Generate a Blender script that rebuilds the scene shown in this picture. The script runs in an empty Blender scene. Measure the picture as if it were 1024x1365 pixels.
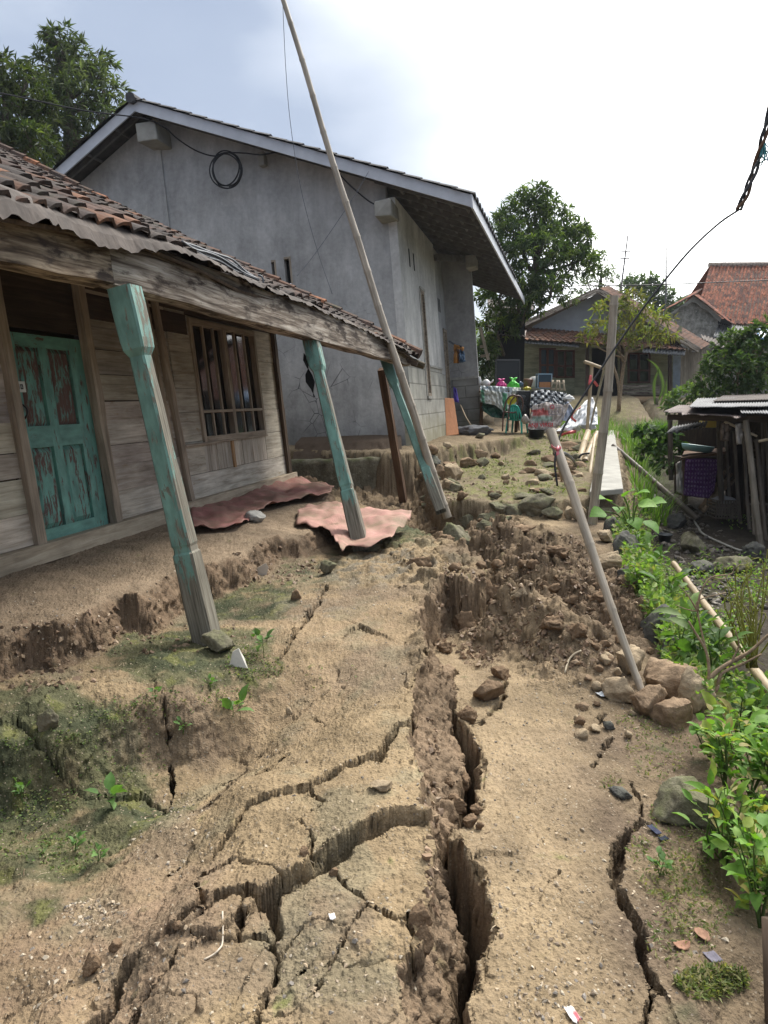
import bpy, math, random
import numpy as np
from mathutils import Vector
R_ = math.radians
C = bpy.context.scene.collection
SC = bpy.context.scene
rng = np.random.default_rng(7)
random.seed(7)

# ------------------------------------------------------------------ camera
F = 985.0
TH = math.atan(152.5 / F)
c_, s_ = math.cos(TH), math.sin(TH)
CAM = np.array([0, 0, 1.5])
cd = bpy.data.cameras.new('camera')
cd.sensor_fit = 'VERTICAL'
cd.sensor_height = 36
cd.lens = 36 * F / 1365
cd.clip_start = 0.05
cd.clip_end = 3000
co = bpy.data.objects.new('camera', cd)
C.objects.link(co)
co.location = CAM
co.rotation_euler = (math.pi / 2 - TH, 0, 0)
SC.camera = co

# ------------------------------------------------------------------ light
SUN_AZ, SUN_EL = R_(38), R_(52)          # azimuth clockwise from +Y
W = bpy.data.worlds.new('World')
SC.world = W
W.use_nodes = True
wn, wl = W.node_tree.nodes, W.node_tree.links
wn.clear()


def ray(px, py):
    cx = (px - 512) / F
    cy = (682.5 - py) / F
    return np.array([cx, c_ + cy * s_, -s_ + cy * c_])


def skydot(px, py, p0, p1, a, b):
    d = ray(px, py)
    d = d / np.linalg.norm(d)
    vm = wn.new('ShaderNodeVectorMath')
    vm.operation = 'DOT_PRODUCT'
    vm.inputs[1].default_value = d
    wl.new(wtc.outputs['Generated'], vm.inputs[0])
    mr = wn.new('ShaderNodeMapRange')
    mr.interpolation_type = 'SMOOTHSTEP'
    mr.inputs['From Min'].default_value = math.cos(R_(p0))
    mr.inputs['From Max'].default_value = math.cos(R_(p1))
    mr.inputs['To Min'].default_value = a
    mr.inputs['To Max'].default_value = b
    wl.new(vm.outputs['Value'], mr.inputs['Value'])
    return mr.outputs[0]


def wmath(op, a, b):
    m = wn.new('ShaderNodeMath')
    m.operation = op
    for i, v in enumerate((a, b)):
        if isinstance(v, (int, float)):
            m.inputs[i].default_value = v
        else:
            wl.new(v, m.inputs[i])
    return m.outputs[0]


wtc = wn.new('ShaderNodeTexCoord')
sky = wn.new('ShaderNodeTexSky')
sky.sky_type = 'NISHITA'
sky.sun_disc = False
sky.sun_elevation = SUN_EL
sky.sun_rotation = SUN_AZ
bg1 = wn.new('ShaderNodeBackground')
bg1.inputs[1].default_value = 0.1
wl.new(sky.outputs[0], bg1.inputs[0])
cn = wn.new('ShaderNodeTexNoise')
cn.inputs['Scale'].default_value = 2.6
cn.inputs['Detail'].default_value = 5
cn.inputs['Roughness'].default_value = 0.5
cmap = wn.new('ShaderNodeMapping')
cmap.inputs['Scale'].default_value = (1, 1, 2.2)
wl.new(wtc.outputs['Generated'], cmap.inputs[0])
wl.new(cmap.outputs[0], cn.inputs[0])
glow = skydot(1050, 60, 37, 7, 0, 1)              # the bright part of the overcast
dark = skydot(600, 240, 15, 2, 0, 1)             # the slate-blue bank of cloud over the roof
sz = wn.new('ShaderNodeSeparateXYZ')
wl.new(wtc.outputs['Generated'], sz.inputs[0])
zen = wn.new('ShaderNodeMapRange')                # overcast sky: brightest overhead
zen.interpolation_type = 'SMOOTHSTEP'
zen.inputs['From Min'].default_value = 0.44
zen.inputs['From Max'].default_value = 0.85
zen.inputs['To Max'].default_value = 0.50
wl.new(sz.outputs[2], zen.inputs['Value'])
fac = wmath('ADD', wmath('ADD', glow, zen.outputs[0]), 0.20)
fac = wmath('SUBTRACT', fac, wmath('MULTIPLY', dark, 0.48))
nz = wmath('MULTIPLY', wmath('SUBTRACT', cn.outputs[0], 0.5), 0.7)
fac = wmath('ADD', fac, nz)
cr = wn.new('ShaderNodeValToRGB')
el = cr.color_ramp.elements
el[0].position = 0.0
el[0].color = (0.17, 0.21, 0.295, 1)
el[1].position = 1.0
el[1].color = (1.95, 1.93, 1.88, 1)
for p, col in ((0.24, (0.215, 0.256, 0.335, 1)), (0.60, (0.60, 0.625, 0.66, 1))):
    e = el.new(p)
    e.color = col
wl.new(fac, cr.inputs[0])
bg2 = wn.new('ShaderNodeBackground')
bg2.inputs[1].default_value = 1.0
wl.new(cr.outputs[0], bg2.inputs[0])
mx = wn.new('ShaderNodeMixShader')
mx.inputs[0].default_value = 0.93                # nearly closed cloud cover over the clear sky
wl.new(bg1.outputs[0], mx.inputs[1])
wl.new(bg2.outputs[0], mx.inputs[2])
wo = wn.new('ShaderNodeOutputWorld')
wl.new(mx.outputs[0], wo.inputs[0])

sd = bpy.data.lights.new('sun', 'SUN')
sd.energy = 3.3
sd.angle = R_(22)
sd.color = (1.0, 0.95, 0.87)
so = bpy.data.objects.new('sun', sd)
C.objects.link(so)
sv = Vector((math.sin(SUN_AZ) * math.cos(SUN_EL), math.cos(SUN_AZ) * math.cos(SUN_EL), math.sin(SUN_EL)))
so.rotation_euler = sv.to_track_quat('Z', 'Y').to_euler()
so.location = (6, 6, 20)

SC.view_settings.view_transform = 'Standard'
SC.view_settings.look = 'None'
SC.view_settings.exposure = 0.97
SC.view_settings.gamma = 1
SC.render.film_transparent = False
SC.cycles.max_bounces = 6
SC.cycles.transparent_max_bounces = 12

# ------------------------------------------------------------------ geometry helpers


def PZ(px, py, z):
    d = ray(px, py)
    return CAM + d * ((z - 1.5) / d[2])


def PY(px, py, Y):
    d = ray(px, py)
    return CAM + d * (Y / d[1])


def PP(px, py, o, n):
    d = ray(px, py)
    return CAM + d * (np.dot(o - CAM, n) / np.dot(d, n))


def V(*a):
    return np.array(a, float)


def nrm(a):
    a = np.asarray(a, float)
    return a / (np.linalg.norm(a) + 1e-12)


AZ = math.atan(228 / 996.7)
U_ = V(math.sin(AZ), math.cos(AZ), 0)
N_ = V(math.cos(AZ), -math.sin(AZ), 0)
Z_ = V(0, 0, 1)


def tilt(t):
    t = R_(t)
    return N_ * math.cos(t) + Z_ * math.sin(t), U_, Z_ * math.cos(t) - N_ * math.sin(t)


ORG = {}


class MB:
    """collects shapes, then links them as one mesh object"""

    def __init__(self):
        self.v, self.f, self.p, self.c, self.n = [], [], [], [], 0

    def add(self, v, f, P=None, col=None):
        v = np.asarray(v, float).reshape(-1, 3)
        self.v.append(v)
        self.f.extend([tuple(int(i) + self.n for i in q) for q in f])
        self.p.append(v if P is None else np.asarray(P, float).reshape(-1, 3))
        if col is None:
            col = (0.5, 0.5, 0.5)
        col = np.asarray(col, float)
        self.c.append(np.tile(col, (len(v), 1)) if col.ndim == 1 else col)
        self.n += len(v)
        return self

    def beam(self, p0, p1, w, h, up=(0, 0, 1), w1=None, h1=None, col=None, rough=0.0, seg=1):
        """a board from p0 to p1; w across, h along up"""
        p0, p1 = np.asarray(p0, float), np.asarray(p1, float)
        d = nrm(p1 - p0)
        sx = np.cross(d, up)
        if np.linalg.norm(sx) < 1e-6:
            sx = np.cross(d, (1, 0, 0))
        sx = nrm(sx)
        uy = np.cross(sx, d)
        w1 = w if w1 is None else w1
        h1 = h if h1 is None else h1
        L = np.linalg.norm(p1 - p0)
        vs, Ps = [], []
        ro = rng.uniform(0, 50, 3)
        for i in range(seg + 1):
            t = i / seg
            c = p0 + (p1 - p0) * t
            ww, hh = w + (w1 - w) * t, h + (h1 - h) * t
            for a, b in ((-1, -1), (1, -1), (1, 1), (-1, 1)):
                j = rng.normal(0, rough, 3) if rough else 0
                vs.append(c + sx * a * ww / 2 + uy * b * hh / 2 + j)
                Ps.append(V(t * L, a * ww / 2, b * hh / 2) + ro)
        fs = [(3, 2, 1, 0)]
        for i in range(seg):
            o = i * 4
            for k in range(4):
                fs.append((o + k, o + (k + 1) % 4, o + 4 + (k + 1) % 4, o + 4 + k))
        o = seg * 4
        fs.append((o, o + 1, o + 2, o + 3))
        return self.add(vs, fs, Ps, col)

    def box(self, c, e1, e2, e3, col=None):
        """centre and three half-extent vectors"""
        c, e1, e2, e3 = (np.asarray(a, float) for a in (c, e1, e2, e3))
        vs = [c + a * e1 + b * e2 + d * e3 for d in (-1, 1) for b in (-1, 1) for a in (-1, 1)]
        fs = [(0, 2, 3, 1), (4, 5, 7, 6), (0, 1, 5, 4), (2, 6, 7, 3), (0, 4, 6, 2), (1, 3, 7, 5)]
        if np.dot(np.cross(e1, e2), e3) < 0:
            fs = [q[::-1] for q in fs]
        return self.add(vs, fs, None, col)

    def quadslab(self, q, n, th, col=None, P=None):
        """four corners pushed back along -n by th"""
        q = np.asarray(q, float)
        n = nrm(n)
        vs = list(q) + list(q - n * th)
        fs = [(0, 1, 2, 3), (7, 6, 5, 4)] + [(i, 4 + i, 4 + (i + 1) % 4, (i + 1) % 4) for i in range(4)]
        if np.dot(np.cross(q[1] - q[0], q[2] - q[0]), n) < 0:
            fs = [k[::-1] for k in fs]
        if P is None:
            ro = rng.uniform(0, 50, 3)
            ex = nrm(q[1] - q[0])
            ey = nrm(np.cross(n, ex))
            P = [V((a - q[0]) @ ex, (a - q[0]) @ ey, (a - q[0]) @ n) + ro for a in vs]
        return self.add(vs, fs, P, col)

    def poly(self, pts, n, th, col=None):
        pts = np.asarray(pts, float)
        k = len(pts)
        n = nrm(n)
        vs = list(pts) + list(pts - n * th)
        fs = [tuple(range(k)), tuple(range(2 * k - 1, k - 1, -1))] + [(i, k + i, k + (i + 1) % k, (i + 1) % k) for i in range(k)]
        return self.add(vs, fs, None, col)

    def tube(self, pts, r, n=8, col=None, cap=True, P=True):
        pts = np.asarray(pts, float)
        m = len(pts)
        r = np.full(m, r) if np.isscalar(r) else np.asarray(r, float)
        d = np.gradient(pts, axis=0)
        d /= np.linalg.norm(d, axis=1)[:, None] + 1e-9
        a = np.cross(d[0], (0, 0, 1))
        if np.linalg.norm(a) < 1e-3:
            a = np.cross(d[0], (1, 0, 0))
        a = nrm(a)
        vs, Ps = [], []
        L = 0
        ro = rng.uniform(0, 50)
        for i in range(m):
            a = nrm(a - d[i] * (a @ d[i]))
            b = np.cross(d[i], a)
            if i:
                L += np.linalg.norm(pts[i] - pts[i - 1])
            for k in range(n):
                t = 2 * math.pi * k / n
                o = a * math.cos(t) + b * math.sin(t)
                vs.append(pts[i] + o * r[i])
                Ps.append(V(L + ro, o[0] * r[i] + ro, o[2] * r[i]))
        fs = []
        for i in range(m - 1):
            for k in range(n):
                fs.append((i * n + k, i * n + (k + 1) % n, (i + 1) * n + (k + 1) % n, (i + 1) * n + k))
        if cap:
            fs.append(tuple(range(n - 1, -1, -1)))
            fs.append(tuple((m - 1) * n + k for k in range(n)))
        return self.add(vs, fs, Ps, col)

    def grid(self, G, col=None, P=None, flip=False):
        G = np.asarray(G, float)
        m, n = G.shape[:2]
        fs = []
        for i in range(m - 1):
            for j in range(n - 1):
                q = (i * n + j, i * n + j + 1, (i + 1) * n + j + 1, (i + 1) * n + j)
                fs.append(q[::-1] if flip else q)
        if col is not None and np.asarray(col).ndim == 3:
            col = np.asarray(col).reshape(-1, 3)
        return self.add(G.reshape(-1, 3), fs, P, col)

    def many(self, tv, tf, pos, fr, sc, col):
        """copies of a small template (leaf, stone) in ONE mesh"""
        tv = np.asarray(tv, float)
        k, N = len(tv), len(pos)
        if N == 0:
            return self
        sc = np.asarray(sc, float)
        if sc.ndim == 1:
            sc = sc[:, None].repeat(3, 1)
        v = np.einsum('kj,nj,nji->nki', tv, sc, np.asarray(fr)) + np.asarray(pos)[:, None, :]
        tf = [np.asarray(q) for q in tf]
        for i in range(N):
            o = self.n + i * k
            self.f.extend([tuple((q + o).tolist()) for q in tf])
        self.v.append(v.reshape(-1, 3))
        self.p.append(v.reshape(-1, 3))
        self.c.append(np.repeat(np.asarray(col, float), k, axis=0))
        self.n += N * k
        return self

    def lathe(self, prof, base, axis=(0, 0, 1), n=16, col=None, cap=True):
        a = nrm(axis)
        x = nrm(np.cross(a, (0.3, 1, 0.2)))
        y = np.cross(a, x)
        vs, fs = [], []
        for r, h in prof:
            for k in range(n):
                t = 2 * math.pi * k / n
                vs.append(np.asarray(base) + a * h + (x * math.cos(t) + y * math.sin(t)) * r)
        m = len(prof)
        for i in range(m - 1):
            for k in range(n):
                fs.append((i * n + k, i * n + (k + 1) % n, (i + 1) * n + (k + 1) % n, (i + 1) * n + k))
        if cap:
            fs.append(tuple(range(n - 1, -1, -1)))
            fs.append(tuple((m - 1) * n + k for k in range(n)))
        return self.add(vs, fs, None, col)

    def build(self, name, mat, parent=None, smooth=False, bevel=0, solid=0, base=None, sub=0):
        v = np.concatenate(self.v)
        P = np.concatenate(self.p)
        c = np.concatenate(self.c)
        if parent is not None:
            o = ORG[parent.name]
        elif base is not None:
            o = np.asarray(base, float)
        else:
            o = V((v[:, 0].min() + v[:, 0].max()) / 2, (v[:, 1].min() + v[:, 1].max()) / 2, v[:, 2].min())
        me = bpy.data.meshes.new(name)
        me.from_pydata((v - o).tolist(), [], self.f)
        at = me.attributes.new('P', 'FLOAT_VECTOR', 'POINT')
        at.data.foreach_set('vector', P.ravel())
        ac = me.attributes.new('Col', 'FLOAT_COLOR', 'POINT')
        ac.data.foreach_set('color', np.concatenate([c, np.ones((len(c), 1))], 1).ravel())
        if smooth:
            me.polygons.foreach_set('use_smooth', np.ones(len(me.polygons), bool))
        me.materials.append(mat)
        me.update()
        ob = bpy.data.objects.new(name, me)
        C.objects.link(ob)
        if parent is not None:
            ob.parent = parent
        else:
            ob.location = o
        ORG[ob.name] = o
        if solid:
            m = ob.modifiers.new('thick', 'SOLIDIFY')
            m.thickness = solid
            m.offset = 0
        if bevel:
            m = ob.modifiers.new('edge', 'BEVEL')
            m.width = bevel
            m.segments = 2
            m.limit_method = 'ANGLE'
        if sub:
            m = ob.modifiers.new('sub', 'SUBSURF')
            m.levels = m.render_levels = sub
        return ob


def tag(o, label, cat, group=None, kind=None):
    o['label'] = label
    o['category'] = cat
    if group:
        o['group'] = group
    if kind:
        o['kind'] = kind
    return o


def thing(name, label, cat, loc, group=None):
    o = bpy.data.objects.new(name, None)
    o.empty_display_size = 0.1
    C.objects.link(o)
    o.location = loc
    ORG[o.name] = np.asarray(loc, float)
    return tag(o, label, cat, group)


# numpy noise
_perm = np.concatenate([np.random.default_rng(3).permutation(256)] * 2)
_ang = np.random.default_rng(5).uniform(0, 2 * np.pi, 256)
_gx, _gy = np.cos(_ang), np.sin(_ang)


def pn(x, y, s=0):
    x = np.asarray(x, float) + s * 17.31
    y = np.asarray(y, float) + s * 9.77
    xi, yi = np.floor(x).astype(int), np.floor(y).astype(int)
    xf, yf = x - xi, y - yi
    ux, uy = xf * xf * xf * (xf * (xf * 6 - 15) + 10), yf * yf * yf * (yf * (yf * 6 - 15) + 10)

    def g(a, b, dx, dy):
        h = _perm[_perm[a & 255] + (b & 255)]
        return _gx[h] * dx + _gy[h] * dy
    n00, n10 = g(xi, yi, xf, yf), g(xi + 1, yi, xf - 1, yf)
    n01, n11 = g(xi, yi + 1, xf, yf - 1), g(xi + 1, yi + 1, xf - 1, yf - 1)
    a, b = n00 + ux * (n10 - n00), n01 + ux * (n11 - n01)
    return (a + uy * (b - a)) * 1.5


def fbm(x, y, o=4, s=0, g=0.5):
    r, a, f = 0, 1.0, 1.0
    for i in range(o):
        r = r + a * pn(x * f, y * f, s + i)
        a *= g
        f *= 2.03
    return r


def sstep(a, b, x):
    t = np.clip((x - a) / (b - a), 0, 1)
    return t * t * (3 - 2 * t)


def cells(x, y, s=0):
    """distance to and random value of the nearest jittered cell centre"""
    xi, yi = np.floor(x).astype(int), np.floor(y).astype(int)
    best = np.full(np.shape(x), 9.0)
    rid = np.zeros(np.shape(x))
    for dx in (-1, 0, 1):
        for dy in (-1, 0, 1):
            h = _perm[_perm[(xi + dx + s * 7) & 255] + ((yi + dy + s * 13) & 255)]
            cx = xi + dx + 0.15 + 0.7 * _perm[h] / 255.0
            cy = yi + dy + 0.15 + 0.7 * _perm[(h + 71) % 512] / 255.0
            d = np.hypot(x - cx, y - cy)
            m = d < best
            best = np.where(m, d, best)
            rid = np.where(m, h / 255.0, rid)
    return best, rid
# ------------------------------------------------------------------ materials


class NT:
    def __init__(self, name, rough=0.85, spec=0.25):
        self.m = bpy.data.materials.new(name)
        self.m.use_nodes = True
        self.n, self.l = self.m.node_tree.nodes, self.m.node_tree.links
        self.b = self.n['Principled BSDF']
        self.b.inputs['Roughness'].default_value = rough
        self.b.inputs['Specular IOR Level'].default_value = spec

    def node(self, t, ins=None, **kw):
        k = self.n.new('ShaderNode' + t)
        for a, v in kw.items():
            setattr(k, a, v)
        for a, v in (ins or {}).items():
            self.put(k.inputs[a], v)
        return k

    def put(self, sock, v):
        if hasattr(v, 'is_linked') or hasattr(v, 'links'):
            self.l.new(v, sock)
        else:
            if isinstance(v, tuple) and len(v) == 3 and sock.type == 'RGBA':
                v = (*v, 1)
            sock.default_value = v

    def attr(self, name, out='Vector'):
        return self.node('Attribute', attribute_name=name).outputs[out]

    def vec(self, scale=(1, 1, 1), P=True):
        src = self.attr('P') if P else self.node('TexCoord').outputs['Object']
        return self.node('Mapping', {'Vector': src, 'Scale': scale}).outputs[0]

    def noise(self, vec, scale, detail=4, rough=0.55, dist=0.0):
        return self.node('TexNoise', {'Vector': vec, 'Scale': scale, 'Detail': detail, 'Roughness': rough, 'Distortion': dist}).outputs[0]

    def vor(self, vec, scale, out='Distance', feature='F1'):
        return self.node('TexVoronoi', {'Vector': vec, 'Scale': scale}, feature=feature).outputs[out]

    def math(self, op, a, b=0.0):
        return self.node('Math', {0: a, 1: b}, operation=op).outputs[0]

    def rng(self, v, a, b, c=0.0, d=1.0):
        return self.node('MapRange', {'Value': v, 'From Min': a, 'From Max': b, 'To Min': c, 'To Max': d}).outputs[0]

    def ramp(self, v, stops):
        k = self.node('ValToRGB', {0: v})
        e = k.color_ramp.elements
        while len(e) < len(stops):
            e.new(0.5)
        for q, (p, col) in zip(e, stops):
            q.position = p
            q.color = (*col, 1)
        return k.outputs[0]

    def mix(self, f, a, b, mode='MIX'):
        k = self.node('Mix', data_type='RGBA', blend_type=mode)
        self.put(k.inputs[0], f)
        self.put(k.inputs[6], a)
        self.put(k.inputs[7], b)
        return k.outputs[2]

    def scale(self, col, v):
        k = self.node('VectorMath', {0: col}, operation='SCALE')
        self.put(k.inputs['Scale'], v)
        return k.outputs[0]

    def bump(self, h, strength=0.5, dist=0.01):
        k = self.node('Bump', {'Height': h, 'Strength': strength, 'Distance': dist})
        self.l.new(k.outputs[0], self.b.inputs['Normal'])
        return self

    def col(self, c):
        self.put(self.b.inputs['Base Color'], c)
        return self


def m_plain(name, col, rough=0.6, var=0.25, scale=12, bump=0.15, spec=0.3, useattr=False, metal=0.0):
    t = NT(name, rough, spec)
    v = t.vec(P=False)
    n = t.noise(v, scale, 5)
    if useattr:
        base = t.attr('Col', 'Color')
    else:
        k = t.node('RGB')
        k.outputs[0].default_value = (*col, 1)
        base = k.outputs[0]
    t.col(t.scale(base, t.rng(n, 0.25, 0.75, 1 - var, 1 + var)))
    if bump:
        t.bump(t.noise(v, scale * 4, 4), bump, 0.01)
    t.b.inputs['Metallic'].default_value = metal
    return t.m


def m_soil():
    t = NT('soil', 0.95, 0.12)
    v = t.vec(P=False)
    base = t.attr('Col', 'Color')
    n1 = t.noise(v, 5, 4)
    n2 = t.noise(v, 55, 5, 0.65)
    n3 = t.noise(v, 260, 3, 0.6)
    k = t.math('ADD', t.math('MULTIPLY', t.rng(n1, 0.3, 0.7, 0.82, 1.16), t.rng(n2, 0.25, 0.75, 0.72, 1.26)), t.rng(n3, 0.3, 0.7, -0.1, 0.1))
    col = t.scale(base, k)
    vc = t.node('TexVoronoi', {'Vector': v, 'Scale': 95.0})
    grit = t.math('MULTIPLY', t.rng(vc.outputs['Distance'], 0.42, 0.3), t.rng(t.node('SeparateColor', {0: vc.outputs['Color']}).outputs[0], 0.88, 0.92))
    pale = t.attr('pale', 'Fac')
    grit = t.math('MULTIPLY', grit, pale)
    gc = t.mix(t.node('SeparateColor', {0: vc.outputs['Color']}).outputs[1], (0.16, 0.13, 0.10), (0.37, 0.31, 0.225))
    col = t.mix(grit, col, gc)
    t.col(col)
    h = t.math('ADD', t.math('MULTIPLY', n2, 1.2), t.math('ADD', t.math('MULTIPLY', n3, 0.5), t.math('MULTIPLY', t.rng(t.vor(v, 80), 0.0, 0.5, 0.5, 0.0), pale)))
    t.bump(h, 0.7, 0.012)
    return t.m


def m_wood(name, stops, rough=0.8, gscale=1.0, stain=None, bump=0.5):
    """weathered board, grain along local x"""
    t = NT(name, rough, 0.2)
    v = t.vec((1.2 * gscale, 16 * gscale, 16 * gscale))
    vf = t.vec((4 * gscale, 90 * gscale, 90 * gscale))
    g = t.noise(v, 1.6, 6, 0.6, 0.6)
    gf = t.noise(vf, 1.2, 4, 0.6)
    col = t.ramp(t.math('ADD', t.math('MULTIPLY', g, 0.75), t.math('MULTIPLY', gf, 0.25)), stops)
    big = t.noise(t.vec((1.3, 2.5, 2.5)), 1.7, 5, 0.6)
    col = t.scale(col, t.rng(big, 0.3, 0.7, 0.7, 1.25))
    col = t.mix(1.0, col, t.scale(t.attr('Col', 'Color'), 2.0), 'MULTIPLY')
    if stain:
        s = t.noise(t.vec((2.2, 7, 7)), 1.9, 6, 0.65)
        col = t.mix(t.rng(s, stain[0], stain[0] + 0.12), col, stain[1])
    t.col(col)
    t.bump(t.math('ADD', g, t.math('MULTIPLY', gf, 0.6)), bump, 0.006)
    return t.m


def m_paint(name, paint, wood, amt=0.5, w2=None):
    """flaking paint over old wood; Col red carries how worn it is, 0..1"""
    t = NT(name, 0.6, 0.3)
    v = t.vec((3, 14, 14))
    s = t.noise(v, 2.2, 8, 0.72, 0.4)
    s2 = t.noise(t.vec((1.4, 3, 3)), 2.0, 4)
    wear = t.node('SeparateColor', {0: t.attr('Col', 'Color')}).outputs[0]
    k = t.math('ADD', t.math('MULTIPLY', s, 0.75), t.math('ADD', t.math('MULTIPLY', s2, 0.25), t.math('MULTIPLY', t.math('SUBTRACT', wear, 0.5), 0.42)))
    mask = t.rng(k, amt, amt + 0.045)
    g = t.noise(t.vec((3, 60, 60)), 1.4, 5)
    wc = t.mix(t.rng(g, 0.3, 0.7), wood, w2 or tuple(c * 1.9 for c in wood))
    pv = t.noise(t.vec((2, 5, 5)), 3, 5)
    pc = t.mix(t.rng(pv, 0.3, 0.72), tuple(c * 0.62 for c in paint), tuple(min(1, c * 1.25) for c in paint))
    t.col(t.mix(mask, pc, wc))
    t.put(t.b.inputs['Roughness'], t.rng(mask, 0, 1, 0.5, 0.85))
    t.bump(t.math('ADD', t.math('MULTIPLY', mask, -0.5), t.math('MULTIPLY', g, 0.5)), 0.45, 0.004)
    return t.m


def m_stucco():
    t = NT('grey_render', 0.9, 0.15)
    v = t.vec(P=False)
    a = t.noise(v, 0.9, 6, 0.6)
    b = t.noise(t.node('Mapping', {'Vector': v, 'Scale': (1, 1, 0.45)}).outputs[0], 2.3, 6, 0.66, 0.5)
    d = t.noise(v, 14, 5, 0.6)
    k = t.math('ADD', t.math('MULTIPLY', a, 0.55), t.math('ADD', t.math('MULTIPLY', b, 0.45), t.math('MULTIPLY', t.math('SUBTRACT', d, 0.5), 0.25)))
    col = t.ramp(k, [(0.34, (0.275, 0.272, 0.264)), (0.5, (0.405, 0.401, 0.39)), (0.64, (0.53, 0.525, 0.51))])
    ck = t.vor(t.node('Mapping', {'Vector': v, 'Scale': (1, 1, 1)}).outputs[0], 3.4, 'Distance', 'DISTANCE_TO_EDGE')
    low = t.rng(t.node('SeparateXYZ', {0: v}).outputs[2], 3.0, 1.2)
    col = t.mix(t.math('MULTIPLY', t.math('MULTIPLY', t.rng(ck, 0.02, 0.0), t.rng(t.noise(v, 1.4, 3), 0.47, 0.55)), low), col, (0.06, 0.062, 0.068))
    stk = t.noise(t.node('Mapping', {'Vector': v, 'Scale': (2.6, 2.6, 0.16)}).outputs[0], 1.3, 6, 0.65)
    col = t.scale(col, t.rng(stk, 0.3, 0.62, 0.84, 1.05))
    zz = t.math('ADD', t.node('SeparateXYZ', {0: v}).outputs[2], t.math('MULTIPLY', t.noise(v, 1.1, 6, 0.7), 2.2))
    col = t.mix(t.rng(zz, 2.3, 1.5), col, t.scale(col, 0.62))
    col = t.mix(1.0, col, t.scale(t.attr('Col', 'Color'), 2.0), 'MULTIPLY')
    t.col(col)
    t.bump(t.math('ADD', b, t.math('MULTIPLY', d, 0.5)), 0.5, 0.025)
    return t.m


def m_block():
    """bare block courses, brick coordinates in P"""
    t = NT('bare_block', 0.92, 0.12)
    v = t.vec()
    br = t.node('TexBrick', {'Vector': v, 'Scale': 1.0, 'Mortar Size': 0.012, 'Brick Width': 0.62, 'Row Height': 0.29, 'Color1': (0.36, 0.35, 0.32, 1), 'Color2': (0.30, 0.295, 0.275, 1), 'Mortar': (0.2, 0.195, 0.18, 1)})
    n = t.noise(v, 2.6, 6, 0.6)
    col = t.scale(br.outputs[0], t.rng(n, 0.3, 0.7, 0.7, 1.25))
    y = t.node('SeparateXYZ', {0: v}).outputs[1]
    moss = t.math('MULTIPLY', t.rng(t.math('ADD', y, t.math('MULTIPLY', n, 0.6)), 0.95, 0.45), 0.55)
    col = t.mix(moss, col, (0.24, 0.22, 0.13))
    col = t.mix(1.0, col, t.scale(t.attr('Col', 'Color'), 2.0), 'MULTIPLY')
    t.col(col)
    t.bump(t.math('ADD', t.math('MULTIPLY', br.outputs['Fac'], -1.0), t.math('MULTIPLY', t.noise(v, 30, 4), 0.3)), 0.5, 0.01)
    return t.m


def m_rock(name, c1, c2, moss=0.0):
    t = NT(name, 0.92, 0.15)
    v = t.vec(P=False)
    a = t.noise(v, 3.5, 6, 0.62, 0.3)
    b = t.noise(v, 26, 6, 0.65)
    col = t.mix(t.rng(a, 0.32, 0.68), c1, c2)
    col = t.scale(col, t.rng(b, 0.25, 0.75, 0.65, 1.3))
    lich = t.rng(t.noise(v, 9, 5, 0.7), 0.57, 0.66)
    col = t.mix(t.math('MULTIPLY', lich, 0.45), col, tuple(min(1, q * 1.9) for q in c2))
    if moss:
        nz = t.node('SeparateXYZ', {0: t.node('NewGeometry').outputs['Normal']}).outputs[2]
        mk = t.math('MULTIPLY', t.rng(nz, 0.1, 0.75), t.rng(t.noise(v, 6, 5, 0.65), 0.4, 0.6))
        col = t.mix(t.math('MULTIPLY', mk, moss), col, (0.085, 0.1, 0.035))
    t.col(col)
    t.bump(t.math('ADD', a, t.math('MULTIPLY', b, 0.8)), 0.9, 0.025)
    return t.m


def m_leaf(name, trans=0.35, rough=0.6):
    t = NT(name, rough, 0.22)
    col = t.attr('Col', 'Color')
    n = t.noise(t.vec(P=False), 40, 3)
    c2 = t.scale(col, t.rng(n, 0.3, 0.7, 0.8, 1.2))
    t.col(c2)
    tr = t.node('BsdfTranslucent')
    t.put(tr.inputs[0], t.mix(1.0, c2, (1.5, 1.7, 0.6), 'MULTIPLY'))
    ms = t.node('MixShader', {0: trans})
    t.l.new(t.b.outputs[0], ms.inputs[1])
    t.l.new(tr.outputs[0], ms.inputs[2])
    t.l.new(ms.outputs[0], t.n['Material Output'].inputs[0])
    return t.m


def m_tile(name, moss=0.3, dark=(0.055, 0.043, 0.038)):
    t = NT(name, 0.85, 0.2)
    v = t.vec(P=False)
    col = t.attr('Col', 'Color')
    n = t.noise(v, 7, 6, 0.65)
    f = t.noise(v, 45, 5, 0.65)
    col = t.scale(col, t.rng(f, 0.25, 0.75, 0.6, 1.35))
    col = t.mix(t.math('MULTIPLY', t.rng(n, 0.46, 0.6), 0.75), col, dark)
    if moss:
        col = t.mix(t.math('MULTIPLY', t.rng(t.noise(v, 3.1, 5, 0.7), 0.56, 0.68), moss), col, (0.075, 0.085, 0.035))
    t.col(col)
    t.bump(t.math('ADD', n, f), 0.5, 0.01)
    return t.m


def m_bamboo(name, c1, c2):
    t = NT(name, 0.55, 0.3)
    g = t.noise(t.vec((1.5, 40, 40)), 1.4, 5, 0.6)
    b = t.noise(t.vec((1.2, 6, 6)), 2.4, 5, 0.65)
    col = t.mix(t.rng(g, 0.3, 0.7), c1, c2)
    col = t.scale(col, t.rng(b, 0.3, 0.7, 0.7, 1.25))
    col = t.mix(1.0, col, t.scale(t.attr('Col', 'Color'), 2.0), 'MULTIPLY')
    t.col(col)
    t.bump(g, 0.25, 0.003)
    return t.m


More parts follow.
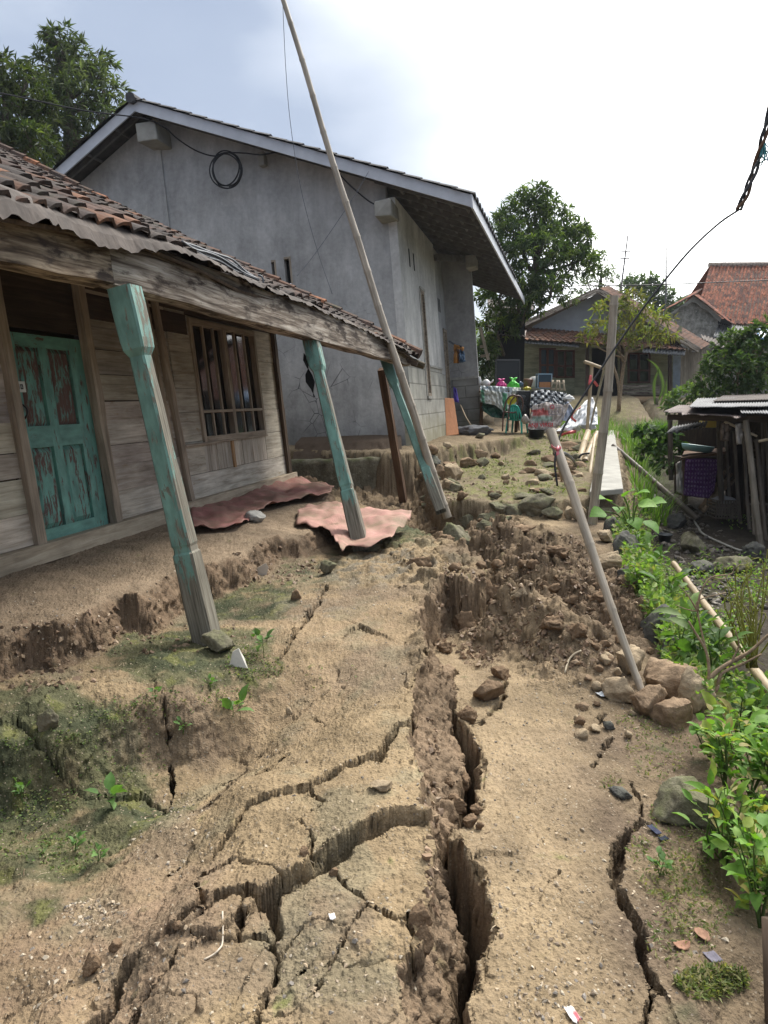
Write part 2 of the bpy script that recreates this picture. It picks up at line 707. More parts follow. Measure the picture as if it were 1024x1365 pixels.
def m_zinc(name, c1, c2, rough=0.55):
    t = NT(name, rough, 0.4)
    v = t.vec(P=False)
    n = t.noise(v, 3.5, 6, 0.68, 0.4)
    f = t.noise(v, 30, 4)
    t.col(t.scale(t.mix(t.rng(n, 0.38, 0.62), c1, c2), t.rng(f, 0.3, 0.7, 0.75, 1.2)))
    t.b.inputs['Metallic'].default_value = 0.25
    t.bump(f, 0.2, 0.004)
    return t.m


M = {}
M['soil'] = m_soil()
M['plank'] = m_wood('weathered_plank', [(0.3, (0.24, 0.205, 0.168)), (0.5, (0.46, 0.415, 0.36)), (0.7, (0.62, 0.585, 0.53))], stain=(0.62, (0.27, 0.195, 0.115)))
M['beamwood'] = m_wood('old_beam', [(0.36, (0.04, 0.03, 0.023)), (0.46, (0.14, 0.11, 0.085)), (0.55, (0.30, 0.26, 0.215)), (0.68, (0.50, 0.46, 0.40))], stain=(0.515, (0.038, 0.026, 0.02)), bump=0.8)
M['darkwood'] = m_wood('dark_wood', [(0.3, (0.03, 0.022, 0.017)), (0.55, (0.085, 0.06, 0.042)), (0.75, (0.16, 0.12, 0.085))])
M['frame'] = m_wood('window_wood', [(0.3, (0.17, 0.135, 0.10)), (0.55, (0.35, 0.29, 0.225)), (0.75, (0.50, 0.44, 0.36))])
M['brownprop'] = m_wood('brown_timber', [(0.3, (0.055, 0.03, 0.018)), (0.55, (0.12, 0.07, 0.042)), (0.75, (0.21, 0.13, 0.08))])
M['sill'] = m_wood('bleached_sill', [(0.3, (0.26, 0.21, 0.15)), (0.55, (0.44, 0.37, 0.275)), (0.75, (0.56, 0.49, 0.39))])
M['post'] = m_paint('post_paint', (0.155, 0.29, 0.25), (0.085, 0.075, 0.058), 0.50, (0.25, 0.235, 0.19))
M['door'] = m_paint('door_paint', (0.145, 0.33, 0.275), (0.10, 0.06, 0.052), 0.54, (0.17, 0.105, 0.09))
M['stucco'] = m_stucco()
M['block'] = m_block()
M['concrete'] = m_plain('concrete', (0.36, 0.35, 0.32), 0.9, 0.25, 9, 0.35)
M['whiteconc'] = m_plain('pale_concrete', (0.30, 0.292, 0.262), 0.9, 0.25, 5, 0.3)
M['fascia'] = m_plain('fascia_paint', (0.50, 0.52, 0.56), 0.6, 0.12, 5, 0.1)
M['roofdark'] = m_plain('roof_underside', (0.075, 0.072, 0.07), 0.8, 0.3, 8, 0.2)
M['rafter'] = m_plain('rafter_grey', (0.15, 0.145, 0.14), 0.75, 0.3, 8, 0.2)
M['greyroof'] = m_tile('grey_roof_tiles', 0.1, (0.05, 0.05, 0.055))
M['tile'] = m_tile('old_clay_tile', 0.35, (0.036, 0.03, 0.027))
M['redtile'] = m_tile('red_clay_tile', 0.0, (0.11, 0.045, 0.03))
M['browntile'] = m_tile('mossy_tile', 0.35, (0.09, 0.05, 0.038))
M['rock_brown'] = m_rock('brown_stone', (0.17, 0.115, 0.072), (0.34, 0.25, 0.165))
M['rock_grey'] = m_rock('grey_stone', (0.06, 0.06, 0.058), (0.15, 0.145, 0.13), 0.35)
M['rock_moss'] = m_rock('mossy_stone', (0.12, 0.11, 0.075), (0.25, 0.225, 0.165), 0.75)
M['rock_tan'] = m_rock('tan_stone', (0.24, 0.18, 0.115), (0.42, 0.34, 0.235))
M['clod'] = m_rock('earth_clod', (0.15, 0.10, 0.062), (0.235, 0.165, 0.105))
M['leaf'] = m_leaf('leaf')
M['bark'] = m_rock('bark', (0.06, 0.05, 0.04), (0.16, 0.135, 0.105))
M['paletwig'] = m_rock('pale_bark', (0.19, 0.135, 0.085), (0.33, 0.25, 0.17))
M['bamboo'] = m_bamboo('grey_bamboo', (0.23, 0.195, 0.15), (0.43, 0.38, 0.31))
M['bamboo_dark'] = m_bamboo('dark_bamboo', (0.075, 0.062, 0.05), (0.17, 0.14, 0.11))
M['bamboo_tan'] = m_bamboo('tan_bamboo', (0.33, 0.25, 0.155), (0.52, 0.42, 0.285))


def m_tarp(name, c, dirt):
    t = NT(name, 0.75, 0.2)
    v = t.vec(P=False)
    a = t.noise(v, 3.2, 6, 0.68, 0.5)
    b = t.noise(v, 22, 5, 0.6)
    col = t.scale((*c, 1) if False else t.mix(0.0, c, c), t.rng(b, 0.25, 0.75, 0.8, 1.18))
    col = t.mix(t.math('MULTIPLY', t.rng(t.math('ADD', a, t.math('MULTIPLY', b, 0.25)), 0.52, 0.78), dirt), col, (0.21, 0.155, 0.105))
    t.col(col)
    t.bump(b, 0.35, 0.006)
    return t.m


M['tarp'] = m_tarp('red_tarp', (0.36, 0.165, 0.145), 0.85)
M['tarp_top'] = m_tarp('dusty_tarp', (0.40, 0.225, 0.19), 1.0)
M['zinc'] = m_zinc('zinc_sheet', (0.095, 0.098, 0.10), (0.18, 0.185, 0.19), 0.7)
M['rust'] = m_zinc('rusty_sheet', (0.085, 0.065, 0.06), (0.20, 0.16, 0.145), 0.75)
M['tin'] = m_zinc('brown_tin', (0.042, 0.033, 0.029), (0.092, 0.074, 0.064), 0.8)
M['cable'] = m_plain('black_cable', (0.02, 0.02, 0.022), 0.45, 0.2, 20, 0)
M['wire'] = m_plain('grey_wire', (0.11, 0.12, 0.135), 0.4, 0.3, 20, 0)
M['greenwall'] = m_wood('green_boards', [(0.3, (0.16, 0.165, 0.105)), (0.5, (0.26, 0.27, 0.18)), (0.7, (0.34, 0.345, 0.24))])
M['greygable'] = m_plain('grey_gable', (0.32, 0.34, 0.37), 0.85, 0.12, 3, 0.1)
M['redwood'] = m_plain('red_window_wood', (0.10, 0.035, 0.022), 0.6, 0.25, 10, 0.1)
M['bluewall'] = m_plain('pale_blue_paint', (0.42, 0.50, 0.60), 0.8, 0.25, 5, 0.2)
M['mould'] = m_rock('mouldy_plaster', (0.12, 0.115, 0.10), (0.44, 0.42, 0.38))
M['attr'] = m_plain('painted', (0.5, 0.5, 0.5), 0.6, 0.15, 15, 0.1, useattr=True)
M['plastic'] = m_plain('plastic', (0.5, 0.5, 0.5), 0.35, 0.06, 8, 0, 0.5, useattr=True)
M['cloth'] = m_plain('cloth', (0.5, 0.5, 0.5), 0.9, 0.15, 25, 0.3, 0.1, useattr=True)
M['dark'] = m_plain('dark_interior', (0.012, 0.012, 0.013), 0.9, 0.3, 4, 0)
M['hill'] = m_plain('forested_hill', (0.045, 0.075, 0.04), 1.0, 0.3, 0.02, 0)
g = NT('dark_glass', 0.08, 0.6)
g.col((0.012, 0.014, 0.016))
M['glass'] = g.m
g = NT('blue_glass', 0.12, 0.6)
g.col((0.03, 0.055, 0.085))
M['blueglass'] = g.m
# ------------------------------------------------------------------ terrain


def uv(X, Y):
    Yc = np.maximum(Y, 0.6)
    return X / Yc, np.log(Yc)


def ctrl(lst):
    a = np.array([PZ(*q) for q in lst])
    u, v = uv(a[:, 0], a[:, 1])
    return u, v, a[:, 2]


def shep(cu, X, Y, eps=0.03):
    u, v = uv(X, Y)
    num = np.zeros(np.shape(X))
    den = np.zeros(np.shape(X))
    for a, b, z in zip(*cu):
        w = 1.0 / ((u - a) ** 2 + (0.75 * (v - b)) ** 2 + eps ** 2) ** 2
        num += w * z
        den += w
    return num / den


def sdpoly(X, Y, poly):
    """signed distance, negative inside"""
    d2 = np.full(np.shape(X), 1e9)
    ins = np.zeros(np.shape(X), bool)
    k = len(poly)
    for i in range(k):
        ax, ay = poly[i]
        bx, by = poly[(i + 1) % k]
        ex, ey = bx - ax, by - ay
        t = np.clip(((X - ax) * ex + (Y - ay) * ey) / (ex * ex + ey * ey + 1e-12), 0, 1)
        d2 = np.minimum(d2, (X - ax - t * ex) ** 2 + (Y - ay - t * ey) ** 2)
        if ay != by:
            c = ((ay > Y) != (by > Y)) & (X < ex * (Y - ay) / (ey) + ax)
            ins ^= c
    d = np.sqrt(d2)
    return np.where(ins, -d, d)


def sdline(X, Y, line, par):
    """distance to a polyline, interpolated parameter, side (+ left of travel)"""
    best = np.full(np.shape(X), 1e9)
    pv = np.zeros(np.shape(X))
    sd = np.zeros(np.shape(X))
    for i in range(len(line) - 1):
        ax, ay = line[i]
        ex, ey = line[i + 1][0] - ax, line[i + 1][1] - ay
        t = np.clip(((X - ax) * ex + (Y - ay) * ey) / (ex * ex + ey * ey + 1e-12), 0, 1)
        dx, dy = X - ax - t * ex, Y - ay - t * ey
        d = dx * dx + dy * dy
        m = d < best
        best = np.where(m, d, best)
        pv = np.where(m, par[i] + t * (par[i + 1] - par[i]), pv)
        sd = np.where(m, np.sign(ex * dy - ey * dx), sd)
    return np.sqrt(best), pv, sd


def pz2(lst, z=None):
    return [tuple(PZ(q[0], q[1], q[2] if z is None else z)[:2]) for q in lst]


CL = ctrl([(500, 1365, 0), (300, 1365, -.03), (100, 1365, -.14), (0, 1365, -.19), (-300, 1365, -.22), (480, 1200, .02), (300, 1250, -.03), (200, 1150, -.14),
           (100, 1170, -.19), (0, 1200, -.19), (-200, 1250, -.2), (500, 1050, .05), (350, 1030, .02), (240, 1050, -.10), (280, 990, -.07), (500, 950, .08), (400, 950, .05),
           (340, 950, .0), (500, 870, .12), (430, 880, .10), (380, 900, .05), (560, 870, .13), (540, 800, .17), (450, 820, .14), (400, 840, .11), (350, 870, .06),
           (600, 780, .18), (520, 750, .19), (580, 735, .18), (430, 770, .14), (490, 738, .16), (380, 800, .12), (285, 860, .07), (330, 830, .08), (0, 935, .05),
           (60, 940, .06), (120, 905, .07), (200, 875, .07), (60, 915, .06), (250, 850, .07), (0, 966, .04), (60, 960, .05), (130, 932, .06), (200, 914, .06),
           (265, 918, .05), (60, 1050, -.09), (150, 1030, -.06), (230, 990, -.05), (0, 1080, -.09), (0, 1190, -.19), (146, 1121, -.17), (195, 1060, -.13),
           (234, 1043, -.12), (300, 984, -.07), (-200, 1000, .0), (-300, 1150, -.1), (460, 700, .2), (400, 735, .18), (550, 705, .14)])
CR = ctrl([(700, 1365, -.07), (720, 1200, -.09), (720, 1050, -.11), (720, 950, -.12), (700, 880, -.13), (650, 880, -.2), (660, 840, -.15), (650, 800, -.06), (690, 822, .02),
           (730, 838, .01), (790, 868, -.04), (600, 720, -.2), (650, 752, -.2), (700, 792, -.2), (750, 822, -.22), (800, 845, -.2), (640, 700, .02), (700, 742, -.02),
           (760, 785, -.06), (830, 810, -.08), (850, 840, -.1), (700, 700, .08), (640, 690, .07), (780, 720, .05), (820, 765, .0), (740, 690, .1), (690, 680, .12), (850, 900, -.12),
           (900, 915, -.16), (900, 1000, -.15), (900, 1100, -.15), (950, 1250, -.14), (900, 1330, -.12), (1000, 1365, -.2), (860, 950, -.13), (1020, 1200, -.3),
           (580, 700, -.2), (545, 690, -.25), (540, 650, -.15), (480, 665, .0), (430, 655, .05), (600, 650, .18), (570, 630, .2), (615, 625, .28), (640, 660, .16), (800, 690, .05), (460, 640, .05), (1300, 1300, -.4)])
CT = ctrl([(620, 655, .24), (690, 662, .27), (770, 662, .3), (620, 625, .28), (700, 640, .27), (650, 610, .28), (720, 600, .42), (790, 590, .42), (720, 583, .58), (790, 575, .54), (740, 565, .66)])
CP = ctrl([(0, 765, .37), (150, 715, .37), (250, 690, .37), (385, 640, .37), (-400, 900, .37), (0, 850, .3), (123, 822, .3), (225, 776, .3), (330, 745, .32), (433, 707, .3), (450, 660, .32),
           (300, 700, .36), (-400, 960, .3)])
PORCH = pz2([(-900, 1120, .3), (-400, 960, .3), (0, 850, .3), (40, 838, .3), (70, 842, .3), (123, 822, .3), (160, 800, .3), (197, 796, .3), (225, 776, .3), (243, 766, .3), (282, 759, .3), (331, 745, .3), (370, 722, .3),
             (400, 722, .3), (433, 707, .3), (455, 690, .3), (445, 660, .3), (405, 640, .36)]) + [(-1.6, 11.2), (-6, 12.5), (-9, 6)]
LPOLY = pz2([(548, 1470, 0), (540, 1365, 0), (535, 1300, .01), (560, 1250, .02), (566, 1200, .02), (572, 1150, .03), (570, 1100, .04), (566, 1060, .05), (557, 1020, .06), (548, 985, .07), (550, 950, .08),
             (560, 900, .1), (566, 868, .12), (562, 840, .14), (566, 812, .16), (580, 795, .16), (592, 780, .17), (615, 786, .17), (640, 782, .16), (655, 768, .16), (640, 748, .16), (612, 730, .17), (585, 722, .17), (560, 705, .15),
             (520, 690, .15), (470, 660, .2)]) + [(-2, 10.5), (-12, 9), (-12, -4), (0.1, -4)]
TPOLY = pz2([(585, 668, .2), (640, 672, .24), (690, 668, .27), (740, 670, .28), (790, 664, .3), (836, 655, .3), (830, 610, .3), (826, 575, .4)]) + [(9.5, 26), (12, 40), (-3, 40), (-1, 13.2), (0.6, 12.6)]
UPOLY = pz2([(542, 612, .55), (600, 597, .62), (640, 588, .65), (690, 583, .66), (701, 581, .66)]) + [(4.3, 19.5), (6, 26), (-3, 40), (-30, 40), (-30, 13), (-2.2, 12.6)]
EDGE = pz2([(1400, 1500, -.35), (1080, 1330, -.22), (1010, 1200, -.2), (965, 1060, -.18), (935, 960, -.17), (905, 890, -.15), (880, 830, -.12), (852, 770, -.08), (828, 715, .0), (815, 690, .05), (822, 655, .3), (832, 620, .35), (826, 575, .45)]) + [(9.2, 26), (11, 34)]
EDGEPOLY = EDGE + [(-60, 60), (-60, -8), (3.5, -8)]

TRENCH = pz2([(548, 682, -.05), (575, 702, -.05), (610, 726, -.05), (645, 750, -.08), (690, 782, -.08), (740, 812, -.08), (790, 838, -.08), (835, 858, -.1)])
TRP = [.10, .24, .29, .27, .25, .22, .16, .04]
RIDGE = pz2([(640, 812, 0), (662, 800, .03), (690, 812, .04), (722, 832, .03), (755, 850, .02), (795, 872, 0), (830, 890, -.05)])
RIP = [.0, .13, .16, .15, .13, .10, .03]

CREST = pz2([(-400, 1015, .04), (-100, 985, .04), (0, 972, .04), (60, 964, .05), (130, 942, .05), (200, 926, .06), (262, 926, .05), (300, 910, .05), (345, 884, .06), (400, 852, .09)])
CRP = [1, 1, 1, 1, 1, 1, 1, .7, .4, .0]

# cracks: list of (px, py, half width in px, depth m), step = how much higher the far side stands
LZ = 0.0
CRACKS = [
    ([(562, 1102, 8, .05), (530, 1103, 10, .07), (500, 1114, 11, .08), (470, 1130, 12, .09), (445, 1147, 12, .1), (415, 1160, 9, .09), (390, 1168, 7, .08), (368, 1180, 6, .08)], .055, 0.02),
    ([(250, 1044, 1.5, .015), (301, 1032, 2.5, .03), (355, 1006, 3, .03), (387, 993, 1, .01)], .03, -.02),
    ([(293, 1098, 4, .04), (328, 1071, 3.5, .04), (359, 1058, 2, .03), (410, 1053, 3, .04), (434, 1045, 5, .06), (469, 1028, 5, .06), (500, 1017, 4, .06), (508, 1018, 6, .1), (516, 1000, 7, .12), (531, 987, 3, .05), (547, 983, 4, .06), (553, 960, 2, .04)], .035, .03),
    ([(410, 1053, 2.5, .04), (414, 1069, 2, .03), (426, 1077, 2.5, .03), (410, 1090, 1.5, .02), (396, 1096, 2, .02), (412, 1110, 2, .03), (416, 1133, 2.5, .03), (414, 1158, 2, .04)], 0, .02),
    ([(324, 1114, 2, .03), (318, 1137, 2.5, .04), (344, 1151, 3, .04), (363, 1172, 3, .05), (370, 1180, 3, .05)], 0, .0),
    ([(318, 1137, 2, .03), (270, 1151, 2, .03), (266, 1180, 3.5, .05), (273, 1203, 6, .09), (262, 1219, 8, .12), (240, 1238, 6, .1), (227, 1247, 4, .06)], .015, -.02),
    ([(273, 1202, 5, .08), (293, 1185, 7, .09), (316, 1184, 6, .09), (348, 1192, 7, .1), (362, 1186, 8, .12), (364, 1205, 8, .12), (367, 1223, 7, .1), (359, 1236, 6, .08)], .03, .02),
    ([(330, 1190, 4, .09), (322, 1210, 4.5, .1), (313, 1233, 4, .09)], 0, .0),
    ([(256, 1236, 2.5, .05), (297, 1238, 3, .05), (330, 1235, 3, .05), (359, 1237, 4, .06)], .01, .0),
    ([(286, 1216, 1.5, .03), (276, 1235, 1.5, .03)], 0, 0),
    ([(359, 1237, 4, .07), (367, 1266, 8, .12), (358, 1290, 4, .08), (344, 1319, 5, .08), (334, 1345, 9, .12), (330, 1400, 9, .12)], -.03, .03),
    ([(367, 1266, 4, .06), (381, 1252, 3, .04), (398, 1233, 2, .03), (440, 1232, 1.2, .015), (469, 1231, 1, .01)], 0, .01),
    ([(442, 1150, 4, .06), (449, 1172, 3.5, .06), (457, 1192, 3.5, .06), (480, 1204, 2.5, .04), (500, 1216, 3.5, .06), (535, 1227, 5, .07), (562, 1223, 3, .05)], 0, .0),
    ([(490, 1208, 3, .05), (473, 1236, 3, .05), (453, 1253, 3, .05), (435, 1284, 2.5, .05), (423, 1317, 2.5, .04), (386, 1331, 1.5, .03), (345, 1331, 1.5, .02)], 0, .01),
    ([(234, 1245, 4, .06), (219, 1268, 3.5, .06), (180, 1295, 3, .05), (160, 1325, 3, .05), (145, 1350, 2.5, .05), (132, 1380, 2.5, .04)], .0, .015),
    ([(40, 1400, 7, .12), (66, 1362, 8, .13), (109, 1322, 9, .14), (133, 1305, 8, .13), (145, 1290, 6, .1), (150, 1265, 7, .13), (172, 1245, 7, .13), (190, 1242, 3, .05), (227, 1240, 4, .06)], .025, .0),
    ([(220, 940, 2, .06), (223, 984, 3, .1), (219, 1024, 3, .08)], 0, 0),
    ([(437, 803, 3, .06), (418, 834, 3.5, .07), (391, 867, 2, .04), (370, 885, 1.5, .02)], .03, .03),
    ([(505, 872, 3, .03), (480, 862, 3, .03), (455, 875, 2, .02)], .02, .0),
    ([(20, 968, 2.5, .05), (60, 985, 3, .06), (110, 992, 1.5, .03), (180, 985, 2, .04), (215, 1000, 2.5, .06)], .02, .03),
    ([(568, 900, 4, .08), (571, 915, 3, .06)], 0, 0),
    ([(548, 1224, 3, .05), (551, 1255, 4, .07), (549, 1275, 3, .04)], 0, 0),
    ([(262, 1001, 1, .01), (330, 970, 1.2, .012), (420, 930, 1, .01)], .0, 0),
    ([(215, 1130, 1, .01), (250, 1110, 1.2, .012), (275, 1085, 1, .01)], 0, 0),
    # right-hand strip of the path
    ([(873, 1087, 5, .04), (856, 1080, 7, .06), (838, 1092, 10, .12), (825, 1122, 11, .18), (818, 1170, 8, .18), (836, 1200, 7, .13), (856, 1226, 7, .14), (866, 1268, 6, .12), (885, 1312, 5, .1)], -.02, .03),
    ([(874, 1312, 4, .07), (868, 1340, 4, .07), (858, 1380, 4, .06)], 0, 0),
    ([(807, 945, 6, .1), (795, 958, 3, .06), (783, 967, 3, .05)], 0, 0),
    ([(812, 975, 4, .06), (800, 1000, 3, .06), (793, 1018, 3, .04)], 0, 0),
    ([(841, 1028, 3, .04), (852, 1050, 4, .06), (858, 1072, 4, .06)], 0, 0),
    ([(662, 893, 3, .04), (674, 903, 4, .08), (672, 920, 5, .1), (664, 938, 5, .1), (648, 950, 4, .08), (638, 962, 4, .08)], 0, 0),
    ([(745, 1165, 1, .01), (718, 1200, 1.2, .012)], 0, 0),
]


def prep_cracks():
    out = []
    for pts, stp, zz in CRACKS:
        right = pts[0][0] > 640
        z0 = -.1 if right else zz
        w = [PZ(q[0], q[1], z0) for q in pts]
        line = [tuple(p[:2]) for p in w]
        hw = [.78 * q[2] / F * math.dist(p, CAM) for q, p in zip(pts, w)]
        dp = [q[3] for q in pts]
        out.append((line, [h * (.72 if q[2] < 4.2 else 1) for h, q in zip(hw, pts)], [d * (1.7 if q[2] < 4.2 else 1) for d, q in zip(dp, pts)], stp * (1 if abs(stp) > .05 else .6)))
    return out


CR_W = prep_cracks()
# the big fissure: three edges followed down the path
FT = [(548, 1470, 0), (540, 1365, 0), (533, 1300, .01), (560, 1250, .02), (566, 1200, .02), (572, 1150, .03), (570, 1100, .04), (566, 1060, .05), (557, 1020, .06), (548, 985, .07), (550, 950, .08), (560, 900, .1), (568, 872, .12)]
FL_ = [(600, 1480, -.15), (605, 1365, -.15), (612, 1321, -.15), (603, 1267, -.14), (616, 1233, -.14), (600, 1190, -.13), (588, 1150, -.13), (588, 1105, -.12), (604, 1080, -.12), (606, 1045, -.12), (612, 1023, -.12), (606, 960, -.1), (599, 908, -.1), (606, 888, -.1)]
FR_ = [(640, 1480, -.08), (622, 1365, -.08), (624, 1340, -.08), (651, 1292, -.08), (657, 1253, -.09), (661, 1214, -.09), (641, 1155, -.09), (606, 1121, -.09), (640, 1072, -.1), (645, 1038, -.1), (629, 980, -.11), (622, 965, -.1), (608, 940, -.11), (603, 908, -.12), (609, 888, -.12)]


def xs_of(lst):
    a = np.array([PZ(*q) for q in lst])
    o = np.argsort(a[:, 1])
    return a[o, 1], a[o, 0]


FTw, FLw, FRw = xs_of(FT), xs_of(FL_), xs_of(FR_)
FY0, FY1 = 0.0, float(PZ(606, 888, -.1)[1])


def blob(X, Y, lst, z=0.0):
    """soft spots given by picture place, radius in px"""
    r = np.zeros(np.shape(X))
    u, v = uv(X, Y)
    for px, py, rx, ry, a in lst:
        p = PZ(px, py, z)
        q = PZ(px, py - ry, z)
        q2 = PZ(px, py + ry, z)
        u0, v0 = p[0] / p[1], math.log(max(p[1], .6))
        dv = (math.log(max(q[1], .6)) - math.log(max(q2[1], .6))) / 2
        d2 = ((u - u0) / (rx / F)) ** 2 + ((v - v0) / dv) ** 2
        r = np.maximum(r, a * np.clip(1.35 - d2 * 0.75, 0, 1))
    return r


DUG = [(640, 720, 60, 30, 1), (700, 760, 90, 45, 1), (760, 800, 90, 45, 1), (820, 800, 60, 40, 1), (680, 820, 60, 35, .8), (590, 690, 45, 40, .9), (560, 660, 60, 40, .9), (620, 640, 40, 25, .6), (760, 860, 60, 30, .6), (660, 690, 40, 20, .5), (480, 650, 60, 22, .8)]
MOSS = [(230, 890, 100, 40, 1.0), (120, 1010, 120, 60, .9), (40, 990, 80, 60, .9), (330, 820, 80, 28, .9), (300, 880, 70, 30, .8), (90, 970, 90, 26, .8), (60, 1050, 100, 70, .85), (170, 1010, 90, 50, .7), (420, 790, 60, 25, .6), (520, 735, 60, 24, .7), (560, 715, 50, 20, .8), (340, 900, 60, 25, .55),
        (150, 900, 60, 22, .5), (30, 1120, 70, 50, .6), (470, 770, 80, 25, .45), (90, 1100, 60, 40, .5), (940, 1310, 80, 40, .35), (900, 1000, 60, 50, .3), (930, 1120, 80, 60, .3), (640, 880, 30, 20, .15)]
TMOSS = [(650, 625, 50, 14, .8), (740, 610, 70, 22, .7), (700, 650, 110, 14, .75), (720, 635, 60, 14, .5), (790, 570, 60, 10, .9), (640, 640, 30, 12, .4)]


def H(X, Y, full=False):
    X = np.asarray(X, float)
    Y = np.asarray(Y, float)
    sc = np.clip(Y / 4.0, 0.5, 2.5)
    wx = fbm(X * 3.1, Y * 3.1, 4, 1) * .035 + fbm(X * 10, Y * 10, 2, 9) * .008
    wy = fbm(X * 3.1, Y * 3.1, 4, 21) * .035 + fbm(X * 10, Y * 10, 2, 29) * .008
    Xj, Yj = X + wx, Y + wy
    zl, zr = shep(CL, X, Y), shep(CR, X, Y)
    dug = blob(X, Y, DUG)
    # loosened soil: lumps of two sizes
    near = (Y < 14) & (np.abs(X) < 6)
    lump = np.zeros(X.shape)
    if near.any():
        xs, ys = X[near] + wx[near], Y[near] + wy[near]
        d1, r1 = cells(xs * 6.5, ys * 6.5, 1)
        d2, r2 = cells(xs * 15, ys * 15, 2)
        d3, r3 = cells(xs * 34, ys * 34, 3)
        l = (.07 * (.3 + r1) * np.sqrt(np.clip(1 - (d1 / .62) ** 2, 0, 1)) + .04 * (.2 + r2) * np.sqrt(np.clip(1 - (d2 / .6) ** 2, 0, 1)) + .016 * r3 * np.sqrt(np.clip(1 - (d3 / .6) ** 2, 0, 1)))
        lump[near] = l
    dt, pt_, _ = sdline(X + wx * 1.5, Y + wy * 1.5, TRENCH, TRP)
    zr = zr - pt_ * np.exp(-(dt / .24) ** 2)
    dr, pr_, _ = sdline(X + wx * 2, Y + wy * 2, RIDGE, RIP)
    zr = zr + pr_ * np.exp(-(dr / .20) ** 2) * (1 + .5 * pn(X * 5, Y * 5, 45))
    zr = zr + dug * (lump * 1.25 - .03 + .09 * fbm(X * 2.2, Y * 2.2, 4, 40) + .05 * np.abs(fbm(X * 5, Y * 5, 3, 41)))
    churn = blob(X, Y, [(600, 760, 70, 45, 1), (560, 740, 60, 30, .7), (500, 760, 70, 25, .4), (590, 850, 40, 50, .6)], .15)
    zl = zl + churn * (.8 * lump + .05 * fbm(X * 3, Y * 3, 4, 42))
    db, fb, sb = sdline(Xj, Yj, CREST, CRP)
    low = db * np.where(sb < 0, 1, -1)
    zl = zl + fb * (.05 * sstep(.02, -.10, low) - .17 * sstep(.0, .26, low) * sstep(1.0, .35, low)) + .03 * fb * sstep(.6, .2, db) * fbm(X * 4, Y * 4, 4, 49)
    hair = fbm(X * 1.7 + wx * 2, Y * 1.7 + wy * 2, 3, 47)
    zl = zl - .012 * sstep(.022, .006, np.abs(hair)) * sstep(4.6, 3.8, Y) * sstep(-.1, .15, pn(X * 1.1, Y * 1.1, 48))
    sdl = sdpoly(Xj, Yj, LPOLY)
    kL = sstep(.03, -.03, sdl)
    # fissure profile between the left block edge and the path strip
    inr = Y < FY1 + .15
    xt = np.interp(Y, *FTw) + wx * .9
    xl = np.interp(Y, *FLw) + wx * 1.2
    xr = np.interp(Y, *FRw) + wx * .9 + .016 * pn(Y * 7, Y * 0 + 3.3, 5)
    t = np.clip((X - xt) / np.maximum(xl - xt, .02), 0, 1)
    rag = np.clip(fbm(X * 14, Y * 6, 2, 61), -1, 1)
    slope = zl - .20 * t ** 0.8 * (1 + .15 * pn(Y * 3, X * 2, 62)) - .05 * sstep(0, .12, t) + .02 * rag * np.sin(np.pi * np.clip(t, 0, 1))
    zf = np.where(X < xt, zl, np.where(X < xl, slope, zr))
    inside = (X >= xl) & (X < xr + .02)
    wdt = np.maximum(xr - xl, .01)
    q = np.clip((X - xl) / wdt, 0, 1)
    fill = .30 * np.exp(-((Y - 2.62) / .16) ** 2) + .10 * pn(Y * 4, X * 3, 64)
    pit = np.minimum(np.interp(Y, [0, 1.5, 2.0, 2.5, 3, 3.6, 4.0], [.8, .95, .95, .55, .7, .55, .25]) - fill, 8 * wdt)
    prof = np.minimum(sstep(0, .3, q), sstep(1.0, .8, q)) + .08 * rag * sstep(0, .3, q)
    zin = (slope * (1 - q) + zr * q) - np.maximum(pit, .03) * prof
    zf = np.where(inside, zin, zf)
    fade = sstep(FY1 + .12, FY1 - .15, Y)
    z = np.where(inr, fade * zf + (1 - fade) * (zl * kL + zr * (1 - kL)), zl * kL + zr * (1 - kL))
    isL = np.where(inr & (fade > .5), (X < xt).astype(float), kL)
    wall = np.where(inr & (fade > .3), ((X > xt + .0) & (X < xr)).astype(float), sstep(.10, .0, np.abs(sdl)))
    # terrace in front of the far houses, then the pad the grey house and the stall stand on
    kT = sstep(.06, -.06, sdpoly(Xj, Yj, TPOLY)) * (1 - kL)
    zt = shep(CT, X, Y) + .03 * fbm(X * 1.5, Y * 1.5, 4, 70) + .03 * np.clip(fbm(X * 4, Y * 4, 3, 71), 0, 1)
    z = z * (1 - kT) + zt * kT
    sdu = sdpoly(X + wx * 3, Y + wy * 3, UPOLY)
    kU = sstep(.10, -.10, sdu)
    z = z * (1 - kU) + (.64 + .02 * fbm(X, Y, 3, 72)) * kU
    # porch floor
    sdp = sdpoly(X + .8 * wx, Y + .8 * wy, PORCH)
    kP = sstep(.06, -.045, sdp + .03 * lump / .08 * 0)
    zp = shep(CP, X, Y) + .012 * fbm(X * 3, Y * 3, 4, 73)
    zp = zp - .06 * sstep(-.14, 0, sdp) * (0.5 + fbm(X * 7, Y * 7, 2, 74))
    z = z * (1 - kP) + zp * kP
    face = sstep(.12, .02, np.abs(sdp))
    # gully to the right
    sde = sdpoly(Xj, Yj, EDGEPOLY)
    zg = -.82 + .05 * fbm(X * .8, Y * .8, 4, 80) + .02 * fbm(X * 5, Y * 5, 3, 81)
    zg = zg + sstep(13.5, 21, Y) * 1.35 + .35 * sstep(2, 7, X - 2.2 - .55 * Y) * sstep(9, 6, Y)
    kG = sstep(.0, .62, sde)
    z = z * (1 - kG) + zg * kG
    # rise to the far yard and beyond
    far = sstep(25, 31, Y) * 1.0
    z = z + np.maximum(0, .95 - np.maximum(z - .65, 0)) * far
    z = z + sstep(45, 160, Y) * 3
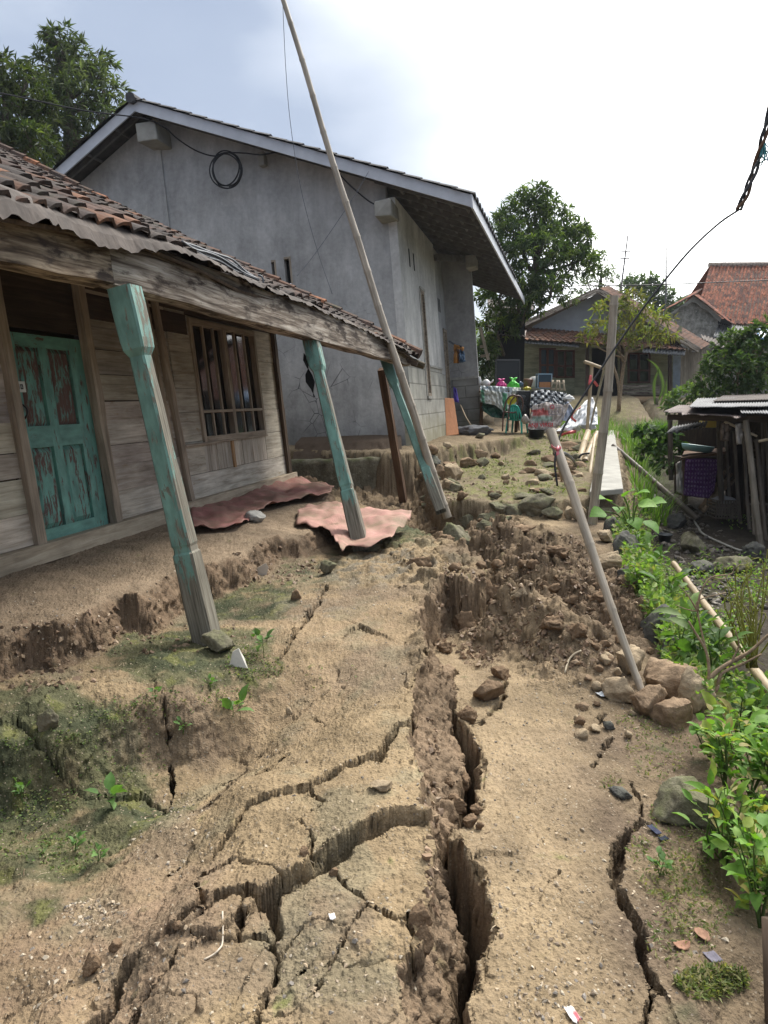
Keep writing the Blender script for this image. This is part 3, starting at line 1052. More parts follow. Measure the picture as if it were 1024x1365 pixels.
    # unseen rise added right of the gully, blocks low sky from the porch
    hs = sstep(5, 15, X - .8 * np.maximum(Y, 0)) * sstep(40, 20, Y)
    z = z + hs * (5.5 + 1.2 * fbm(X * .25, Y * .25, 3, 85))
    # cracks
    zc = z.copy()
    for line, hw, dp, stp in CR_W:
        a = np.array(line)
        mg = .35 if stp else .1
        bb = (X > a[:, 0].min() - mg) & (X < a[:, 0].max() + mg) & (Y > a[:, 1].min() - mg) & (Y < a[:, 1].max() + mg)
        if not bb.any():
            continue
        hf = .0022 * np.clip(Y[bb] / 2, .8, 2)
        xs, ys = X[bb] + wx[bb] * .55 + hf * pn(X[bb] * 26, Y[bb] * 26, 35), Y[bb] + wy[bb] * .55 + hf * pn(X[bb] * 26, Y[bb] * 26, 36)
        d, w, sd = sdline(xs, ys, line, hw)
        _, dpp, _ = sdline(xs, ys, line, dp)
        w = w * (1 + .35 * pn(xs * 9, ys * 9, 33)) + .0008
        gr = sstep(1.15, .5, d / w)
        dz = -dpp * gr
        if stp:
            fs = 1.0 if (line[-1][0] - line[0][0]) > 0 else -1.0       # which side lies farther from the camera
            side = sd * fs
            blend = np.where(d < w, d / w, 1.0) * side * .5 + .5
            far_ = np.exp(-d / .22)
            dz = dz + stp * blend * far_ * np.clip(dpp / .05, .3, 1)
        zc[bb] += dz
    z = zc
    # surface roughness
    rough = (.007 * fbm(X * 9, Y * 9, 3, 90) + .0035 * fbm(X * 38, Y * 38, 3, 91)) * (1 + dug)
    peb = np.zeros(X.shape)
    nr = Y < 6
    if nr.any():
        d4, r4 = cells(X[nr] * 62, Y[nr] * 62, 5)
        peb[nr] = .006 * (r4 > .7) * np.sqrt(np.clip(1 - (d4 / .4) ** 2, 0, 1))
    z = z + rough + peb
    z = z + .03 * face * fbm(X * 16, Y * 16, 4, 92) + .022 * wall * np.clip(fbm(X * 16, Y * 16, 3, 93), -.8, .8) * (1 - kT)
    if not full:
        return z
    # colours of the earth itself
    n1 = fbm(X * 2.0, Y * 2.0, 5, 100)
    n2 = fbm(X * 7, Y * 7, 5, 101)
    tan = V(.285, .216, .134)
    lefttan = V(.272, .204, .123)
    brown = V(.142, .102, .067)
    raw = V(.215, .155, .102)
    mossd = V(.060, .072, .036)
    mossb = V(.150, .150, .048)
    grey = V(.17, .145, .108)
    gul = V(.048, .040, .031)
    sh = X.shape + (1,)

    def mixc(c, d, k):
        k = np.clip(k, 0, 1).reshape(sh)
        return c * (1 - k) + d * k
    c = np.ones(X.shape + (3,)) * tan
    c = mixc(c, lefttan, isL)
    damp = sstep(.05, .55, fbm(X * 1.4, Y * 1.4, 5, 105)) * (.35 + .5 * isL)
    c = mixc(c, V(.19, .145, .098), damp)
    c = mixc(c, V(.20, .175, .115), isL * sstep(.15, .6, fbm(X * 2.6, Y * 2.6, 4, 106)) * .6)
    leftdirt = blob(X, Y, [(100, 1200, 220, 120, 1), (60, 1320, 120, 80, .5), (330, 920, 140, 50, .6), (450, 850, 110, 60, .5)])
    c = mixc(c, V(.215, .152, .102), leftdirt * (.55 + .5 * n2))
    shoulder = sstep(.55, .15, np.abs(sde + .25)) * (1 - kT) * (1 - kU)
    c = mixc(c, V(.128, .095, .066), shoulder * (.75 + .5 * n1))
    c = mixc(c, brown, dug * (.85 + .4 * n2))
    c = mixc(c, raw, wall * (1 - kT) * (1 - dug * .6))
    c = mixc(c, V(.185, .148, .098), kT)
    c = mixc(c, V(.2, .155, .1), kU)
    c = mixc(c, V(.235, .178, .122), kP)
    c = mixc(c, V(.16, .112, .074), face * sstep(.05, .2, n2 + .25))
    c = mixc(c, V(.185, .13, .086), face * .75)
    m = blob(X, Y, MOSS) * (1 - kP) * (1 - .7 * face)
    mk = sstep(.35, .85, m * .95 + .40 * n2 + .25 * n1 + .02)
    c = mixc(c, mossd, mk * .8)
    c = mixc(c, V(.042, .052, .03), sstep(.5, .95, m * .7 + .55 * fbm(X * 4.3, Y * 4.3, 4, 108)) * .75)
    c = mixc(c, mossb, sstep(.75, 1.05, m * .6 + .75 * n2) * .5)
    mt = blob(X, Y, TMOSS, .3) * kT
    c = mixc(c, V(.13, .135, .05), sstep(.35, .8, mt * .9 + .5 * n2) * .8)
    c = mixc(c, grey, blob(X, Y, [(510, 760, 90, 22, .9), (420, 800, 50, 18, .6)], .17) * sstep(-.1, .4, n2))
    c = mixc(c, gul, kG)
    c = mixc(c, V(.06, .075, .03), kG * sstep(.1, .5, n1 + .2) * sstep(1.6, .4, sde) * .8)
    c = mixc(c, V(.045, .062, .026), hs * 1.5)
    c = mixc(c, V(.14, .115, .075), far)
    c = c * (1 + .16 * n1 + .12 * n2).clip(.6, 1.5).reshape(sh)
    pale = (1 - np.clip(dug * .5 + kP * .3 + kG * .85 + wall * .5, 0, .95))
    return z, c, pale


def Hs(x, y):
    return float(H(np.array([float(x)]), np.array([float(y)]))[0])


def on(px, py, z0=0.0, it=5):
    """the point of the ground seen at a place of the picture"""
    z = z0
    for _ in range(it):
        p = PZ(px, py, z)
        z = .5 * z + .5 * Hs(p[0], p[1])
    return V(p[0], p[1], Hs(p[0], p[1]))


def make_ground():
    ys = [-24.0]
    while ys[-1] < 1.25:
        ys.append(ys[-1] + (1.0 if ys[-1] < -1.5 else .06 if ys[-1] < 1.0 else .012))
    while ys[-1] < 60:
        ys.append(ys[-1] + .00175 * (ys[-1] + .3) ** 1.33)
    while ys[-1] < 1500:
        ys.append(ys[-1] * 1.12)
    ys = np.array(ys)
    us = np.concatenate([np.linspace(-4.5, -.52, 150)[:-1], np.linspace(-.52, .52, 1120), np.linspace(.52, 4.5, 150)[1:]])
    Yg = np.repeat(ys[:, None], len(us), 1)
    Xg = us[None, :] * np.where(Yg > 0, Yg + np.exp(-np.maximum(Yg, 0) / 3) + .25, 1.25 + 1.3 * np.abs(Yg))
    z, c, pale = H(Xg, Yg, True)
    m, n = Xg.shape
    # break the straight fall of the cut faces: push steep places in and out
    gy = np.gradient(z, axis=0) / np.maximum(np.gradient(Yg, axis=0), 1e-4)
    gx = np.gradient(z, axis=1) / np.maximum(np.gradient(Xg, axis=1), 1e-4)
    gm = np.hypot(gx, gy)
    st = sstep(.6, 2.2, gm) * (Yg < 20) * (Yg > .9)
    k = np.zeros_like(z)
    b = st > .01
    al = (Xg * -gy + Yg * gx)[b] / (gm[b] + 1e-6)
    ab = Xg[b] * .7 + Yg[b] * .7
    k[b] = .040 * fbm(ab * 9, z[b] * 17, 4, 120)
    k2 = np.zeros_like(z)
    k2[b] = .017 * fbm(ab * 26, z[b] * 40, 4, 121)
    fis = ((Xg > np.interp(Yg, *FTw) + .03) & (Xg < np.interp(Yg, *FRw) + .03) & (Yg < FY1)) * .22
    lim = np.clip(.16 + .42 * sstep(2.6, 4.2, Yg) + .42 * sstep(4, 7, Yg) + fis, 0, 1)
    k = k * lim + k2 * sstep(-.1, .25, lim)
    dxp, dyp = st * k * gx / (gm + 1e-6), st * k * gy / (gm + 1e-6)
    v = np.stack([Xg + dxp, Yg + dyp, z], -1).reshape(-1, 3).astype(np.float32)
    idx = np.arange(m * n).reshape(m, n)
    q = np.stack([idx[:-1, :-1], idx[:-1, 1:], idx[1:, 1:], idx[1:, :-1]], -1).reshape(-1, 4).astype(np.int32)
    me = bpy.data.meshes.new('ground')
    me.vertices.add(len(v))
    me.vertices.foreach_set('co', v.ravel())
    me.loops.add(q.size)
    me.loops.foreach_set('vertex_index', q.ravel())
    me.polygons.add(len(q))
    me.polygons.foreach_set('loop_start', np.arange(0, q.size, 4, dtype=np.int32))
    me.polygons.foreach_set('use_smooth', np.ones(len(q), bool))
    me.update(calc_edges=True)
    a = me.attributes.new('Col', 'FLOAT_COLOR', 'POINT')
    cc = np.concatenate([c.reshape(-1, 3), np.ones((m * n, 1))], 1).astype(np.float32)
    a.data.foreach_set('color', cc.ravel())
    a = me.attributes.new('pale', 'FLOAT', 'POINT')
    a.data.foreach_set('value', pale.reshape(-1).astype(np.float32))
    me.materials.append(M['soil'])
    ob = bpy.data.objects.new('ground', me)
    C.objects.link(ob)
    tag(ob, 'cracked brown earth path, moss bank and gully floor', 'ground', kind='structure')
    print('ground verts', len(v))
    return ob


make_ground()
# ------------------------------------------------------------------ wooden house
WE1, WE2, WE3 = tilt(6)
WS = PZ(385, 637, .42)


def wp(s, t, o=0.0):
    """a point of the front wall: s along it (0 = far corner), t up, o out towards the path"""
    return WS + WE2 * s + WE3 * t + WE1 * o


def wquad(mb, s0, s1, t0, t1, o, th, col=(.5, .5, .5), horiz=True, jit=0.0):
    j = rng.normal(0, jit, 8) if jit else np.zeros(8)
    q = [wp(s0 + j[0], t0 + j[1], o), wp(s1 + j[2], t0 + j[3], o), wp(s1 + j[4], t1 + j[5], o), wp(s0 + j[6], t1 + j[7], o)]
    vs = q + [a - WE1 * th for a in q]
    ro = rng.uniform(0, 50, 3)
    P = []
    for a in vs:
        ls, lt, lo = (a - WS) @ WE2, (a - WS) @ WE3, (a - WS) @ WE1
        P.append((V(ls, lt, lo) if horiz else V(lt, ls, lo)) + ro)
    mb.quadslab(q, WE1, th, col, P)


house = thing('wooden_house', 'weathered timber house leaning left, with turquoise door, barred window and sagging clay tile roof', 'house', wp(-4, 0))
mb = MB()
# courses of horizontal boards in the three bays beside door and window
for a, b in ((-9.3, -5.06), (-4.08, -2.82)):
    t = 0.07
    while t < 2.25:
        h = rng.uniform(.17, .25)
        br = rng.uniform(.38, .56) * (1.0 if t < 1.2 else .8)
        wquad(mb, a, b, t, min(t + h - .004, 2.3), rng.uniform(-.006, .006), .025, (br, br * rng.uniform(.94, 1), br * rng.uniform(.86, .98)), jit=.003)
        t += h
for a, b in ((-2.80, -2.36), (-.66, .04)):
    t = .31
    for h in (.33, .3, .24, .36, .4, .36):
        br = rng.uniform(.4, .55)
        wquad(mb, a, b, t, t + h - .004, rng.uniform(-.004, .004), .025, (br, br, br * .94))
        t += h
wquad(mb, -2.78, .05, .065, .305, .004, .03, (.52, .53, .52))
s = -2.36
for w in (.3, .27, .13, .28, .3, .3, .12):
    br = rng.uniform(.45, .6)
    wquad(mb, s, s + w - .004, .31, .60, rng.uniform(-.004, .003), .025, (br, br * .98, br * .93), horiz=False)
    s += w
wquad(mb, -2.38, -.64, 1.87, 2.3, 0, .025, (.3, .3, .3))
mb.build('board_wall', M['plank'], house)
mb = MB()                                            # boards over the openings, porch shade put into their dark colour
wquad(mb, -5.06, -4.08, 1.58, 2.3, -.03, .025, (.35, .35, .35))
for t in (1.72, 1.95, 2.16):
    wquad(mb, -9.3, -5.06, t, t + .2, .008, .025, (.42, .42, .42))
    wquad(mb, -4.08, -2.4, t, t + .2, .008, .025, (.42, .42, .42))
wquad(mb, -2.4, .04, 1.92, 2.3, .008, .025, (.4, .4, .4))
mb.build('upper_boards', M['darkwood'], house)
mb = MB()                                            # the unseen sides keep the inside dark
for a, b in (((0.05, 0), (0.05, -5.6)), ((-9.3, 0), (-9.3, -5.6)), ((-9.3, -5.6), (.05, -5.6))):
    q = [wp(a[0], -.1, a[1] - .04), wp(b[0], -.1, b[1] - .04), wp(b[0], 2.35, b[1] - .04), wp(a[0], 2.35, a[1] - .04)]
    mb.quadslab(q, np.cross(q[1] - q[0], q[3] - q[0]), .03, (.35, .35, .35))
mb.build('side_wall', M['darkwood'], house)
sl = MB()
sl.beam(wp(-9.4, .0, .02), wp(.12, .0, .02), .14, .13, WE3, col=(.5, .5, .5), seg=8, rough=.003)
sl.build('sill_beam', M['sill'], house, bevel=.006)
for s0, t0, s1, t1, w in ((-4.10, -.03, -4.16, 2.2, .09), (-5.05, -.03, -5.10, 2.2, .09), (-3.02, .06, -3.22, 2.2, .06), (-2.82, .06, -3.04, 2.2, .075), (-.02, .0, -.02, 2.2, .1)):
    mb = MB()
    mb.beam(wp(s0, t0, .015), wp(s1, t1, .015), .07, w, WE2, col=(.52, .51, .5), seg=10, rough=.003)
    mb.build('stud', M['frame'] if s0 < -.1 else M['darkwood'], house, bevel=.004)
# door
mb = MB()
DL, DR = -4.995, -4.165
for a, b, c, d in ((DL, -4.93, 0, 1.54), (-4.34, DR, 0, 1.54), (-4.69, -4.59, .145, 1.45), (-4.93, -4.34, 0, .145), (-4.93, -4.34, 1.45, 1.54), (-4.93, -4.69, .73, .885), (-4.59, -4.34, .73, .885)):
    wquad(mb, a, b, c, d, -.02, .035, (.42 if d < 1 else .5, 0, 0), horiz=(b - a) > (d - c))
door = mb.build('door', M['door'], house)
for a, b, c, d, wr in ((-4.93, -4.69, .145, .73, .62), (-4.59, -4.34, .145, .73, .52), (-4.93, -4.69, .885, 1.45, .66), (-4.59, -4.34, .885, 1.45, .76)):
    mb = MB()
    q = [(a, c), (b, c), (b, d), (a, d)]
    e = .035
    qi = [(a + e, c + e), (b - e, c + e), (b - e, d - e), (a + e, d - e)]
    vs = [wp(x, y, -.046) for x, y in q] + [wp(x, y, -.026) for x, y in qi]
    ro = rng.uniform(0, 50, 3)
    P = [V((p - WS) @ WE3, (p - WS) @ WE2, 0) + ro for p in vs]
    mb.add(vs, [(4, 5, 6, 7)] + [(i, (i + 1) % 4, 4 + (i + 1) % 4, 4 + i) for i in range(4)], P, (wr, 0, 0))
    mb.build('door_panel', M['door'], door)
mb = MB()
wquad(mb, -5.0, -4.9, 1.125, 1.20, -.012, .006, (.72, .74, .70))
pl = mb.build('number_plate', M['attr'], door)
mb = MB()
for a, b in ((-4.985, -4.962), (-4.95, -4.927)):     # the blurred dark figures on the plate
    wquad(mb, a, b, 1.145, 1.153, -.009, .003, (.08, .08, .08))
    wquad(mb, a, b, 1.172, 1.18, -.009, .003, (.08, .08, .08))
    wquad(mb, a, a + .006, 1.145, 1.18, -.0085, .003, (.08, .08, .08))
    wquad(mb, b - .006, b, 1.145, 1.18, -.0085, .003, (.08, .08, .08))
mb.build('figures', M['attr'], door)
mb = MB()
a = np.linspace(-1, 1, 9)
mb.tube([wp(-4.965, .99 + .055 * x, -.015 + .04 * math.cos(x * 1.57)) for x in a], .007, 8, (.03, .03, .03))
mb.build('handle', M['plastic'], door, smooth=True)
mb = MB()
wquad(mb, DL - .02, DR + .02, -.0, 1.65, -.09, .03, (.3, .3, .3))
mb.build('door_backing', M['darkwood'], house)
# window
mb = MB()
wl_, wr_, wb_, wt_ = -2.30, -.70, .66, 1.84
for a, b, c, d in ((wl_ - .06, wl_, .62, 1.9), (wr_, wr_ + .06, .62, 1.9), (wl_, wr_, .62, .68), (wl_, wr_, 1.84, 1.9), (-1.575, -1.495, .68, 1.84), (wl_, -1.575, .925, .955), (-1.495, wr_, .925, .955)):
    wquad(mb, a, b, c, d, .025, .07, (.5, .5, .5), horiz=(b - a) > (d - c))
wquad(mb, -2.80, -2.05, .595, .622, .04, .05)
wquad(mb, -2.05, -.62, .60, .619, .03, .04)
win = mb.build('window', M['frame'], house, bevel=.003)
for s in (-2.05, -1.80, -1.25, -.97):
    mb = MB()
    wquad(mb, s - .015, s + .015, .68, 1.84, .012, .025, horiz=False)
    mb.build('window_bar', M['frame'], win)
mb = MB()
wquad(mb, wl_, wr_, .66, 1.86, -.05, .008)
mb.build('glass', M['glass'], win)
mb = MB()
wquad(mb, -1.70, -1.645, .30, .60, .02, .02, (.62, .45, .3), horiz=False)
mb.build('bracket', M['frame'], house)

# porch beam, in two lengths that part over the first post
bj = PY(153, 378, 4.22)
bfar = PY(548, 487, 10.1)
bnear = bj + (PY(0, 347, 3.33) - bj) * 3.2
up6 = WE3
for a, b, nm in ((bnear, bj - nrm(bj - bnear) * .004, 0), (bj + nrm(bfar - bj) * .004, bfar, 1)):
    mb = MB()
    seg = 40
    d = nrm(b - a)
    side = nrm(np.cross(d, up6))
    L = np.linalg.norm(b - a)
    ro = rng.uniform(0, 30, 3)
    vs, P, fs = [], [], []
    for i in range(seg + 1):
        t = i / seg
        hh = .285 - (.04 * max(0, t - .86) / .14 if nm else 0)
        for k, (x, y) in enumerate(((-.13, 0), (0, 0), (0.0, hh), (-.13, hh))):
            j = .006 * pn(t * L * 3 + k * 9, k * 3.0, 4 + nm)
            vs.append(a + d * t * L + side * (x + j) + up6 * (y + .012 * pn(t * L * 2.2, k * 5.0 + nm, 6)))
            P.append(V(t * L, x, y) + ro)
    for i in range(seg):
        o = i * 4
        for k in range(4):
            fs.append((o + k, o + 4 + k, o + 4 + (k + 1) % 4, o + (k + 1) % 4))
    fs += [(0, 1, 2, 3), tuple(seg * 4 + k for k in (3, 2, 1, 0))]
    mb.add(vs, fs, P, (.5, .5, .5) if nm else (.46, .42, .36))
    mb.build('porch_beam', M['beamwood'], house)

# posts
PROF = [(0, .074), (.10, .074), (.262, .069), (.268, .060), (.282, .060), (.29, .066), (.4, .062), (.55, .058), (.70, .055), (.80, .053), (.815, .053), (.835, .074), (.86, .079), (.95, .081), (1, .079)]


def porch_post(b, t, sc=1.0, wear0=.0):
    mb = MB()
    d = nrm(t - b)
    x = nrm(N_ - d * (N_ @ d))
    y = np.cross(d, x)
    L = np.linalg.norm(t - b)
    P2 = []
    for i in range(len(PROF) - 1):
        (a, r), (a1, r1) = PROF[i], PROF[i + 1]
        k = max(1, int((a1 - a) / .03))
        for q in range(k):
            P2.append((a + (a1 - a) * q / k, r + (r1 - r) * q / k))
    P2.append(PROF[-1])
    ch = .011
    for f in range(8):
        ang = f // 2 * math.pi / 2
        ca, sa = math.cos(ang), math.sin(ang)
        vs, Ps, cs, fs = [], [], [], []
        ro = rng.uniform(0, 40, 3)
        for i, (h, r) in enumerate(P2):
            r = r * sc
            if f % 2 == 0:
                e = ((r, -r + ch), (r, r - ch))
            else:
                e = ((r, r - ch), (r - ch, r))
            for (p, q) in e:
                jj = .003 * pn(h * 9 + f, q * 20, 11) if h < .8 else 0
                X_, Y_ = (p + jj) * ca - q * sa, (p + jj) * sa + q * ca
                vs.append(b + d * h * L + x * X_ + y * Y_)
                Ps.append(V(h * L, q, p) + ro)
                w = .40 + wear0 + (.34 if f == 0 else .14 if f % 2 else 0) * (1.0 if h < .8 else .25) + max(0, .26 - h) * 3.2 + max(0, .10 - h) * 5
                cs.append((min(1.6, w), .5, .5))
        n = len(P2)
        for i in range(n - 1):
            fs.append((2 * i, 2 * i + 1, 2 * i + 3, 2 * i + 2))
        mb.add(vs, fs, Ps, np.array(cs))
    r = PROF[-1][1] * sc
    mb.add([b + d * L + x * p * r + y * q * r for p, q in ((-1, -1), (1, -1), (1, 1), (-1, 1))], [(0, 1, 2, 3)], None, (.5, .5, .5))
    return mb.build('porch_post', M['post'], house)


pb1, pt1 = PZ(277, 856, .08), PY(166, 384, 4.24)
pb2, pt2 = PZ(483, 736, .17), PY(413, 446, 7.1)
pb3, pt3 = PZ(588, 682, .16), PY(514, 480, 9.85)
porch_post(pb1, pt1, .90)
porch_post(pb2, pt2, .88, .03)
porch_post(pb3, pt3, .85, -.12)
mb = MB()
mb.beam(PZ(538, 668, -.05), PY(509, 492, 10.4), .13, .10, N_, col=(.5, .5, .5), seg=6, rough=.002)
mb.build('timber_prop', M['brownprop'], house, bevel=.005)

# tiled roof: ruled between the sagging eave and the ridge
EPX = [(-330, 186, 2.2), (-150, 226, 2.75), (0, 256, 3.35), (85, 286, 3.98), (159, 309, 4.5), (230, 328, 5.0), (270, 345, 5.35), (330, 374, 6.05), (409, 405, 7.25), (479, 437, 8.75), (556, 474, 10.35)]
EV = np.array([PY(a, b, c * (.955 if c < 9 else .98)) for a, b, c in EPX])
EL_ = np.concatenate([[0], np.cumsum(np.linalg.norm(np.diff(EV, axis=0), axis=1))])
VG = PY(-6, 198, 11.85)
RT = 1.0


def roof_pt(s, t):
    """s metres from the far verge along the eave, t metres up the slope"""
    sl = EL_[-1] - s
    e = V(*[np.interp(sl, EL_, EV[:, k]) for k in range(3)])
    e0 = EV[-1]
    vdir = nrm(VG - e0)
    run = np.linalg.norm(VG - e0)
    # the ridge sags less than the eave
    line = EV[-1] + (EV[0] - EV[-1]) * (s / EL_[-1])
    k = min(1, t / run)
    q = e * (1 - k) + line * k
    sag = .05 * math.sin(s * 1.1) * math.sin(min(t, 6) * .8) + .03 * math.sin(s * 2.3 + t)
    return q + vdir * t + Z_ * sag


def tile_mesh(mb, fn, ns, nt, ts, tt, amp, palette, jit=1.0, th=.014, nseg=6, skip=0.0):
    for i in range(ns):
        for j in range(nt):
            s0, t0 = i * ts, j * tt
            if skip and rng.random() < skip:
                continue
            a, b, c = fn(s0, t0), fn(s0 + ts, t0), fn(s0, t0 + tt)
            ex, ey = b - a, c - a
            n = nrm(np.cross(ey, ex))
            if n[2] < 0:
                n = -n
            lx, ly = rng.normal(0, .006 * jit, 2)
            lift = abs(rng.normal(0, .006 * jit)) + .02
            tw = rng.normal(0, .03 * jit)
            vs, fs = [], []
            for r, (v, dz) in enumerate(((-.16, lift + th * 0), (.55, .012), (1.08, .0))):
                for k in range(nseg + 1):
                    x = k / nseg
                    w = amp * (math.sin(2 * math.pi * (x * 1.06 - .10)) * .8 + .35 * math.sin(4 * math.pi * x))
                    vs.append(a + ex * (x * 1.07 - .035 + tw * v) + ey * v + n * (w + dz) + n * lx)
            for k in range(nseg + 1):                     # thickness of the lower lip
                vs.append(vs[k] - n * th * 1.5 + ey * .01)
            m = nseg + 1
            for r in range(2):
                for k in range(nseg):
                    fs.append((r * m + k, r * m + k + 1, (r + 1) * m + k + 1, (r + 1) * m + k))
            for k in range(nseg):
                fs.append((3 * m + k, 3 * m + k + 1, k + 1, k))
            col = np.array(palette[rng.integers(len(palette))]) * rng.uniform(.75, 1.2)
            mb.add(vs, fs, None, col)


PAL = [(.058, .042, .036), (.07, .048, .04), (.048, .038, .034), (.085, .052, .041), (.062, .047, .04), (.072, .05, .042), (.15, .075, .045), (.052, .042, .038), (.066, .052, .044), (.055, .043, .037)]
mb = MB()
tile_mesh(mb, roof_pt, 55, 38, .165, .2, .023, PAL, 1.2)
roof = mb.build('tiled_roof', M['tile'], house)
mb = MB()                                             # verge tiles along the far slope, rusty orange in places
for j in range(30):
    a, b = roof_pt(-.03, j * .25 - .05), roof_pt(-.03, j * .25 + .27)
    col = np.array([(.24, .105, .055), (.09, .058, .045), (.14, .075, .05), (.08, .055, .045)][rng.integers(4)]) * rng.uniform(.8, 1.2)
    d = nrm(b - a)
    mb.tube([a + Z_ * (.045 + rng.normal(0, .006)), b + Z_ * (.03 + rng.normal(0, .006))], [.072, .058], 8, col)
mb.build('verge_tiles', M['tile'], roof)
mb = MB()
G = [[roof_pt(s, t) - Z_ * .075 for t in np.linspace(-.02, 7.6, 12)] for s in np.linspace(.02, 9.0, 16)]
mb.grid(G)
rb = [[p + WE1 * 0 for p in r] for r in G]
mb.build('roof_deck', M['darkwood'], house, solid=.02)
# the far slope beyond the ridge closes the house off
mb = MB()
rt = [roof_pt(s, 7.6) for s in np.linspace(0, 9, 8)]
mb.grid([[p, p - N_ * 4 - Z_ * 2.2] for p in rt])
mb.build('back_slope', M['tile'], house, solid=.05)
# torn tin strip over the eave
mb = MB()
top, bot = [], []
L0 = EL_[-1]
for k, sl in enumerate(np.arange(.25, L0 - .35, .035)):
    e = V(*[np.interp(sl, EL_, EV[:, q]) for q in range(3)])
    near = sstep(EL_[5] + .3, EL_[5] - .5, sl)
    dn = .035 + .045 * near + .06 * near * pn(sl * 1.3, 1.5, 3) + .018 * pn(sl * 9, 0.4, 7) + .02 * abs(pn(sl * 23, 2.2, 8)) + rng.normal(0, .004)
    top.append(e + WE1 * .0 + Z_ * .025)
    bot.append(e + WE1 * (.07 + .02 * pn(sl * 4, 2, 9)) - Z_ * dn)
mb.grid([[t - N_ * .12 + Z_ * .05, t, t * .5 + b * .5 + WE1 * .01, b] for t, b in zip(top, bot)])
mb.build('eave_strip', M['tin'], house, solid=.004)
# rotten rafter ends at the far corner
mb = MB()
e = EV[-1]
mb.tube([e - N_ * 1.2 + Z_ * .38 - U_ * .05, e + V(0, 0, -.07) - N_ * .1, e + N_ * .1 - Z_ * .14], [.05, .055, .045], 8, (.45, .5, .4))
mb.beam(e - U_ * .25 - N_ * .55 + Z_ * .1, e - U_ * .18 + N_ * .04 - Z_ * .12, .07, .06)
mb.build('rafter_end', M['darkwood'], house)
mb = MB()                                             # rag of black cloth hanging beside the middle post
r0 = PY(405, 470, 7.25)
G = [[r0 + V(.05 * math.sin(i * 1.3) * j + .016 * i - .02 * j * i * .3, .02 * math.sin(i), -.07 * i) for j in (-.6, .1, .7)] for i in range(7)]
mb.grid(G, (.02, .02, .022))
tag(mb.build('rag', M['cloth'], None, solid=.006), 'black rag dangling behind the capital of the middle porch post', 'rag')

# ------------------------------------------------------------------ grey rendered house
GE1, GE2, GE3 = tilt(5)
GO = PY(553, 598, 13.2)


def gp(a, b, c):
    return GO + GE1 * a + GE2 * b + GE3 * c


grey = thing('rendered_house', 'tall unpainted grey rendered house with pitched roof and tall narrow windows', 'house', gp(-2, 3, 0))
APX, APZ = -4.32, 6.30
LX, LZ_ = -6.22, 5.30
RX, RZ = 1.31, 3.92


def roof_z(a):
    return APZ + (a - APX) * (RZ - APZ) / (RX - APX) if a > APX else APZ + (a - APX) * (LZ_ - APZ) / (LX - APX)


mb = MB()
# gable wall with two openings low on it, built as strips round them
ops = []
for xa, xb, ya, yb in ((361, 370, 347, 372), (378, 391, 343, 378)):
    p, q = PP(xa, ya, GO, GE2) - GO, PP(xb, yb, GO, GE2) - GO
    ops.append((p @ GE1, q @ GE1, q @ GE3, p @ GE3))
xs = sorted([-9.6, -.152, APX, -6.4] + [o[0] for o in ops] + [o[1] for o in ops])
for a, b in zip(xs[:-1], xs[1:]):
    ta, tb = (min(roof_z(q) - .02, 9) for q in (a, b))
    cuts = [(-.15, None)]
    op = [o for o in ops if o[0] <= a + 1e-6 and o[1] >= b - 1e-6]
    if op:
        o = op[0]
        mb.poly([gp(a, 0, -.15), gp(b, 0, -.15), gp(b, 0, o[2]), gp(a, 0, o[2])], -GE2, .15, (.5, .5, .5))
        mb.poly([gp(a, 0, o[3]), gp(b, 0, o[3]), gp(b, 0, tb), gp(a, 0, ta)], -GE2, .15, (.5, .5, .5))
    else:
        mb.poly([gp(a, 0, -.15), gp(b, 0, -.15), gp(b, 0, tb), gp(a, 0, ta)], -GE2, .15, (.5, .5, .5))
# raised column of render beside the gable peak
mb.box(gp(-4.28, -.012, 3.2), GE1 * .05, GE2 * .012, GE3 * 2.9, (.52, .52, .52))
mb.build('gable_wall', M['stucco'], grey)
for o in ops:
    m2 = MB()
    m2.beam(gp(o[1] - .02, .06, o[2]), gp(o[1] - .02, .06, o[3]), .12, .035, GE1)
    m2.beam(gp(o[0], .06, o[3] - .018), gp(o[1] - .04, .06, o[3] - .018), .12, .035, GE3)
    f = m2.build('vent_frame', M['frame'], grey)
    m2 = MB()
    m2.box(gp((o[0] + o[1]) / 2, .13, (o[2] + o[3]) / 2), GE1 * .1, GE2 * .01, GE3 * .2)
    m2.build('vent_opening', M['dark'], grey)


def gfront(mb, a, b0, b1, c0, c1, th, P=True, col=(.5, .5, .5)):
    """a piece of street-side wall at e1 = a"""
    q = [gp(a, b0, c0), gp(a, b1, c0), gp(a, b1, c1), gp(a, b0, c1)]
    vs = q + [p - GE1 * th for p in q]
    Ps = [V((p - GO) @ GE2, (p - GO) @ GE3, (p - GO) @ GE1) for p in vs] if P else None
    mb.quadslab(q, GE1, th, col, Ps)


W1 = (1.84, 2.26, .93, 3.02)
LB = 1.55
top = 4.3
mr, ml = MB(), MB()
gfront(mr, 0, -.003, W1[0], LB, top, .15, col=(.72, .715, .70))
gfront(mr, 0, W1[1], 4.1, LB, top, .15, col=(.72, .715, .70))
gfront(mr, 0, W1[0], W1[1], W1[3], top, .15, col=(.72, .715, .70))
gfront(ml, -.004, 0.002, W1[0], -.35, LB, .15, col=(.6, .6, .58))
gfront(ml, -.004, W1[1], 4.1, -.35, LB, .15, col=(.6, .6, .58))
gfront(ml, -.004, W1[0], W1[1], -.35, W1[2], .15, col=(.6, .6, .58))
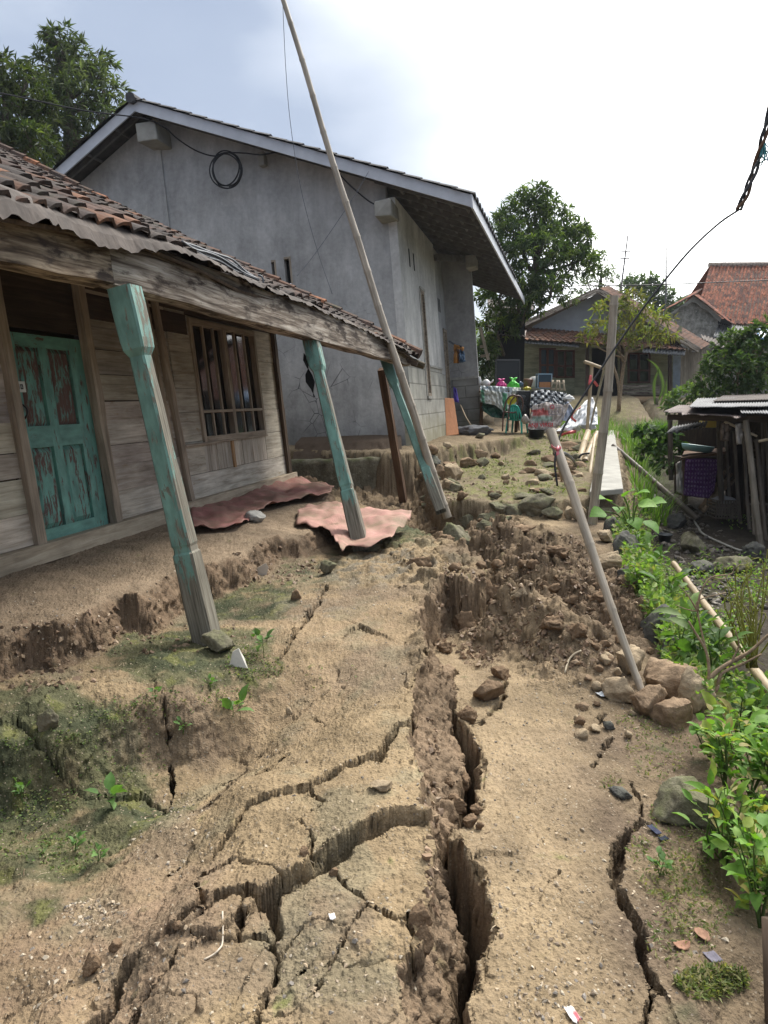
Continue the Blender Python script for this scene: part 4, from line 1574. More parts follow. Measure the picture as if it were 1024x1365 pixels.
# set-back bay with the door
RB = -.05
D2 = (5.0, 5.5, .1, 2.55)
gfront(mr, RB, 4.1, D2[0], LB - .1, top, .15)
gfront(mr, RB, D2[0], D2[1], D2[3], top, .15)
gfront(mr, RB, D2[1], 5.65, LB - .1, top, .15)
gfront(ml, RB - .004, 4.1, D2[0], -.2, LB - .1, .15, col=(.55, .55, .53))
gfront(ml, RB - .004, D2[1], 5.65, -.2, LB - .1, .15, col=(.55, .55, .53))
mb = MB()
mb.box(gp(-.085, 4.03, 2.0), GE1 * .07, GE2 * .07, GE3 * 2.3)
# projecting far block: its end wall faces back along the path
q = [gp(RB - .1, 5.65, 1.35), gp(.66, 5.65, 1.35), gp(.66, 5.65, top), gp(RB - .1, 5.65, top)]
mr.quadslab(q, -GE2, .15, (.42, .42, .43))
q = [gp(RB - .1, 5.654, -.2), gp(.66, 5.654, -.2), gp(.66, 5.654, 1.35), gp(RB - .1, 5.654, 1.35)]
vs = q + [p + GE2 * .15 for p in q]
ml.quadslab(q, -GE2, .15, (.42, .42, .42), [V((p - GO) @ GE1 + .3, (p - GO) @ GE3, 0) for p in vs])
gfront(mr, RB, 5.802, 11.4, -.2, top, .15)
q = [gp(RB, 11.5, -.2), gp(-9.6, 11.5, -.2), gp(-9.6, 11.5, 4.5), gp(RB, 11.5, 4.5)]
mr.quadslab(q, GE2, .15)
gfront(mr, -9.45, .16, 11.3, -.2, 4.5, .15)
mr.build('rendered_wall', M['stucco'], grey)
ml.build('block_wall', M['block'], grey)
for c, x, y in (((.01, .9, LB), .012, .9), ((.01, 3.2, LB), .012, .9)):
    mb = MB()
    mb.box(gp(*c), GE1 * x, GE2 * y, GE3 * .02)
    mb.build('band_course', M['concrete'], grey)
mb = MB()
mb.box(gp(.25, 5.645, 1.36), GE1 * .40, GE2 * .014, GE3 * .03)
mb.build('band_course', M['concrete'], grey)
mb = MB()
gfront(mb, -.1, W1[0], W1[1], W1[2], W1[3], .02)
gl = mb
mw = MB()
for a, b, c, d in ((W1[0], W1[0] + .07, W1[2], W1[3]), (W1[1] - .07, W1[1], W1[2], W1[3]), (W1[0], W1[1], W1[2], W1[2] + .07), (W1[0], W1[1], W1[3] - .07, W1[3])):
    gfront(mw, .02, a, b, c, d, .1)
wf = mw.build('tall_window', M['frame'], grey)
gl.build('pane', M['glass'], wf)
mb = MB()
for c in (.93, 3.02):
    gfront(mb, .03, W1[0] - .05, W1[1] + .05, c - .05 if c < 2 else c, c if c < 2 else c + .05, .1)
gfront(mb, .012, W1[0] - .1, W1[0], W1[2], W1[3], .1)
mb.build('window_surround', M['concrete'], grey)
mw = MB()
for a, b, c, d in ((D2[0], D2[0] + .07, D2[2], D2[3]), (D2[1] - .07, D2[1], D2[2], D2[3]), (D2[0], D2[1], D2[3] - .07, D2[3])):
    gfront(mw, RB + .03, a, b, c, d, .1)
df = mw.build('door_frame', M['frame'], grey)
mb = MB()
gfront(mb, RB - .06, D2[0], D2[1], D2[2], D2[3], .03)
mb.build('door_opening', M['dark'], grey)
for b in (.9, 1.35, 4.55, 4.75):
    mb = MB()
    gfront(mb, .006 if b < 4 else RB + .006, b, b + .09, 3.3 if b < 4 else 2.9, 3.62 if b < 4 else 3.2, .004)
    mb.build('vent_slot', M['dark'], grey)
# stubs of the ring beam at the corners
for a, b, c, w, h, l in ((APX + .12, -.20, APZ - .42, .19, .16, .33), (-.12, -.22, 4.02, .15, .13, .3), (.72, 5.3, 4.02, .12, .14, .3), (-2.28, -.06, roof_z(-2.28) - .2, .06, .12, .1)):
    mb = MB()
    vv = [gp(a, b, c) + GE1 * x * w * rng.uniform(.9, 1.05) + GE2 * y * l * rng.uniform(.9, 1.1) + GE3 * z * h * rng.uniform(.85, 1.1) for z in (-1, 1) for y in (-1, 1) for x in (-1, 1)]
    mb.add(vv, [(0, 2, 3, 1), (4, 5, 7, 6), (0, 1, 5, 4), (2, 6, 7, 3), (0, 4, 6, 2), (1, 3, 7, 5)])
    mb.build('beam_stub', M['whiteconc'], grey, bevel=.02)
# roof
B0, B1 = -.62, 12.2
RZF = .12                                               # the eave lifts towards the far end


def groof(a, b, h=0.0):
    k = (b - B0) / (B1 - B0)
    if a > APX:
        a2 = APX + (a - APX) * (1 + .055 * k)              # and spreads a little
        return gp(a2, b, roof_z(a2) + RZF * k + h)
    return gp(a, b, roof_z(a) + RZF * k + h)


mb = MB()
for a0, a1 in ((LX - .0, APX), (APX, RX)):
    aa = np.linspace(a0, a1, 3)
    mb.grid([[groof(a, b, .05) for b in np.linspace(B0 + .02, B1, 8)] for a in aa], flip=True)
roof = mb.build('roof_lining', M['roofdark'], grey, solid=.03)
mb = MB()


def gtile(a0, a1):
    L = math.hypot(a1 - a0, roof_z(a1) - roof_z(a0))

    def fn(s, t):
        a = a0 + (a1 - a0) * t / L
        return groof(a, B0 + s - .04, .10)
    return fn, L


f1, L1 = gtile(RX + .05, APX)
tile_mesh(mb, f1, 26, int(L1 / .3) + 1, .34, .3, .03, [(.075, .075, .08), (.06, .06, .066), (.09, .088, .09)], .7, .02, 5)
f2, L2 = gtile(LX, APX)
tile_mesh(mb, f2, 26, int(L2 / .3) + 1, .34, .3, .03, [(.075, .075, .08), (.06, .06, .066)], .7, .02, 5)
for k in range(9):
    p, q = groof(APX, B0 - .1 + k * .5, .14), groof(APX, B0 + .45 + k * .5, .16)
    mb.tube([p - GE3 * .06, q - GE3 * .06], [.09, .08], 8, (.07, .07, .075))
mb.build('tiled_roof', M['greyroof'], grey)
mb = MB()
h = .2
for a0, a1 in ((LX - .05, APX), (APX, RX + .06)):
    p0, p1 = groof(a0, B0, 0), groof(a1, B0, 0)
    mb.poly([p0 - GE3 * h * .55, p1 - GE3 * h * .55, p1 + GE3 * h * .4, p0 + GE3 * h * .4], -GE2, .03)
p0, p1 = groof(RX + .06, B0 - .03, 0), groof(RX + .06, B1, 0)
mb.poly([p0 - GE3 * .12, p1 - GE3 * .12, p1 + GE3 * .09, p0 + GE3 * .09], GE1, .03)
mb.build('bargeboard', M['fascia'], grey)
# rafters and battens under the overhang
mb = MB()
for b in np.arange(B0 + .5, B1, .62):
    mb.beam(groof(-.3, b, -.02), groof(RX, b, -.02), .05, .09, GE3, col=(.5, .5, .5))
for b in (B0 + .32,):
    mb.beam(groof(LX, b, -.0), groof(APX, b, -.0), .05, .08, GE3)
for a in np.arange(.05, RX, .28):
    mb.beam(groof(a, B0 + .03, .015), groof(a, B1, .015), .035, .05, GE3)
for a in np.arange(LX + .15, -.2, .62):
    mb.beam(groof(a, B0 + .03, .0), groof(a, .0, .0), .035, .04, GE3)
mb.beam(gp(.05, 4.0, 4.0), gp(.78, 5.5, 4.12), .08, .14, GE3)
mb.build('rafters', M['rafter'], grey)
# ------------------------------------------------------------------ small builders


def on_arr(px, py, z0=0.0, it=6):
    px, py = np.asarray(px, float), np.asarray(py, float)
    D = np.stack([ray(a, b) for a, b in zip(px.ravel(), py.ravel())])
    z = np.full(len(D), z0)
    for _ in range(it):
        k = (z - 1.5) / D[:, 2]
        P = CAM + D * k[:, None]
        z = .5 * z + .5 * H(P[:, 0], P[:, 1])
    P[:, 2] = H(P[:, 0], P[:, 1])
    return P


def spline(pts, n=8):
    pts = np.asarray(pts, float)
    P = np.vstack([2 * pts[0] - pts[1], pts, 2 * pts[-1] - pts[-2]])
    out = []
    for i in range(1, len(P) - 2):
        for t in np.linspace(0, 1, n, endpoint=False):
            a, b, c, d = P[i - 1:i + 3]
            out.append(.5 * (2 * b + (c - a) * t + (2 * a - 5 * b + 4 * c - d) * t * t + (3 * b - a - 3 * c + d) * t ** 3))
    out.append(pts[-1])
    return np.array(out)


def bamboo(name, label, p0, p1, r0, r1, mat, node=.36, bend=0.0, cat='pole', group=None, part=None, hollow=True, col=(.5, .5, .5)):
    p0, p1 = np.asarray(p0, float), np.asarray(p1, float)
    L = np.linalg.norm(p1 - p0)
    d = (p1 - p0) / L
    sd = nrm(np.cross(d, (.3, .9, .1)))
    hs, rs = [], []
    x = -.0
    nodes = np.arange(node * .4, L, node)
    ev = [(0, 0)]
    for q in nodes:
        for o, k in ((-.035, 0), (-.012, .10), (-.003, .17), (.004, .06), (.012, .11), (.03, 0)):
            if 0 < q + o < L:
                ev.append((q + o, k))
    ev.append((L, 0))
    pts = [p0 + d * h + sd * (bend * math.sin(math.pi * h / L) + .006 * math.sin(h * 3.1)) for h, _ in ev]
    rr = [(r0 + (r1 - r0) * h / L) * (1 + k * .8) for h, k in ev]
    mb = MB()
    mb.tube(pts, rr, 12, col, cap=not hollow)
    if hollow:                                           # open cut ends show the wall of the cane
        for i, sg in ((0, -1), (-1, 1)):
            q = pts[i]
            mb.tube([q, q - d * sg * .06], [rr[i] * .999, rr[i] * .78], 12, (.2, .2, .2), cap=True)
    ob = mb.build(name, M[mat], part, smooth=True)
    if part is None:
        tag(ob, label, cat, group)
    return ob


def cable(name, label, pts, r, mat='cable', cat='cable', parent=None, n=8, group=None):
    mb = MB()
    mb.tube(spline(pts, n), r, 8)
    ob = mb.build(name, M[mat], parent, smooth=True)
    if parent is None:
        tag(ob, label, cat, group)
    return ob


def drape(name, label, top, bot, col, mat='cloth', m=26, n=16, off=.015, wr=.03, Y=None, cat='tarp', parent=None, solid=.004, stripes=None, lift=None, group=None, fr=4.0, plane=None):
    """a cloth between an upper and a lower picture edge; on the ground, or at depths Y=(top, bottom)"""
    def rs(e, k):
        e = np.array(e, float)
        L = np.concatenate([[0], np.cumsum(np.hypot(*np.diff(e[:, :2], axis=0).T))])
        return np.stack([np.interp(np.linspace(0, L[-1], k), L, e[:, i]) for i in range(2)], 1)
    a, b = rs(top, m), rs(bot, m)
    t = np.linspace(0, 1, n)[None, :, None]
    G2 = a[:, None, :] * (1 - t) + b[:, None, :] * t
    seed = len(ORG)
    if Y is None:
        if plane is None:
            P = on_arr(G2[..., 0], G2[..., 1]).reshape(m, n, 3)
            zz = P[..., 2]
        else:
            P = np.array([PZ(a, b, plane) for a, b in G2.reshape(-1, 2)]).reshape(m, n, 3)
            zz = np.maximum(plane - .03, H(P[..., 0], P[..., 1]))
        P[..., 2] = zz + off + wr * (.5 + fbm(P[..., 0] * fr, P[..., 1] * fr, 3, seed)) + (0 if lift is None else lift(np.linspace(0, 1, m)[:, None], t[..., 0]))
    else:
        P = np.zeros((m, n, 3))
        for i in range(m):
            for j in range(n):
                k = j / (n - 1)
                yy = Y[0] * (1 - k) + Y[1] * k + wr * fbm(i * .35, j * .18, 3, seed)
                P[i, j] = PY(*G2[i, j], yy)
    if stripes:
        cc = np.array([[stripes(i / (m - 1), j / (n - 1)) for j in range(n)] for i in range(m)])
    else:
        k = rng.normal(1, .05, (m, n, 1))
        cc = np.array(col)[None, None, :] * k
    mb = MB()
    mb.grid(P, cc)
    ob = mb.build(name, M[mat], parent, smooth=True, solid=solid)
    if parent is None:
        tag(ob, label, cat, group)
    return ob


import bmesh
_ico = {}


def ico(sub):
    if sub not in _ico:
        bm = bmesh.new()
        bmesh.ops.create_icosphere(bm, subdivisions=sub, radius=1)
        v = np.array([q.co[:] for q in bm.verts])
        f = [tuple(q.index for q in p.verts) for p in bm.faces]
        bm.free()
        _ico[sub] = (v, f)
    return _ico[sub]


def rock_shape(sub=4, facets=7, rough=.16, r=None):
    r = r or rng
    v, f = ico(sub)
    o = r.uniform(0, 60)
    n3 = (fbm(v[:, 0] * 1.1 + o, v[:, 1] * 1.1, 3, 3) + fbm(v[:, 1] * 1.1, v[:, 2] * 1.1 + o, 3, 8)) * .5
    p = v * (1 + .34 * n3)[:, None]
    for _ in range(facets):
        d = nrm(r.normal(size=3))
        h = r.uniform(.42, .8)
        k = p @ d - h
        p = p - np.where(k > 0, k * .96, 0)[:, None] * d
    n4 = (fbm(p[:, 0] * 4 + o, p[:, 1] * 4, 4, 5) + fbm(p[:, 1] * 4 + o, p[:, 2] * 4, 4, 15)) * .5
    p = p * (1 + rough * n4)[:, None]
    return p, f


def stone(px, py, w, h, mat, label, name='stone', cat='stone', group=None, d=.9, sink=.25, facets=10, z=None, sub=4, Y=None, rough=.18):
    """px, py = middle of the foot of the stone in the picture; w, h in px"""
    b = on(px, py) if Y is None else PY(px, py, Y)
    k = np.linalg.norm(b - CAM) / F
    p, f = rock_shape(sub, facets, rough)
    p = p / (np.abs(p).max(0) + 1e-9)
    W_, H_ = w * k / 2, h * k / 2
    a = rng.uniform(-.35, .35)
    D_ = W_ * d
    q = p * V(W_, D_, H_ * (1 + sink))
    ca, sa = math.cos(a), math.sin(a)
    q = np.stack([q[:, 0] * ca - q[:, 1] * sa * .6, q[:, 0] * sa * .6 + q[:, 1] * ca, q[:, 2]], 1)
    c = b + V(0, D_ * .5, H_ * (1 - sink))
    mb = MB()
    mb.add(q + c, f)
    ob = mb.build(name, M[mat], None, smooth=True, base=b)
    return tag(ob, label, cat, group)


# ------------------------------------------------------------------ poles, cables
bamboo('bamboo_pole', 'tall thin grey bamboo pole leaning on the wooden house eave and rising past the sky', PY(597, 690, 8.95), PY(366, -40, 9.35), .055, .027, 'bamboo', .42, .03)
bamboo('bamboo_pole', 'leaning bare bamboo pole with split top, its foot beside the brown boulders', PY(864, 944, 3.72), PY(733, 574, 4.62), .019, .031, 'bamboo', .40, .0, hollow=True)
bamboo('bamboo_post', 'thick upright grey bamboo post at the front corner of the mossy terrace', PY(789, 703, 8.4), PY(820, 394, 8.25), .056, .043, 'bamboo', .46, -.02, cat='post')
bamboo('bamboo_pole', 'tan bamboo pole lying down the weedy bank into the gully', PY(898, 751, 8.8), PY(1110, 1030, 3.9), .034, .037, 'bamboo_tan', .34, .0, col=(.34, .34, .33))
bamboo('dark_pole', 'dark weathered pole slanting from the terrace edge down to the gully floor', PY(817, 594, 15.2), PY(930, 692, 13.4), .05, .055, 'bamboo_dark', .6, .0)
bamboo('bamboo_cane', 'upright thin bamboo cane with a red ribbon knotted round it', PY(782, 592, 14.6), PY(789, 486, 14.5), .033, .03, 'bamboo_tan', .5)
bamboo('bamboo_cane', 'short cane laid across the top of the ribboned upright', PY(779, 482, 14.45), PY(806, 492, 14.5), .032, .03, 'bamboo_tan', .4)
bamboo('bamboo_cane', 'cut pale bamboo length leaning at the foot of the ribboned upright cane', PY(772, 616, 13.4), PY(784, 575, 14.3), .062, .056, 'bamboo_tan', .5, col=(.62, .62, .6))
bamboo('bamboo_cane', 'cut tan bamboo length nearer the grey post, tied beside its paler twin', PY(780, 615, 13.3), PY(796, 577, 14.4), .06, .052, 'bamboo_tan', .5)
bamboo('stick', 'long thin pale stick leaning between the concrete slab and the grey post', PY(786, 640, 11.8), PY(793, 580, 13.0), .03, .025, 'bamboo_tan', .7, cat='stick', hollow=False)
bamboo('stick', 'split cane splinter tied to the top of the leaning pole', PY(750, 640, 4.5), PY(735, 573, 4.66), .012, .009, 'bamboo_tan', .5, cat='stick', hollow=False)
cable('power_cable', 'black cable rising from the leaning pole across the white sky', [PY(743, 648, 4.45), PY(740, 612, 4.5), PY(750, 573, 4.6), PY(790, 509, 4.7), PY(830, 449, 4.8), PY(868, 397, 4.85), PY(917, 337, 4.9), PY(957, 299, 5), PY(986, 279, 5)], .0065)
tw = thing('cable_end', 'twisted black cable end with a brown core and teal string, high against the sky', 'cable', PY(986, 279, 5))
for ph, r, m in ((0, .008, 'cable'), (2.1, .010, 'cable'), (4.2, .010, 'brownprop')):
    pts = []
    for i, (x, y) in enumerate(((984, 280), (992, 265), (998, 248), (1006, 226), (1013, 205), (1018, 185), (1024, 160), (1032, 120))):
        pts.append(PY(x + 3.6 * math.cos(ph + i * 1.5), y + 2 * math.sin(ph + i * 1.5), 5 + .02 * math.sin(ph + i * 1.5)))
    mb = MB()
    mb.tube(spline(pts, 6), r, 8)
    mb.build('strand', M[m], tw, smooth=True)
mb = MB()
for i in range(9):
    mb.tube([PY(1018, 188, 5), PY(1019 + rng.uniform(-6, 7), 200 + rng.uniform(-4, 14), 4.98), PY(1020 + rng.uniform(-8, 9), 212 + rng.uniform(-8, 10), 5)], .004, 5, (.04, .22, .24))
mb.build('string', M['plastic'], tw)
cable('thin_wire', 'thin grey wire hanging from the sky in front of the grey gable', [PY(376, -20, 11.5), PY(381, 90, 11.6), PY(388, 170, 11.7), PY(402, 255, 11.8), PY(422, 330, 11.8), PY(443, 392, 11.6)], .0045, 'wire', 'wire')
cable('thin_wire', 'thin slack wire running from the roof edge down to the tiles before the grey gable', [PY(492, 228, 12.2), PY(472, 262, 12.2), PY(440, 310, 12.1), PY(415, 345, 12.0), PY(396, 368, 11.8)], .0045, 'wire', 'wire')
cable('service_cable', 'black service cable crossing from the left-hand trees to the gable peak', [PY(-60, 112, 13.2), PY(20, 128, 13.3), PY(110, 147, 13.5), PY(180, 156, 13.6), PY(205, 162, 13.7)], .012)
lp = [PY(205, 162, 13.7), PY(222, 172, 13.75), PY(238, 186, 13.75), PY(262, 201, 13.8), PY(285, 208, 13.8), PY(300, 204, 13.75)]
cable('wall_cable', 'black cable looping along the top of the grey gable to the beam stub', lp + [PY(325, 204, 13.5), PY(350, 206, 13.4), PY(400, 200, 13.3), PY(440, 222, 13.15), PY(470, 250, 13.05), PY(495, 270, 13.0), PY(512, 274, 12.9)], .013)
mb = MB()
pts = []
for i in range(52):
    a = i * .52
    r = 1 + .10 * math.sin(i * .37)
    pts.append(PY(302 + 19 * r * math.cos(a) + 2 * math.sin(i * .8), 226 + 23 * r * math.sin(a), 13.66 + .03 * math.sin(i)))
mb.tube(spline(pts, 3), .013, 6)
tag(mb.build('cable_coil', M['cable'], None, smooth=True), 'coil of black cable hanging on the grey gable wall', 'cable coil')
mb = MB()
for i in range(12):
    o = rng.normal(0, 1, 8)
    a, b = V(243, 324), V(345, 374)
    pts = []
    for k in np.linspace(0, 1, 7):
        q = a + (b - a) * k + V(0, 1) * (9 * math.sin(k * math.pi) * (i / 6 - 1) + o[int(k * 6)] * 1.2)
        pts.append(PY(q[0], q[1] + 0, 5.0 + 1.18 * k + .02 * o[0] - .12))
    e = pts[-1]
    mb.tube(spline(pts, 4), .0075, 6)
mb.tube(spline([PY(345 + 6 * math.cos(a), 374 + 7 * math.sin(a), 6.05) for a in np.linspace(-1.7, 1.7, 7)], 4), .008, 6)
tag(mb.build('wire_bundle', M['wire'], None, smooth=True), 'bundle of grey wire lying on the clay tiles above the porch beam', 'wire bundle')
cable('power_line', 'thin dark line strung level across the far roofs', [PY(640, 384, 34), PY(780, 381, 34), PY(860, 380, 34), PY(940, 377, 34), PY(1080, 371, 34)], .022)
for a, b, lab in (((828, 384, 36.5), (837, 314, 36.5), 'bent roof aerial pole tilting right above the green house'), ((888, 392, 40), (888, 313, 40), 'straight thin mast standing behind the green house roof')):
    mb = MB()
    mb.tube([PY(*a) - V(0, 0, 3.0), PY(*a), PY(*b)], [.05, .045, .03], 6)
    if b[0] < 850:
        for k in (.55, .68):
            c = PY(*a) + (PY(*b) - PY(*a)) * k
            mb.tube([c - V(.22, 0, -.03), c + V(.22, 0, .03)], .03, 6)
    tag(mb.build('aerial_mast', M['rafter'], None, smooth=True), lab, 'mast')


def ribbon(label, pts, w, col=(.62, .12, .12)):
    mb = MB()
    S = spline(pts, 5)
    d = np.gradient(S, axis=0)
    G = []
    for i, (p, q) in enumerate(zip(S, d)):
        s = nrm(np.cross(q, (.2, 1, .3 + .5 * math.sin(i * .6))))
        G.append([p - s * w / 2, p + s * w / 2])
    mb.grid(G, col)
    tag(mb.build('ribbon', M['plastic'], None, smooth=True, solid=.002), label, 'ribbon')


ribbon('red ribbon knotted on the upright bamboo cane', [PY(788, 500, 14.4), PY(786, 512, 14.38), PY(791, 508, 14.35), PY(797, 515, 14.4)], .05)
ribbon('red ribbon hanging on the cable in front of the white tarp', [PY(774, 543, 5.2), PY(765, 549, 5.1), PY(762, 556, 5.1), PY(768, 562, 5.1)], .016)
ribbon('pink ribbon tied round the split top of the leaning pole', [PY(735, 594, 4.55), PY(742, 599, 4.5), PY(746, 596, 4.52), PY(744, 606, 4.5), PY(748, 612, 4.52)], .022, (.6, .17, .2))
ribbon('red ribbon lying on the ground by the white tarp', [PY(748, 580, 16.6), PY(757, 577, 16.6), PY(768, 575, 16.7)], .07, (.6, .1, .1))
cable('tie_cord', 'thin black cord tied between the leaning pole and the two cut canes', [PY(741, 604, 4.6), PY(755, 606, 7), PY(764, 613, 11), PY(769, 621, 13.2), PY(774, 607, 13.4), PY(786, 604, 13.4)], .02, cat='cord')
cable('rope', 'white cord running from the grey bamboo post down beside the canes', [PY(811, 472, 8.3), PY(805, 495, 9.5), PY(797, 527, 12.0), PY(790, 556, 14.2), PY(786, 574, 14.4)], .018, 'whiteconc', 'cord')

# ------------------------------------------------------------------ far green house
YG = 33.0
green = thing('green_house', 'pale green timber house with grey gable and red framed windows behind the stall', 'house', PY(790, 527, YG))
mb = MB()


def fquad(mb, x0, y0, x1, y1, Y, th=.08, col=(.5, .5, .5), horiz=True):
    q = [PY(x0, y1, Y), PY(x1, y1, Y), PY(x1, y0, Y), PY(x0, y0, Y)]
    q = [V(a[0], Y, a[2]) for a in q]
    vs = q + [a + V(0, th, 0) for a in q]
    ro = rng.uniform(0, 50, 3)
    P = [(V(a[0], a[2], a[1]) if horiz else V(a[2], a[0], a[1])) + ro for a in vs]
    mb.quadslab(q, (0, -1, 0), th, col, P)


for x0, x1 in ((688, 719), (766, 789), (824, 837), (867, 897)):
    y = 446
    while y < 528:
        br = rng.uniform(.44, .54)
        fquad(mb, x0, y, x1, min(y + 8.6, 528), YG + rng.uniform(-.01, .01), .08, (br * 1.04, br, br * (.9 if x0 > 820 else 1)))
        y += 9
fquad(mb, 719, 446, 766, 465, YG)
fquad(mb, 719, 503, 766, 528, YG + .004)
fquad(mb, 789, 446, 824, 464, YG)
fquad(mb, 837, 446, 867, 471, YG)
fquad(mb, 837, 511, 867, 528, YG + .004)
mb.build('board_wall', M['greenwall'], green)
mb = MB()
q = [PY(897, 528, YG), PY(906, 528, YG - .2), PY(908, 470, YG - .2), PY(897, 470, YG)]
mb.quadslab(q, (-.1, -1, 0), .1)
mb.build('corner_panel', M['bluewall'], green)
mb = MB()                                             # back and side walls
a, b = PY(688, 528, YG), PY(905, 528, YG)
for p, q in (((a[0], YG + .1), (a[0], YG + 8)), ((b[0], YG + .1), (b[0] + 2.5, YG + 8)), ((a[0], YG + 8), (b[0] + 2.5, YG + 8))):
    z0, z1 = a[2] - .3, 4.6
    w = [V(*p, z0), V(*q, z0), V(*q, z1), V(*p, z1)]
    mb.quadslab(w, np.cross(w[1] - w[0], w[3] - w[0]), .1)
mb.build('side_wall', M['greenwall'], green)
for x0, y0, x1, y1, nx, gl in ((719, 464, 741, 503, 2, 'blueglass'), (741, 466, 766, 504, 2, 'glass'), (837, 470, 867, 511, 2, 'glass')):
    mb = MB()
    for i in range(nx + 1):
        x = x0 + (x1 - x0 - 2.2) * i / nx
        fquad(mb, x, y0, x + 2.6, y1, YG - .06 - .003 * (i % 2), .12, horiz=False)
    for y in (y0, (y0 * .45 + y1 * .55), y1 - 2.6):
        fquad(mb, x0, y, x1, y + 2.4, YG - .052, .1)
    w = mb.build('window', M['redwood'], green)
    mb = MB()
    fquad(mb, x0 + 1, y0 + 1, x1 - 1, y1 - 1, YG + .04, .03)
    mb.build('pane', M[gl], w)
mb = MB()
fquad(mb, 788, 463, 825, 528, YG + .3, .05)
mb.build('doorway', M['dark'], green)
mb = MB()
ap, lf, rt_ = PY(797, 389, YG - .5), PY(697, 434, YG - .5), PY(912, 448, YG - .5)
mb.poly([PY(705, 446, YG), PY(905, 452, YG), PY(880, 440, YG), PY(797, 391, YG), PY(712, 434, YG)], (0, -1, 0), .1)
mb.build('gable', M['greygable'], green)


def slab_roof(a, b, c, d, pal, name, par, ns, nt, mat='browntile', amp=.03, jit=.8):
    """tiles over the patch a (near eave) b (far eave) c (far ridge) d (near ridge)"""
    a, b, c, d = (np.asarray(q, float) for q in (a, b, c, d))

    def fn(s, t):
        return (a * (1 - s) + b * s) * (1 - t) + (d * (1 - s) + c * s) * t
    mb = MB()
    tile_mesh(mb, lambda s, t: fn(s / ns, t / nt), ns, nt, 1, 1, amp, pal, jit, .02, 4)
    ob = mb.build(name, M[mat], par)
    mb = MB()
    n = nrm(np.cross(b - a, d - a))
    n = n if n[2] > 0 else -n
    mb.grid([[fn(s, t) - n * .04 for t in (0, .5, 1)] for s in (0, .5, 1)])
    mb.build('roof_board', M['darkwood'], ob, solid=.02)
    return ob


PALB = [(.17, .085, .055), (.12, .07, .05), (.20, .10, .062), (.10, .065, .05), (.15, .08, .055)]
PALR = [(.33, .12, .07), (.27, .10, .06), (.37, .145, .085), (.19, .075, .05), (.30, .12, .075), (.11, .055, .045)]
slab_roof(PY(934, 465, 31.2), PY(946, 458, 36.5), PY(812, 381, 37.5), PY(796, 386, 32.3), PALB, 'tiled_roof', green, 16, 26)
mb = MB()
for p, q in ((PY(797, 387, 32.3), PY(690, 436, 32.3)), (PY(797, 387, 32.25), PY(932, 467, 31.15))):
    mb.beam(p, q, .1, .22, (0, .2, 1), col=(.6, .6, .6))
mb.build('bargeboard', M['beamwood'], green)
mb = MB()
q = [PY(797, 386, 32.4), PY(690, 435, 32.4), PY(690, 435, 32.4) + V(1.0, 7, .2), PY(797, 386, 32.4) + V(1.0, 7, .3)]
mb.quadslab(q, (-.4, 0, 1), .06, (.1, .07, .05))
mb.build('left_slope', M['browntile'], green)
slab_roof(PY(669, 450, 31.4), PY(914, 466, 31.0), PY(897, 451, 33.1), PY(706, 436, 33.1), PALB, 'porch_roof', green, 34, 8)


def corrug(mb, a, b, c, d, n=40, amp=.02, m=6, col=(.5, .5, .5), rag=0.0):
    """sheet with ridges running from edge ab to edge dc"""
    a, b, c, d = (np.asarray(q, float) for q in (a, b, c, d))
    nn = nrm(np.cross(b - a, d - a))
    G = []
    for i in range(n * 4 + 1):
        s = i / (n * 4)
        row = []
        for t in np.linspace(0, 1, m):
            tt = t - rag * max(0, pn(s * 9, 1, 3)) * (1 - t)
            p = (a * (1 - s) + b * s) * (1 - tt) + (d * (1 - s) + c * s) * tt
            row.append(p + nn * amp * math.sin(i / 4 * 2 * math.pi))
        G.append(row)
    mb.grid(G, col)


mb = MB()
corrug(mb, PY(668, 455, 31.35), PY(772, 463, 31.2), PY(773, 458, 31.4), PY(670, 450, 31.55), 26, .03)
mb.build('zinc_fringe', M['zinc'], green, smooth=True, solid=.006)
mb = MB()
corrug(mb, PY(856, 470, 31.0), PY(913, 474, 30.9), PY(914, 466, 31.1), PY(857, 463, 31.2), 14, .03)
mb.build('zinc_fringe', M['zinc'], green, smooth=True, solid=.006)
for x, y0 in ((692, 452), (783, 458), (829, 460), (893, 466)):
    mb = MB()
    mb.beam(PY(x, 530, 31.9), PY(x, y0, 31.9), .13, .13, (0, 1, 0))
    mb.build('porch_post', M['darkwood'], green)
bench = thing('porch_bench', 'grey slatted wooden bench on the porch of the green house', 'bench', PY(855, 527, 31.6))
mb = MB()
for y in (513, 517.5, 522):
    fquad(mb, 830, y, 879, y + 3.6, 31.6, .05, (.45, .45, .45))
mb.build('backrest', M['beamwood'], bench)
mb = MB()
fquad(mb, 828, 526, 881, 541, 31.2, .3, (.3, .3, .3))
mb.build('plank_front', M['darkwood'], bench)
mb = MB()                                             # earth step under the porch
for k in range(1):
    q = [PY(668, 569, 30.4), PY(900, 569, 30.0), PY(900, 529, 30.6), PY(668, 529, 30.9)]
    G = []
    for i in np.linspace(0, 1, 60):
        row = []
        for j in np.linspace(0, 1, 14):
            p = (q[0] * (1 - i) + q[1] * i) * (1 - j) + (q[3] * (1 - i) + q[2] * i) * j
            row.append(p + V(0, .12 * fbm(i * 30, j * 6, 4, 7), 0))
        tp = row[-1]
        row += [tp + V(0, 1.2, .03), tp + V(0, 3.5, .03)]
        G.append(row)
    mb.grid(G, (.19, .135, .085))
tag(mb.build('earth_bank', M['cloth'], None, smooth=True), 'brown earth step under the green house porch', 'bank', kind='structure')
mb = MB()
x = 905
